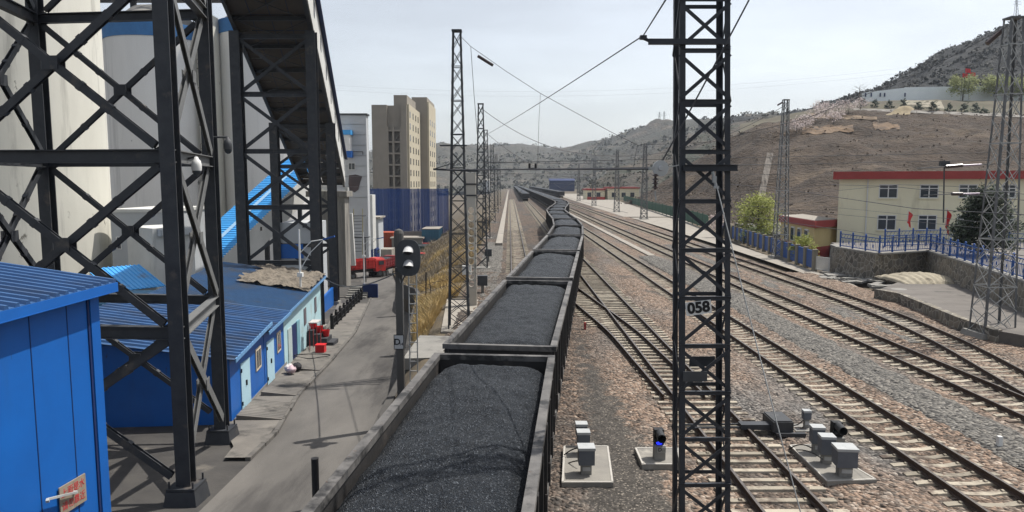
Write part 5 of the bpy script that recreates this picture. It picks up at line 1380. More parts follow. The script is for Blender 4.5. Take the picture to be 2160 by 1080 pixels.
b = MB(); b.slab([(p.x+.7, p.y+.25) for p in line[::-1]]+[(30, 66), (60, 66), (60, 30)], TZ-.4, TZ+.02)
struct(b, 'terrace', pm('terrace paving', (.19, .175, .155), (.14, .13, .12), .6, .9))
b = MB(); b.slab([(33, 62), (75, 50), (75, 120), (38, 120)], -.05, 1.0); struct(b, 'house_yard', pave)
# ornamental blue railing
def railing(name, label, line, z, h=1.12, step=1.6):
    t = thing(name, label, 'railing', line[0]+V((0, 0, z)), 'blue railings of the terrace')
    for p, q in zip(line, line[1:]):
        L_ = (q-p).length; n = max(1, round(L_/step)); d = (q-p)/n
        for k in range(n+1 if q is line[-1] else n):
            c = p+d*k; b = MB(); b.bar((c.x, c.y, z), (c.x, c.y, z+h+.14), .10); b.lathe((c.x, c.y, z+h+.14), [(.07, 0), (.08, .05), (.0, .12)], 8); b.build('post', bluefen, t)
        b = MB()
        for zz in (.12, h*.72, h): b.bar(p+V((0, 0, z+zz)), q+V((0, 0, z+zz)), .05, .06)
        m_ = int(L_/.2)
        for k in range(m_):
            c = p.lerp(q, (k+.5)/m_); b.bar((c.x, c.y, z+.12), (c.x, c.y, z+h*.72), .022)
            if k % 2 == 0: c2 = p.lerp(q, (k+1.5)/m_); b.bar((c.x, c.y, z+h*.74), (c2.x, c2.y, z+h*.98), .022)
            if k % 4 == 1: c2 = p.lerp(q, (k+1.5)/m_); b.bar((c.x, c.y, z+.3), (c2.x, c2.y, z+.6), .025); b.bar((c2.x, c2.y, z+.3), (c.x, c.y, z+.6), .025)
        b.build('panel', bluefen, t)
off = V((.3, .05, 0))
railing('terrace_railing', 'blue ornamental railing along the top of the stone wall', [w0+off, w1+off, w2+off, w3+off, w4+off], TZ+.13)
railing('terrace_railing', 'second blue railing standing on the terrace before the cream house', [V((32.6, 61.5, 0)), V((38.6, 63.5, 0)), V((43, 58, 0)), V((42, 48, 0))], TZ+.02, 1.35)
# raised apron and low wall
ap = [V((24.6, 47.4, 0)), V((25.2, 45.6, 0)), V((23.9, 37.5, 0)), V((23.6, 34., 0))]
b = MB(); b.slab([(p.x+.25, p.y) for p in ap]+[(26.4, 29), (34, 42), (34.5, 58)], -.1, .6); struct(b, 'apron', pm('stone paving', (.17, .155, .14), (.12, .11, .10), .7, .95, .5, 5, stretch=(.5, 1.4, 1), c3=(.08, .075, .07), s3=.8, cov=.55))
b = MB()
for p, q in zip(ap, ap[1:]): b.slab([(p.x, p.y), (p.x+.4, p.y), (q.x+.4, q.y), (q.x, q.y)], -.15, .66)
tag(b.build('low_wall', stonew), 'low rubble stone wall edging the paved apron by the rightmost track', 'wall')
b = MB(); q = G(1895, 628, .0); b.lathe((q.x, q.y, 0), [(.75, -.05), (.72, .42), (1.0, .44), (1.0, .58), (.0, .62)], 22); tag(b.build('well_cover', conc), 'round concrete well head at the end of the low stone wall', 'well head')
# mound of old sheets
q = G(1935, 590, .6)
b = MB(); b.grid(lambda u, v: (q.x+lerp(-2.2, 2.4, u), q.y+lerp(-2.3, 2.0, v), .58+.55*math.sin(math.pi*min(1, u*1.02))**.5*math.sin(math.pi*v)**.6+.04*math.sin(u*60)+.06*noise.noise(V((u*8, v*8, 0)))), 60, 20)
tag(b.build('sheet_pile', pm('old sheets', (.36, .32, .24), (.26, .23, .175), .9, .9, .3, 5, stretch=(3, .5, 1), c3=(.14, .12, .09), s3=1., cov=.56)), 'low pile of pale ribbed old sheets on the apron under the stone wall', 'pile')
# broken slabs along the path
SLB = None
labs = 0
for k in range(30):
    px, py = lerp(1735, 1925, k/29)+random.uniform(-14, 14), lerp(578, 612, k/29)+random.uniform(-9, 8)
    q = G(px, py, .1)
    if SLB is None:
        b = MB(); b.grid(lambda u, v: (lerp(-.75, .75, u)*(1+.1*noise.noise(V((v*3, 0, 0)))), lerp(-.28, .28, v), .14+.03*noise.noise(V((u*4, v*4, 0)))), 5, 3); b.box((0, 0, .06), (1.46, .54, .14)); o = b.build('broken_slab', conc); SLB = o.data
    else: o = bpy.data.objects.new('broken_slab', SLB); COL.objects.link(o)
    o.location = (q.x, q.y, random.choice((0, .0, .12))); o.rotation_euler = (random.uniform(-.12, .12), random.uniform(-.15, .15), random.uniform(-.5, .9)); o.scale = (random.uniform(.6, 1.2), random.uniform(.7, 1.5), random.uniform(.7, 1.3))
    tag(o, 'broken pale slab in the heap of rubble below the stone wall', 'broken slab', 'broken slabs below the stone wall')
# blue fence with concrete posts
t = thing('yard_fence', 'fence of blue panels between concrete posts beside the right path', 'fence', (27.5, 70, 0))
fl = [V((31.8, 108, 0)), V((30.2, 93, 0)), V((28.7, 78, 0)), V((27.0, 62.5, 0))]
fp = []
for p, q in zip(fl, fl[1:]):
    n = 6
    for k in range(n): fp.append(p.lerp(q, k/n))
fp.append(fl[-1])
for p in fp:
    b = MB(); b.box((p.x, p.y, .9), (.36, .36, 1.9)); b.box((p.x, p.y, 1.88), (.44, .44, .08)); b.build('post', pm('fence post', (.25, .23, .18), (.2, .18, .15), 1.5, .9), t)
for p, q in zip(fp, fp[1:]):
    b = MB(); a, c = p.lerp(q, .12), p.lerp(q, .88); b.bar((a.x, a.y, .95), (c.x, c.y, .95), .08, 1.5); b.bar((a.x, a.y, 1.73), (c.x, c.y, 1.73), .1, .06); b.build('panel', bluefen, t)
g0, g1 = fp[-1], w0+V((-.3, .3, 0))
t = thing('yard_gate', 'small white barred gate between the blue fence and the stone wall', 'gate', g0)
b = MB()
for k in range(14): c = g0.lerp(g1, .1+.8*k/13); b.bar((c.x, c.y, .15), (c.x, c.y, 1.3), .05)
for z in (.2, 1.3): b.bar(g0.lerp(g1, .08)+V((0, 0, z)), g0.lerp(g1, .92)+V((0, 0, z)), .05)
b.build('bars', white, t)
# red flags
def flag(label, px, py0, py1, Y, z0):
    p = P(px, py1, Y); top = P(px, py0, Y).z
    t = thing('flag', label, 'flag', (p.x, Y, z0), 'red flags')
    b = MB(); b.tube((p.x, Y, z0), (p.x, Y, top+.1), .025, n=6); b.build('staff', white, t)
    b = MB(); b.grid(lambda u, v: (p.x+.02+u*.42*(1-.55*v)+.06*math.sin(v*5+u*3), Y+.08*math.sin(u*7+v*3), lerp(top, p.z, u*.35+v*.75)), 8, 10); b.build('cloth', brightred, t, True)
flag('red flag hanging before the lower windows of the cream house', 1914, 444, 478, 62.5, TZ)
flag('red flag hanging by the pine on the terrace', 1994, 440, 492, 57, TZ)
# far station building and green fence
q = P(1235, 405, 330)
t = thing('station_building', 'tiny far yellow station building with red trim at the line side', 'building', (q.x+7, 334, 0))
b = MB(); b.slab([(q.x, 330), (q.x+9, 330), (q.x+9, 340), (q.x, 340)], 0, 4.2); b.slab([(q.x+10, 326), (q.x+24, 326), (q.x+24, 340), (q.x+10, 340)], 0, 5.0); b.build('wall', cream, t)
b = MB(); b.slab([(q.x-.5, 329.5), (q.x+9.4, 329.5), (q.x+9.4, 340.5), (q.x-.5, 340.5)], 4.21, 4.9); b.slab([(q.x+9.5, 325.5), (q.x+24.5, 325.5), (q.x+24.5, 340.5), (q.x+9.5, 340.5)], 5.01, 5.7); b.build('roof_band', redtrim, t)
for k in range(5):
    b = MB(); b.box((q.x+(1.8, 6., 12.5, 17, 21)[k], (329.95, 329.95, 325.95, 325.95, 325.95)[k], 2.2), (1.8, .2, 2)); b.build('window', glass, t)
b = MB(); b.slab([(q.x, 322), (q.x+8, 322), (q.x+8, 322.5), (q.x, 322.5)], 0, 1.3); b.build('forewall', redtrim, t)
t = thing('green_fence', 'long green mesh fence along the foot of the brown hill', 'fence', (40, 200, 0))
gl = [V((48, 300, 0)), V((42.5, 235, 0)), V((39, 190, 0)), V((36, 150, 0)), V((33, 118, 0))]
gm = pm('green mesh', (.035, .10, .07), (.03, .08, .055), 1., .8)
for p, q in zip(gl, gl[1:]):
    b = MB(); b.bar(p+V((0, 0, 1.3)), q+V((0, 0, 1.3)), .06, 2.2); b.build('panel', gm, t)
    for k in range(6): c = p.lerp(q, k/6); b = MB(); b.bar((c.x, c.y, 0), (c.x, c.y, 2.6), .14); b.build('post', gm, t)

# ------------------------------------------------------------------ hills
def fr(x, y, s, o=5, seed=0.): return noise.fractal(V((x*s, y*s, seed)), .9, 2.1, o)
def hill(name, prof, nu, nv, amp, mat, nscale, back=.25, profile=1.0, seed=0., ridge_amp=.3, terr=0.):
    """prof: (px, ridge_py, foot Y, foot z, ridge Y); the surface climbs from foot to ridge then falls behind"""
    m = MB(); n = nu
    pxs = [lerp(prof[0][0], prof[-1][0], i/n) for i in range(n+1)]
    vs = []
    for px in pxs:
        py = interp(px, [(a[0], a[1]) for a in prof]); fy = interp(px, [(a[0], a[2]) for a in prof]); fz = interp(px, [(a[0], a[3]) for a in prof]); ry = interp(px, [(a[0], a[4]) for a in prof])
        rz = P(px, py, ry).z
        for j in range(nv+1):
            t = j/nv*(1+back)
            Y = lerp(fy, ry, t); X = P(px, 300, Y).x
            if t <= 1: k = (sstep(t)*.5+t*.5)**profile
            else: k = 1-((t-1)/back)**1.6*.5
            z = lerp(fz, rz, k)
            a = amp*min(1, t*3)*(ridge_amp if t > .9 else 1)
            z += a*fr(X, Y, nscale, 5, seed)
            if terr: z += terr*math.sin(z*.9)*min(1, t*3)*(.4 if t > .9 else 1)*.5
            vs.append((X, Y, z))
    w = nv+1
    m.add(vs, [(i*w+j, (i+1)*w+j, (i+1)*w+j+1, i*w+j+1) for i in range(n) for j in range(nv)])
    return struct(m, name, mat, True), vs
hbrown = pm('dry brown hillside', (.088, .064, .046), (.048, .038, .030), .16, .95, 1., .8, stretch=(1, 1, 2.2), c3=(.13, .098, .068), s3=.06, st3=(1, 1, 2), cov=.55, sharp=.12, bd=1.6)
hdark = pm('dark scrub hillside', (.032, .032, .031), (.019, .021, .022), .06, .95, .8, .5, c3=(.062, .058, .050), s3=.035, cov=.54, bd=3.)
hfar = pm('far scrub hillside', (.085, .078, .064), (.045, .050, .042), .018, .95, .7, .2, c3=(.13, .108, .085), s3=.012, st3=(1, 1, 3), cov=.53, bd=8.)
hmid = pm('mid scrub hillside', (.10, .082, .064), (.06, .056, .046), .035, .95, .8, .35, c3=(.05, .058, .042), s3=.03, cov=.50, bd=4.)
_, vfar = hill('far_hill', [(500, 330, 700, -7, 1500), (780, 318, 750, -6, 1500), (915, 304, 800, -5, 1450), (990, 306, 850, -2, 1500), (1040, 304, 900, -2, 1550), (1092, 303, 900, -2, 1550), (1160, 312, 900, -1, 1600), (1205, 309, 850, 0, 1500), (1260, 297, 700, 0, 1400), (1340, 273, 600, 0, 1300), (1420, 257, 520, 0, 1200), (1500, 252, 460, 0, 1150), (1640, 250, 400, 5, 1100)], 260, 70, 16, hfar, .009, seed=3.1)
_, vmid = hill('mid_hill', [(1225, 402, 420, 0, 440), (1260, 380, 400, 0, 480), (1310, 352, 380, 0, 520), (1400, 318, 350, 0, 560), (1450, 296, 300, 0, 560), (1545, 262, 260, 0, 560), (1640, 248, 230, 5, 560), (1750, 236, 220, 10, 560)], 130, 50, 4.5, hmid, .022, seed=5.)
# brown spur behind the station, then its bench, then the dark hill above
_, vbr = hill('brown_hill', [(1290, 440, 250, -.5, 262), (1340, 420, 230, -.5, 262), (1420, 372, 190, -.5, 270), (1480, 330, 160, -.5, 265), (1545, 288, 135, -.5, 255), (1600, 262, 118, -.5, 245), (1680, 246, 108, -.5, 240), (1760, 236, 104, -.3, 235), (1850, 232, 104, -.3, 232), (1950, 238, 102, 0, 228), (2080, 240, 98, .5, 225), (2300, 250, 92, .5, 220)], 210, 80, 2.2, hbrown, .06, back=.2, seed=9., terr=.5)
hbench = pm('olive bench soil', (.10, .09, .058), (.072, .062, .045), .10, .95, .6, .8, stretch=(1, 1, 2), c3=(.055, .06, .035), s3=.08, cov=.54)
_, vbench = hill('hill_bench', [(1560, 262, 236, 24, 330), (1680, 238, 232, 26, 300), (1760, 222, 230, 28, 285), (1830, 214, 230, 29, 278), (1900, 211, 228, 29, 275), (2000, 212, 224, 29, 270), (2300, 214, 216, 28, 262)], 90, 26, .9, hbench, .08, back=.5, seed=12.)
_, vdk = hill('dark_hill', [(1480, 268, 420, 20, 640), (1545, 250, 400, 24, 620), (1640, 246, 380, 26, 600), (1700, 232, 360, 28, 580), (1740, 214, 350, 30, 560), (1780, 207, 340, 32, 545), (1830, 193, 320, 34, 530), (1880, 170, 300, 36, 520), (1950, 128, 290, 37, 505), (2040, 88, 285, 37, 490), (2100, 55, 280, 37, 480), (2160, 26, 275, 37, 470), (2350, -50, 270, 37, 450)], 170, 70, 4., hdark, .03, seed=15.)

def tufts(name, pts, size, mat, n=9, flat=.8, seed=1):
    rnd = random.Random(seed); m = MB()
    for p in pts:
        s = size*rnd.uniform(.5, 1.4)
        for _ in range(n):
            c = V((p[0]+rnd.gauss(0, .45)*s, p[1]+rnd.gauss(0, .45)*s, p[2]+abs(rnd.gauss(.3, .3))*s*flat)); e = s*rnd.uniform(.25, .5)
            a = V((rnd.uniform(-1, 1), rnd.uniform(-1, 1), rnd.uniform(-1, 1))).normalized(); d = a.orthogonal().normalized(); f = a.cross(d)
            m.add([c+d*e, c+f*e*.8, c-d*e, c-f*e*.8], [(0, 1, 2, 3)])
    return tag(m.build(name, mat), kind='stuff')
leafd = pm('dark scrub leaves', (.050, .051, .046), (.066, .064, .056), .3, .9)
leafb = pm('dry brush twigs', (.19, .15, .115), (.13, .105, .082), .4, .95)
leaffar = pm('far scrub leaves', (.10, .102, .08), (.12, .116, .092), .05, .9)
rnd = random.Random(3)
def pick(vs, n, cond=lambda v: True):
    out = []
    while len(out) < n:
        v = rnd.choice(vs)
        if cond(v): out.append((v[0]+rnd.uniform(-1.5, 1.5), v[1]+rnd.uniform(-1.5, 1.5), v[2]))
    return out
tufts('hillside_scrub', pick(vdk, 3200), 1.9, leafd, 7, .7, 2)
tufts('brown_brush', pick(vbr, 900, lambda v: noise.noise(V((v[0]*.05, v[1]*.05, 0))) > -.35), .55, leafb, 5, .6, 3)
tufts('mid_scrub', pick(vmid, 700), 1.9, leaffar, 6, .9, 4)
tufts('far_scrub', pick(vfar, 2400, lambda v: noise.noise(V((v[0]*.006, v[1]*.006, 2))) > -.15), 5.0, leaffar, 6, .8, 5)

# bare yellow earth cut and terraces on the brown spur, the concrete slide
def ground_from(px, py, Y0=100, Y1=270):
    """where the sight line meets the brown spur (search along it)"""
    best = None
    for i in range(300):
        Y = lerp(Y0, Y1, i/299); p = P(px, py, Y)
        z = hz(p.x, p.y)
        if z is not None and p.z <= z: return p, Y
    return P(px, py, 235), 235
from mathutils.bvhtree import BVHTree
def bvh_of(vs, nu, nv):
    w = nv+1
    return BVHTree.FromPolygons([V(v) for v in vs], [(i*w+j, (i+1)*w+j, (i+1)*w+j+1, i*w+j+1) for i in range(nu) for j in range(nv)])
BV = [bvh_of(vbr, 210, 80), bvh_of(vbench, 90, 26), bvh_of(vdk, 170, 70), bvh_of(vmid, 130, 50)]
def hit(px, py, which=(0, 1, 2, 3)):
    d = ray(px, py).normalized(); best = None
    for k in which:
        h = BV[k].ray_cast(V((0, 0, CAMZ)), d)
        if h[0] is not None and (best is None or h[3] < best[1]): best = (h[0], h[3])
    return best[0] if best else P(px, py, 235)
def drape(name, label, cat, quadpx, nu, nv, mat, lift=.25, which=(0, 1), rough=.3):
    m = MB(); (a, b, c, d) = quadpx
    def fn(u, v):
        px = lerp(lerp(a[0], b[0], u), lerp(d[0], c[0], u), v); py = lerp(lerp(a[1], b[1], u), lerp(d[1], c[1], u), v)
        px += rough*14*noise.noise(V((v*4, u*4, 3)))*(1 if 0 < u < 1 else .5); py += rough*9*noise.noise(V((v*5, u*5, 8)))
        p = hit(px, py, which); return p-ray(px, py).normalized()*lift*(1+.5*noise.noise(V((u*9, v*9, 0))))
    m.grid(fn, nu, nv)
    o = m.build(name, mat)
    return tag(o, kind='structure')
ochre = pm('bare ochre earth', (.19, .13, .08), (.13, .095, .068), .30, .95, .8, 1.0, stretch=(1, 1, 3), c3=(.09, .07, .055), s3=.25, st3=(1, 1, 3), cov=.52)
drape('earth_cut', 0, 0, [(1694, 268), (1800, 264), (1800, 277), (1690, 283)], 30, 8, ochre, .6, rough=.8)
drape('earth_cut', 0, 0, [(1840, 258), (1895, 262), (1898, 271), (1845, 274)], 14, 6, ochre, .6, rough=.9)
drape('earth_terrace', 0, 0, [(1700, 238), (1850, 246), (1850, 252), (1720, 250)], 24, 5, pm('tan terrace earth', (.22, .165, .11), (.15, .115, .085), .2, .95, .6, 1.5), .4)
drape('concrete_slide', 0, 0, [(1618, 322), (1632, 322), (1612, 420), (1598, 420)], 4, 24, pm('slide concrete', (.15, .132, .112), (.10, .088, .076), .4, .95), 1.2, rough=.05)
drape('slope_facing', 0, 0, [(1905, 212), (1985, 212), (1992, 229), (1915, 222)], 12, 5, pm('slope render', (.27, .245, .185), (.21, .19, .15), .3, .95), .4)
drape('hill_road', 0, 0, [(1800, 228), (2300, 246), (2300, 254), (1800, 232)], 50, 4, pm('hill road', (.24, .225, .20), (.17, .16, .145), .3, .95), .5, rough=.05)
# mound of sand
q = hit(1905, 240); b = MB(); b.grid(lambda u, v: (q.x+lerp(-6, 6, u), q.y+lerp(-3, 6, v), q.z-.8+3.4*math.exp(-((u-.6)**2*8+(v-.5)**2*9))+.25*noise.noise(V((u*9, v*9, 1)))), 26, 14)
tag(b.build('sand_heap', pm('pale sand', (.32, .265, .17), (.22, .18, .12), .5, .95, .4, 3), None, True), 'pale yellow sand heap on the hillside bench', 'sand heap')
# white hoarding on the bench
t = thing('site_hoarding', 'long pale blue-white hoarding wall along the hillside bench', 'fence', hit(1930, 214))
hp_ = [(1818, 217, 196), (1850, 213, 192), (1908, 209, 185), (1909, 206, 184), (2160, 203, 180), (2260, 202, 179)]
hm = pm('hoarding sheet', (.84, .89, .90), (.76, .82, .84), .2, .7)
pts_ = [(P(a, c, 284-(a-1818)*.04), P(a, d, 284-(a-1818)*.04)) for a, c, d in hp_]
for (b0, t0_), (b1, t1_) in zip(pts_, pts_[1:]):
    b = MB(); n = V((0, .15, 0)); b0 = b0-V((0, 0, 2)); b1 = b1-V((0, 0, 2)); b.add([b0, b1, t1_, t0_, b0+n, b1+n, t1_+n, t0_+n], [(0, 1, 2, 3), (7, 6, 5, 4), (3, 2, 6, 7), (0, 3, 7, 4), (1, 5, 6, 2)]); b.build('panel', hm, t)
for px in (1826, 1838, 1857, 1866, 1909, 2098):
    q0 = P(px, 196, 284-(px-1818)*.04-.3); q1 = P(px, 204, 284-(px-1818)*.04-.3); b = MB(); b.box((q0+q1)/2, (.5, .12, abs(q0.z-q1.z))); b.build('opening', bluedk, t)

# ------------------------------------------------------------------ trees
def leafmesh(pts, size, n, seed, mat_i=0):
    pass
def tree(name, label, base, H, crown, nleaf, lsize, leafmat, barkmat, seed, group=None, trunk_r=.16, limbs=9, spread=1., droop=0., cat='tree', up=.35):
    """crown(t, a) -> radius at height fraction t (0 crown bottom .. 1 top)"""
    rnd = random.Random(seed); base = V(base)
    t = thing(name, label, cat, base, group)
    tr = MB(); lean = V((rnd.uniform(-.06, .06), rnd.uniform(-.06, .06), 1))
    tr.path([base+lean*H*f+V((rnd.uniform(-.04, .04)*H*f, rnd.uniform(-.04, .04)*H*f, 0)) for f in (0, .15, .35, .55, .75, .92)], [trunk_r*(1-.88*f) for f in (0, .15, .35, .55, .75, 1.)], 8)
    tips = []
    for k in range(limbs):
        f = lerp(up, .88, k/limbs); a = k*2.4+rnd.uniform(-.4, .4); r = crown((f-up)/(1-up))*spread
        p0 = base+lean*H*f*.92; p1 = p0+V((math.cos(a)*r*.5, math.sin(a)*r*.5, H*.07)); p2 = p0+V((math.cos(a)*r*.95, math.sin(a)*r*.95, H*(.13-droop)))
        tr.path([p0, p1, p2], [trunk_r*.38*(1-f*.6), trunk_r*.22, trunk_r*.07], 5); tips += [p1, p2, p1.lerp(p2, .5)]
        for s_ in range(3):
            q = p1.lerp(p2, rnd.uniform(.1, .9)); e = q+V((rnd.uniform(-.4, .4)*r, rnd.uniform(-.4, .4)*r, H*rnd.uniform(.02, .12))); tr.path([q, e], [trunk_r*.12, trunk_r*.04], 4); tips.append(e)
    tr.build('trunk', barkmat, t)
    if nleaf:
        m = MB()
        clumps = []
        for _ in range(max(14, nleaf//70)):
            f = rnd.uniform(0.02, 1.); a = rnd.uniform(0, 6.28); r = crown(f)*rnd.uniform(.35, 1.08); clumps.append((base+V((math.cos(a)*r, math.sin(a)*r, H*(up*.8+(1-up*.8)*f))), rnd.uniform(.6, 1.3)))
        clumps += [(p, .8) for p in tips]
        for _ in range(nleaf):
            c, s_ = rnd.choice(clumps); g = crown(.4)*.2*s_
            p = c+V((rnd.gauss(0, g), rnd.gauss(0, g), rnd.gauss(0, g*.8)-droop*abs(rnd.gauss(0, H*.3))))
            e = lsize*rnd.uniform(.6, 1.3); d = V((rnd.uniform(-1, 1), rnd.uniform(-1, 1), rnd.uniform(-1, 1)-droop*3)).normalized(); f_ = d.orthogonal().normalized()
            m.add([p+d*e, p+f_*e*.45, p-d*e, p-f_*e*.45], [(0, 1, 2, 3)])
        m.build('crown', leafmat, t)
    return t
bark = pm('grey bark', (.10, .085, .07), (.065, .055, .045), 3, .95)
lwil = pm('willow leaves', (.29, .31, .065), (.20, .225, .055), 1.2, .8)
lpin = pm('pine needles', (.028, .042, .026), (.045, .058, .036), 1.5, .85)
lbsh = pm('fresh bush leaves', (.24, .25, .04), (.16, .19, .04), 1.2, .8)
lblo = pm('pale blossom', (.50, .42, .40), (.38, .30, .28), 1., .9)
p = V((33.6, 96, 0)); tree('willow_tree', 'yellow-green bushy willow behind the blue yard fence', p, 5.9, lambda t: 2.7*(math.sin(math.pi*min(1, max(.06, t*.85+.12))))**.6, 5200, .17, lwil, bark, 4, trunk_r=.22, limbs=12, droop=.02, up=.16)
p = V((28.6, 68.5, 0)); tree('shrub', 'fresh yellow-green shrub in front of the yellow hut', p, 2.7, lambda t: 1.15*(math.sin(math.pi*min(1, max(.1, t*.8+.2))))**.7, 1700, .11, lbsh, bark, 8, trunk_r=.07, limbs=10, cat='shrub', up=.08)
p = V((30.6, 89, 0)); tree('shrub', 'dark green low shrub at the foot of the willow', p, 2.2, lambda t: 1.5*(math.sin(math.pi*min(1, max(.1, t*.8+.2))))**.7, 900, .13, pm('olive leaves', (.08, .11, .035), (.05, .07, .03), 1.2, .85), bark, 9, trunk_r=.07, limbs=8, cat='shrub', up=.08)
p = V((29.6, 101, 0)); tree('blossom_tree', 'small pinkish blossom tree left of the willow', p, 3.8, lambda t: 1.1*(math.sin(math.pi*min(1, max(.1, t*.8+.2))))**.7, 700, .12, lblo, bark, 19, trunk_r=.08, limbs=9, up=.2)
p = P(2075, 500, 54); p.z = TZ; tree('pine_tree', 'dark bushy pine on the terrace before the cream house', p, 5.0, lambda t: 2.35*(1-t*.72)*(.6+.4*math.sin(min(1, t*5)*1.57)), 7500, .16, lpin, bark, 12, trunk_r=.2, limbs=16, up=.10)
# trees on the bench by the hoarding, with flags
for k, (px, py, H, lb) in enumerate(((2030, 214, 9.5, 'pale green tree by the hoarding, under two red flags'), (2100, 212, 9., 'pale green tree by the hoarding, right of the one with flags'), (2150, 212, 8, 'pale green tree at the right edge by the hoarding'))):
    q = P(px, py, 268); tree('poplar_tree', lb, q, H, lambda t: 4.6*(math.sin(math.pi*min(1, max(.1, t*.75+.2))))**.7, 2600, .42, pm('pale spring leaves', (.27, .29, .10), (.20, .23, .085), .5, .85), bark, 30+k, 'trees by the hoarding', trunk_r=.22, limbs=10)
for px, py in ((2036, 148), (2046, 156), (2030, 158)):
    q = P(px, py, 266); t = thing('flag', 'tiny red flag above the pale green tree on the hillside, %s' % {2036: 'topmost of three', 2046: 'rightmost of three', 2030: 'leftmost of three'}[px], 'flag', (q.x, q.y, 40), 'red flags on the hillside')
    b = MB(); b.tube((q.x, q.y, 38), (q.x, q.y, q.z+.8), .06, n=5); b.build('staff', steelgr, t)
    b = MB(); b.grid(lambda u, v: (q.x+u*2.0, q.y+.15*math.sin(u*6), q.z+.7-v*1.5-.3*u), 5, 4); b.build('cloth', brightred, t)
# little dark conifers along the hill road
for k, px in enumerate((1820, 1845, 1876, 1906, 1937, 1970, 2003, 2034, 2058, 2076)):
    q = hit(px, 226+.10*(px-1850)*.6); H = (2.8, 2.4, 2.7, 3.4, 2.6, 2.8, 2.6, 3., 3.1, 1.8)[k]*1.1
    tree('conifer', 'small dark conifer in the row along the hillside road, %s from the left' % NTH[k].replace('nearest', 'first'), q-V((0, 0, .3)), H, lambda t: 1.5*(1-t*.85)+.1, 260, .4, lpin, bark, 50+k, 'small conifers along the hillside road', trunk_r=.1, limbs=5, up=.05)
for k, (px, py, H) in enumerate(((1720, 262, 6.5), (1742, 250, 6), (1700, 272, 5), (1768, 246, 5.5), (1758, 262, 4.5), (1680, 280, 4), (1730, 240, 5), (1790, 240, 5), (1815, 232, 5))):
    q = hit(px, py); tree('blossom_tree', ['pale blossom tree in the middle of the hillside orchard', 'pale blossom tree right of the tallest one in the orchard', 'pale blossom tree at the left of the orchard above the ochre cut', 'pale blossom tree near the right end of the orchard', 'low blossom tree just above the ochre cut', 'lone blossom tree at the lower left end of the ochre cut', 'blossom tree at the top of the orchard', 'blossom tree beside the dark conifers', 'last blossom tree, nearest the hoarding end'][k], q, H*.8, lambda t: 2.6*(math.sin(math.pi*min(1, max(.1, t*.8+.2))))**.7, 420, .24, pm('dusty blossom', (.56, .48, .46), (.42, .35, .33), .6, .9), bark, 70+k, 'blossom trees of the hillside orchard', trunk_r=.1, limbs=8)
q = P(1812, 214, 282); tree('bare_tree', 'bare winter tree at the left end of the hoarding', q, 7, lambda t: 2.8, 0, .2, lpin, bark, 90, trunk_r=.2, limbs=16, up=.25)
p = V((-5.3, 47.5, -.6)); tree('bare_shrub', 'leafless dark shrub on the dry grass bank', p, 2.2, lambda t: 1.5, 0, .1, lpin, pm('dark twigs', (.05, .04, .035), (.035, .03, .028), 3), 91, trunk_r=.07, limbs=14, cat='shrub', up=.12)
b = MB(); p = G(898, 640, -.6); b.tube((p.x, p.y, -1.2), (p.x+.05, p.y, 1.6), .05, n=6); tag(b.build('bank_post', black), 'thin dark post standing in the dry grass bank', 'post')

# dry grass on the bank
rnd = random.Random(11); m = MB()
def bankz(X, Y):
    a = xr(Y); t = (X-a)/(-3.7-a); return lerp(bank_top(Y), -.03, sstep(t)**.8)
for i in range(64000):
    Y = 33+(rnd.random()**1.5)*75; a = xr(Y)+.35; X = lerp(a, -3.6, rnd.random()**.9)
    dn = noise.noise(V((X*.35, Y*.16, 4)))
    if dn < -.05 and rnd.random() < .85: continue
    if Y > 62 and rnd.random() < .6: continue
    if Y < 36.4 and X > -4.9: continue
    if X > -4.3 and 36 < Y < 48: continue
    h = rnd.uniform(.30, .85)*(1.2 if Y < 50 else .7)*(.7+dn); w_ = rnd.uniform(.006, .014)*(1+Y/50)
    z = bankz(X, Y)-.03; ang = rnd.uniform(0, 3.14); lx, ly = rnd.gauss(0, .3)*h, rnd.gauss(0, .3)*h
    dx, dy = math.cos(ang)*w_, math.sin(ang)*w_
    m.add([(X-dx, Y-dy, z), (X+dx, Y+dy, z), (X+lx*.4+dx*.6, Y+ly*.4+dy*.6, z+h*.6), (X+lx, Y+ly, z+h), (X+lx*.4-dx*.6, Y+ly*.4-dy*.6, z+h*.6)], [(0, 1, 2, 3, 4)])
tag(m.build('dry_grass', pm('straw', (.60, .46, .22), (.46, .34, .16), 1.1, .9, c3=(.32, .25, .15), s3=.3, cov=.56)), kind='stuff')

m = MB()
for i in range(26000):
    Y = rnd.uniform(56, 150); a = xr(Y)+.4; X = lerp(a, -3.7, rnd.random())
    if noise.noise(V((X*.25, Y*.09, 6))) < -.2: continue
    h = rnd.uniform(.3, .8); w_ = rnd.uniform(.012, .025)*Y/60; z = bankz(X, Y)-.03; ang = rnd.uniform(0, 3.14); lx, ly = rnd.gauss(0, .45)*h, rnd.gauss(0, .45)*h
    dx, dy = math.cos(ang)*w_, math.sin(ang)*w_
    m.add([(X-dx, Y-dy, z), (X+dx, Y+dy, z), (X+lx, Y+ly, z+h)], [(0, 1, 2)])
tag(m.build('bank_brush', pm('grey dead brush', (.27, .225, .16), (.17, .145, .11), .25, .95, c3=(.36, .28, .15), s3=.12, cov=.54)), kind='stuff')

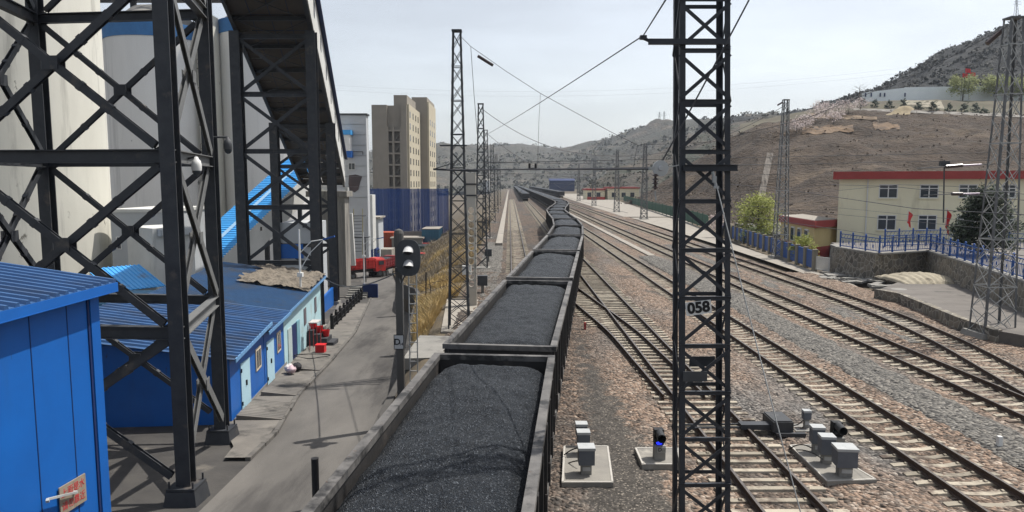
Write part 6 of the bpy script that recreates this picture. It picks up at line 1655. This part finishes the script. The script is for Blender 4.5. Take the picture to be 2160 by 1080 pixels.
# ------------------------------------------------------------------ trucks and containers
def truck(label, px, py, Y, rz, body, load=True, cab=None, first=[None], stake=True):
    z = zr(Y); p = P(px, py, Y); p.z = z; cab = cab or body
    t = thing('dump_truck', label, 'dump truck', (p.x, p.y, z), 'coal trucks in the yard')
    Mx = Matrix.Translation((p.x, p.y, z)) @ Matrix.Rotation(rz, 4, 'Z')
    def T(b): b.v = [tuple(Mx @ V(v)) for v in b.v]; return b
    b = MB(); L_, W_ = 5.8, 2.5
    b.box((0, -.9, 1.5), (W_, L_, .12)); 
    for sx in (-1, 1): b.box((sx*(W_/2-.04), -.9, 2.15), (.08, L_-.1, 1.25))
    for sy in (-1, 1): b.box((0, -.9+sy*(L_/2-.04), 2.15), (W_-.17, .08, 1.25))
    bo = T(b).build('bed', body, t)
    b = MB()
    for sx in (-1, 1):
        for k in range(8): b.box((sx*(W_/2+.03), -.9-L_/2+.35+k*.73, 2.15), (.09, .1, 1.35))
        for z_ in (1.75, 2.2, 2.65): b.box((sx*(W_/2+.015), -.9, z_), (.07, L_-.3, .08))
    for k in range(4): b.box((-.9+.6*k, -.9-L_/2-.02, 2.15), (.1, .08, 1.3))
    T(b).build('stakes', body, bo)
    b = MB(); b.box((0, 3.0, 1.75), (2.4, 1.7, 1.7)); b.box((0, 3.0, 2.72), (2.3, 1.5, .25), taper=.9); T(b).build('cab', cab, t)
    b = MB(); b.box((0, 3.86, 2.1), (2.1, .06, .75)); T(b).build('windscreen', glass, t)
    for sx in (-1, 1):
        b = MB(); b.box((sx*1.21, 3.1, 2.15), (.04, .9, .6)); T(b).build('side_window', glass, t)
    b = MB(); b.box((0, 0, 1.05), (1., 7.6, .35)); b.box((0, -3.7, .95), (2.3, .15, .3)); T(b).build('chassis', steel, t)
    for sx in (-1, 1):
        for y_ in (2.9, -1.7, -3.0):
            b = MB(); b.tube((sx*.85, y_, .52), (sx*1.2, y_, .52), .52, n=18); wo = T(b).build('wheel', rubber, t)
            b = MB(); b.tube((sx*1.2, y_, .52), (sx*1.23, y_, .52), .26, n=12); T(b).build('hub', steelgr, wo)
    for sx in (-1, 1):
        b = MB(); b.box((sx*.95, -3.79, 1.05), (.3, .05, .16)); T(b).build('tail_lamp', brightred, t)
    if load:
        b = MB(); b.grid(lambda u, v: (lerp(-1.18, 1.18, u), -.9+lerp(-2.8, 2.8, v), 2.5+.45*math.sin(math.pi*u)**.6*math.sin(math.pi*v)**.5), 8, 12); T(b)
        tag(b.build('coal_load', coalm), 'coal heaped in the '+label, 'coal heap', 'coal heaps in the trucks')
    return t
truck('bright red stake truck parked left on the yard road', 758, 575, 106, R(-48), redtruck, False)
truck('maroon coal truck seen from behind, beside the bright red one', 811, 560, 112, R(-12), maroon)
truck('dark dusty truck parked behind the bright red one', 772, 550, 128, R(-10), bluedk)
truck('black bedded truck farther back, left of the pale wall', 780, 530, 142, R(-8), steel)
truck('green truck with pale rails at the edge of the grass slope', 872, 540, 118, R(-8), green, True, redtruck)
truck('distant green truck near the blue container', 894, 520, 138, R(-10), green, True, redtruck)
def container(label, px0, px1, pyt, Y, L_, mat, z0=-7):
    a, c = P(px0, pyt, Y), P(px1, pyt, Y); t = thing('container', label, 'container', ((a.x+c.x)/2, Y, z0), 'containers in the yard')
    b = MB(); b.slab([(a.x, Y), (c.x, Y), (c.x, Y+L_), (a.x, Y+L_)], z0, a.z); 
    b.build('shell', mat, t)
    b = MB()
    n = int((c.x-a.x)/.5)
    for k in range(n+1): b.box((lerp(a.x, c.x, k/n), Y-.02, (z0+a.z)/2), (.1, .08, a.z-z0-.1))
    for k in range(int(L_/.6)): b.box((c.x+.02, Y+.3+k*.6, (z0+a.z)/2), (.08, .12, a.z-z0-.1))
    b.build('ribs', mat, t)
    b = MB(); b.slab([(a.x-.05, Y-.08), (c.x+.08, Y-.08), (c.x+.08, Y+L_), (a.x-.05, Y+L_)], a.z+.002, a.z+.15); b.build('roof', palepath if 'blue' in label else mat, t)
container('blue container with pale roof at the far end of the yard', 890, 925, 484, 142, 9, pm('container blue', (.04, .13, .20), (.035, .11, .17), .6, .7))
container('orange-red container behind the parked trucks', 800, 829, 492, 142, 4, pm('orange paint', (.36, .075, .035), (.30, .06, .03), 1., .7))
t, a, c = simple_building('yard_wall', 'long grey wall behind the parked trucks', 'wall', 790, 890, 488, 148.5, .6, conc)
t, a, c = simple_building('yard_hut', 'low pale concrete hut between the parked trucks', 'hut', 790, 826, 526, 134, 4, palepath)
t, a, c = simple_building('yard_hut', 'long low pale shelter behind the oval signal board', 'hut', 826, 890, 504, 140, 4, conc, roofmat=palepath, overhang=.3)

# ------------------------------------------------------------------ wires
wirem = pm('wire', (.05, .05, .055), (.07, .07, .075), 2, .5)
def sagpts(a, b, sag, n=18):
    a, b = V(a), V(b); return [a.lerp(b, i/n)-V((0, 0, sag*4*(i/n)*(1-i/n))) for i in range(n+1)]
def wire(label, a, b, sag=.3, r=.012, group='overhead wires'):
    m = MB(); m.path(sagpts(a, b, sag), r, 5); return tag(m.build('overhead_wire', wirem), label, 'wire', group)
L1t, R1t = V((L1[0]+.2, L1[1], 15.3)), V((R1[0]-.2, R1[1], 15.4))
# catenary-shaped head span L1-R1, low point over the tracks
hs = [L1t, P(993, 98, 37.7), P(1140, 197, 37.5), P(1290, 279, 37.3), P(1345, 306, 37.2)]
m = MB(); m.path([hs[0], hs[1], hs[1].lerp(hs[2], .5)+V((0, 0, -.05)), hs[2], hs[3], hs[4], P(1500, 300, 37), P(1700, 250, 36.8), P(1950, 150, 36.5), R1t], .014, 6)
tag(m.build('overhead_wire', wirem), 'thick head-span wire sagging from the left lattice mast to the right one', 'wire', 'overhead wires')
m = MB(); m.path([P(1345, 306, 37.2), P(1340, 330, 37.2), P(1336, 358, 37.2)], .012, 5); tag(m.build('overhead_wire', wirem), 'short drop wire at the low point of the head span', 'wire', 'overhead wires')
m = MB(); m.path([P(993, 98, 37.7), P(1000, 200, 37.7), P(1008, 300, 37.7)], .014, 5); tag(m.build('overhead_wire', wirem), 'thin drop wire hanging just right of the left lattice mast', 'wire', 'overhead wires')
m = MB(); m.path([P(1140, 197, 37.5), P(1137, 250, 37.5), P(1134, 350, 37.5)], .010, 5); tag(m.build('overhead_wire', wirem), 'thin drop wire where the two long wires cross', 'wire', 'overhead wires')
wire('lower cross-span wire from the left lattice mast to the right one', P(990, 360, 37.7), P(2085, 338, 36.2), .0, .014)
wire('thinner cross-span wire just above the lower one', P(990, 344, 37.7), P(2085, 322, 36.2), .0, .014)
wire('cross wire from the left mast to the insulator on the numbered mast', P(940, 358, 37.5), P(1372, 356, 13.5), .0, .022)
# insulators on the numbered mast
ip = P(1393, 355, 13.5)
t = thing('insulator', 'pale disc insulator with a brown string hanging left of the numbered mast', 'insulator', ip)
b = MB(); b.tube(ip+V((0, .02, 0)), ip+V((0, -.02, 0)), .15, .15, 26); b.tube(ip+V((0, -.02, 0)), ip+V((0, -.07, 0)), .05, .04, 12); b.build('disc', pm('porcelain', (.42, .43, .43), (.36, .37, .37), 5, .25, spec=.6), t)
b = MB(); s0 = ip+V((-.09, 0, -.13))
for k in range(4): b.lathe(s0+V((0, 0, -.075*k)), [(.02, .03), (.06, .0), (.062, -.015), (.025, -.02), (.02, -.045)], 12)
b.build('string', pm('brown porcelain', (.06, .035, .03), (.045, .03, .028), 5, .3, spec=.6), t)
b = MB(); b.bar(s0+V((0, 0, -.3)), s0+V((.02, 0, -.48)), .022); b.bar(ip+V((-.22, 0, 0)), ip+V((-.1, 0, .0)), .05); b.bar(ip+V((.04, 0, .0)), ip+V((.35, .0, .06)), .02); b.build('fitting', mastlt, t)
wire('thick wire slanting down from the top of the numbered mast to the insulator', P(1580, 0, 13.4), P(1398, 338, 13.5), .02, .016)
wire('long wire rising left to right to the arm of the numbered mast', arm_end, V((-2.3, 66, 12.1)), .1, .013)
wire('wire going up from the arm of the numbered mast', arm_end, P(1410, -10, 9), .0, .012)
wire('wire from the far left mast to the next one', V((-2.3, 66, 12.1)), V((-3.1, 100, 12.4)), .4, .02)
wire('sagging head-span wire of the second mast pair', V((-2.5, 65, 14.4)), P(1190, 318, 68), 0.5, .025); wire('right half of the second head-span wire', P(1190, 318, 68), V((27.9, 73, 15.6)), 2.2, .025)
wire('sagging head-span wire of the third mast pair', V((-3.2, 100, 14.6)), V((28.5, 150, 15.6)), 6.5, .03)
for (Xl, pyy, lb) in (((-2.6, 65), (28, 73), 0), ((-3.3, 100), (28.7, 152), 1)) if False else []: pass
for k, (a, c, z) in enumerate((((-2.6, 65), (28.0, 73.2), 8.6), ((-2.6, 65), (28.0, 73.2), 9.6), ((-3.3, 100), (28.7, 152), 8.8))):
    wire(['lower cross-span wire of the second mast pair', 'upper cross-span wire of the second mast pair', 'far cross-span wire of the third mast pair'][k], (a[0], a[1], z), (c[0], c[1], z), 0, .02)
# contact and messenger wires over each track
for k, (X, nmx) in enumerate(((.9, 'leftmost far track'), (6.65, 'first track right of the train'), (11.85, 'track by the numbered mast'), (17.6, 'fourth track'), (22.3, 'rightmost track'))):
    for z, q in ((6.1, 'contact'), (7.35, 'carrier')):
        m = MB(); ys = [9+6*i for i in range(14)]+[100+40*i for i in range(10)] if X > 8 else [40+6*i for i in range(10)]+[110+40*i for i in range(10)]
        Xo = lambda Y: X+.15*math.sin(Y*.08) if X < 20 else interp(Y, [(8, 17.4), (27, 20), (48, 22.3), (500, 22.3)])
        m.path([(Xo(Y), Y, z+(.0 if q == 'contact' else .35*math.cos(Y*2*math.pi/37))) for Y in ys], .009 if q == 'contact' else .011, 5)
        tag(m.build('overhead_wire', wirem), '%s wire running along over the %s' % (q, nmx), 'wire', 'wires along the tracks')
# registration insulators on the right
pinkw = pm('glazed white rod', (.50, .40, .50), (.42, .33, .43), 3, .25, spec=.6); brownp = MATS['brown porcelain']
for k, (pa, pb, pc_, Y) in enumerate((((1995, 352), (2030, 349), (2070, 347), 36), ((2008, 409), (2030, 409), (2066, 408), 36))):
    a, b_, c = P(*pa, Y), P(*pb, Y), P(*pc_, Y)
    t = thing('insulator', ['upper brown and white rod insulator left of the right mast', 'lower brown and white rod insulator left of the right mast'][k], 'insulator', a, 'rod insulators by the right mast')
    m = MB(); m.tube(a, b_, .09, n=10); m.build('brown_rod', brownp, t)
    m = MB(); m.tube(b_, c, .045, n=10); m.build('white_rod', pinkw, t)
    m = MB(); m.tube(P(pa[0]-60, pa[1]+3, Y), a, .025, n=6); m.tube(c, P(2095, pc_[1], Y), .025, n=6); m.build('tube', mastgr, t)
t = thing('dropper_post', 'thin steel hanger post before the cream house', 'hanger', P(1992, 345, 36.3))
m = MB(); m.bar(P(1992, 338, 36.3), P(1990, 470, 36.3), .05); m.box(P(1992, 345, 36.3), (.45, .2, .25)); m.build('rod', steelgr, t)
for k, (px0, py0, px1, py1) in enumerate(((2082, 92, 2112, 66), (1640, 222, 1650, 216), (1008, 118, 1040, 138))):
    Y = (36.2, 73, 37.7)[k]; m = MB(); m.tube(P(px0, py0, Y), P(px1, py1, Y), .12 if k == 0 else .08, n=8); tag(m.build('insulator', brownp), ['dark insulator at the top of the right lattice mast', 'dark insulator at the top of the mast by the blue fence', 'dark insulator near the top of the left lattice mast'][k], 'insulator', 'insulators in the head spans')
# insulator pair over the far tracks
t = thing('insulator', 'small dark insulator pair hanging over the far tracks', 'insulator', P(1123, 350, 37.5))
m = MB()
for px in (1117, 1130): m.tube(P(px, 345, 37.5), P(px, 357, 37.5), .06, n=8)
m.bar(P(1117, 355, 37.5), P(1130, 355, 37.5), .05); m.build('rods', black, t)
# guy wire of the numbered mast
m = MB(); g0 = c1+V((0, -.05, 0)); g1 = V((5.35, 10.6, 0)); m.path(sagpts(g0, g1, .12), .011, 5); tag(m.build('guy_wire', mastlt), 'thin guy wire running down right from the numbered mast', 'wire')
# arm on the left mast
t = thing('cross_arm', 'thin horizontal arm on the left lattice mast, pointing left', 'arm', P(960, 358, 37.4))
m = MB(); m.bar(P(914, 357, 37.2), P(1010, 361, 37.2), .1, .1); m.bar(P(914, 357, 37.2), P(952, 345, 37.2), .04); m.build('beam', steel, t)
m = MB(); m.bar(P(928, 307, 37.2), P(985, 307, 37.2), .07); m.build('stay', steel, t)
# service cable across the road
wire('black cable spanning the road from the shed to the signal post', P(690, 590, 52), V((SX, SY, P(842, 572, SY).z)), .55, .03)
# high voltage pylons on the ridges
def pylon(label, px, pyb, pyt, Y):
    b0, t0_ = P(px, pyb, Y), P(px, pyt, Y); H = t0_.z-b0.z; t = thing('power_pylon', label, 'pylon', b0, 'power pylons on the hills')
    m = MB(); w_ = H*.1
    for a in (-1, 1):
        for c in (-1, 1): m.bar(b0+V((a*w_, c*w_, -2)), t0_+V((a*w_*.15, c*w_*.15, 0)), H*.012)
    for k in range(6):
        z0, z1 = k/6, (k+1)/6; f = lambda s: w_*(1-.85*s)
        m.bar(b0+V((-f(z0), 0, H*z0)), b0+V((f(z1), 0, H*z1)), H*.008); m.bar(b0+V((f(z0), 0, H*z0)), b0+V((-f(z1), 0, H*z1)), H*.008)
    m.build('tower', steelgr, t)
    m = MB()
    for z, l in ((.68, .22), (.8, .18), (.92, .14)): m.bar(b0+V((-H*l, 0, H*z)), b0+V((H*l, 0, H*z)), H*.012)
    m.build('arms', steelgr, t)
pylon('left one of the two tiny pylons on the middle ridge', 1391, 263, 236, 1180); pylon('right one of the two tiny pylons on the middle ridge', 1401, 261, 235, 1180)
pylon('power pylon on the crest of the dark hill at the top right corner', 2144, 36, -4, 470)
for k, py in enumerate((176, 186)):
    wire(['faint far power line across the sky', 'lower faint far power line across the sky'][k], P(705, py+4, 500), P(2190, py-75, 500), 14, .03, 'far power lines')
# far blue roof and town traces
for k, (px0, px1, py0, py1, Y, mt) in enumerate(((1160, 1212, 378, 386, 640, 'b'), (1018, 1032, 378, 384, 700, 'w'))):
    a, c = P(px0, py0, Y), P(px1, py1, Y); t = thing('far_shed', ['tiny far blue shed beyond the trains', 'tiny far pale house left of the line'][k], 'building', (a.x, Y, 0), 'far sheds of the valley')
    b = MB(); b.slab([(a.x, Y), (c.x, Y), (c.x, Y+14), (a.x, Y+14)], -1, a.z-1.2); b.build('wall', bluedk if mt == 'b' else wgrey, t)
    b = MB(); ym = Y+7; b.add([(a.x-.5, Y-.5, a.z-1.2), (c.x+.5, Y-.5, a.z-1.2), (c.x+.5, ym, a.z+.6), (a.x-.5, ym, a.z+.6), (a.x-.5, Y+14.5, a.z-1.2), (c.x+.5, Y+14.5, a.z-1.2)], [(0, 1, 2, 3), (3, 2, 5, 4), (0, 3, 4), (1, 5, 2)]); b.build('roof', bluedk if mt == 'b' else conc, t)

# ------------------------------------------------------------------ air, sky, sun
SUN = V((math.cos(R(62))*math.cos(R(30)), math.cos(R(62))*math.sin(R(30)), math.sin(R(62))))
HAZE = True
if HAZE:
    hz_m = bpy.data.materials.new('haze'); hz_m.use_nodes = True; nt = hz_m.node_tree
    nt.nodes.remove(nt.nodes['Principled BSDF']); v = nt.nodes.new('ShaderNodeVolumePrincipled')
    v.inputs['Color'].default_value = (.80, .88, 1., 1); v.inputs['Density'].default_value = .00013; v.inputs['Anisotropy'].default_value = .2
    nt.links.new(v.outputs[0], nt.nodes['Material Output'].inputs['Volume'])
    b = MB(); b.box((0, 2450, 120), (6200, 5200, 280)); o = b.build('haze', hz_m); tag(o, kind='stuff')
sun = bpy.data.lights.new('sun', 'SUN'); sun.energy = 4.7; sun.angle = R(.6); sun.color = (1., .955, .885)
so = bpy.data.objects.new('sun', sun); COL.objects.link(so); so.rotation_euler = SUN.to_track_quat('Z', 'Y').to_euler()
W = bpy.data.worlds.new('World'); SC.world = W; W.use_nodes = True; nt = W.node_tree; N = nt.nodes; L = nt.links
bg = N['Background']; sky = N.new('ShaderNodeTexSky'); sky.sky_type = 'NISHITA'; sky.sun_disc = False
sky.sun_elevation = R(62); sky.sun_rotation = math.atan2(SUN.x, SUN.y); sky.dust_density = 4.0; sky.air_density = 1.2; sky.altitude = 800
hs_ = N.new('ShaderNodeHueSaturation'); hs_.inputs['Saturation'].default_value = .42
L.new(sky.outputs[0], hs_.inputs['Color'])
tc = N.new('ShaderNodeTexCoord'); mp = N.new('ShaderNodeMapping'); mp.inputs['Scale'].default_value = (1.2, 1.2, 6); mp.inputs['Rotation'].default_value = (.25, .2, 0)
no = N.new('ShaderNodeTexNoise'); no.inputs['Scale'].default_value = 1.6; no.inputs['Detail'].default_value = 6; no.inputs['Roughness'].default_value = .55
L.new(tc.outputs['Generated'], mp.inputs['Vector']); L.new(mp.outputs[0], no.inputs['Vector'])
mr = N.new('ShaderNodeMapRange'); mr.inputs['From Min'].default_value = .38; mr.inputs['From Max'].default_value = .72; mr.inputs['To Min'].default_value = .91; mr.inputs['To Max'].default_value = 1.18
L.new(no.outputs['Fac'], mr.inputs['Value'])
mu = N.new('ShaderNodeMix'); mu.data_type = 'RGBA'; mu.blend_type = 'MULTIPLY'; mu.inputs['Factor'].default_value = 1.
L.new(hs_.outputs[0], mu.inputs['A']); L.new(mr.outputs[0], mu.inputs['B'])
L.new(mu.outputs['Result'], bg.inputs['Color']); bg.inputs['Strength'].default_value = .14
SC.view_settings.view_transform = 'Standard'; SC.view_settings.look = 'None'; SC.view_settings.exposure = .25; SC.view_settings.gamma = 1
SC.cycles.volume_bounces = 0; SC.cycles.max_bounces = 6; SC.cycles.transparent_max_bounces = 12
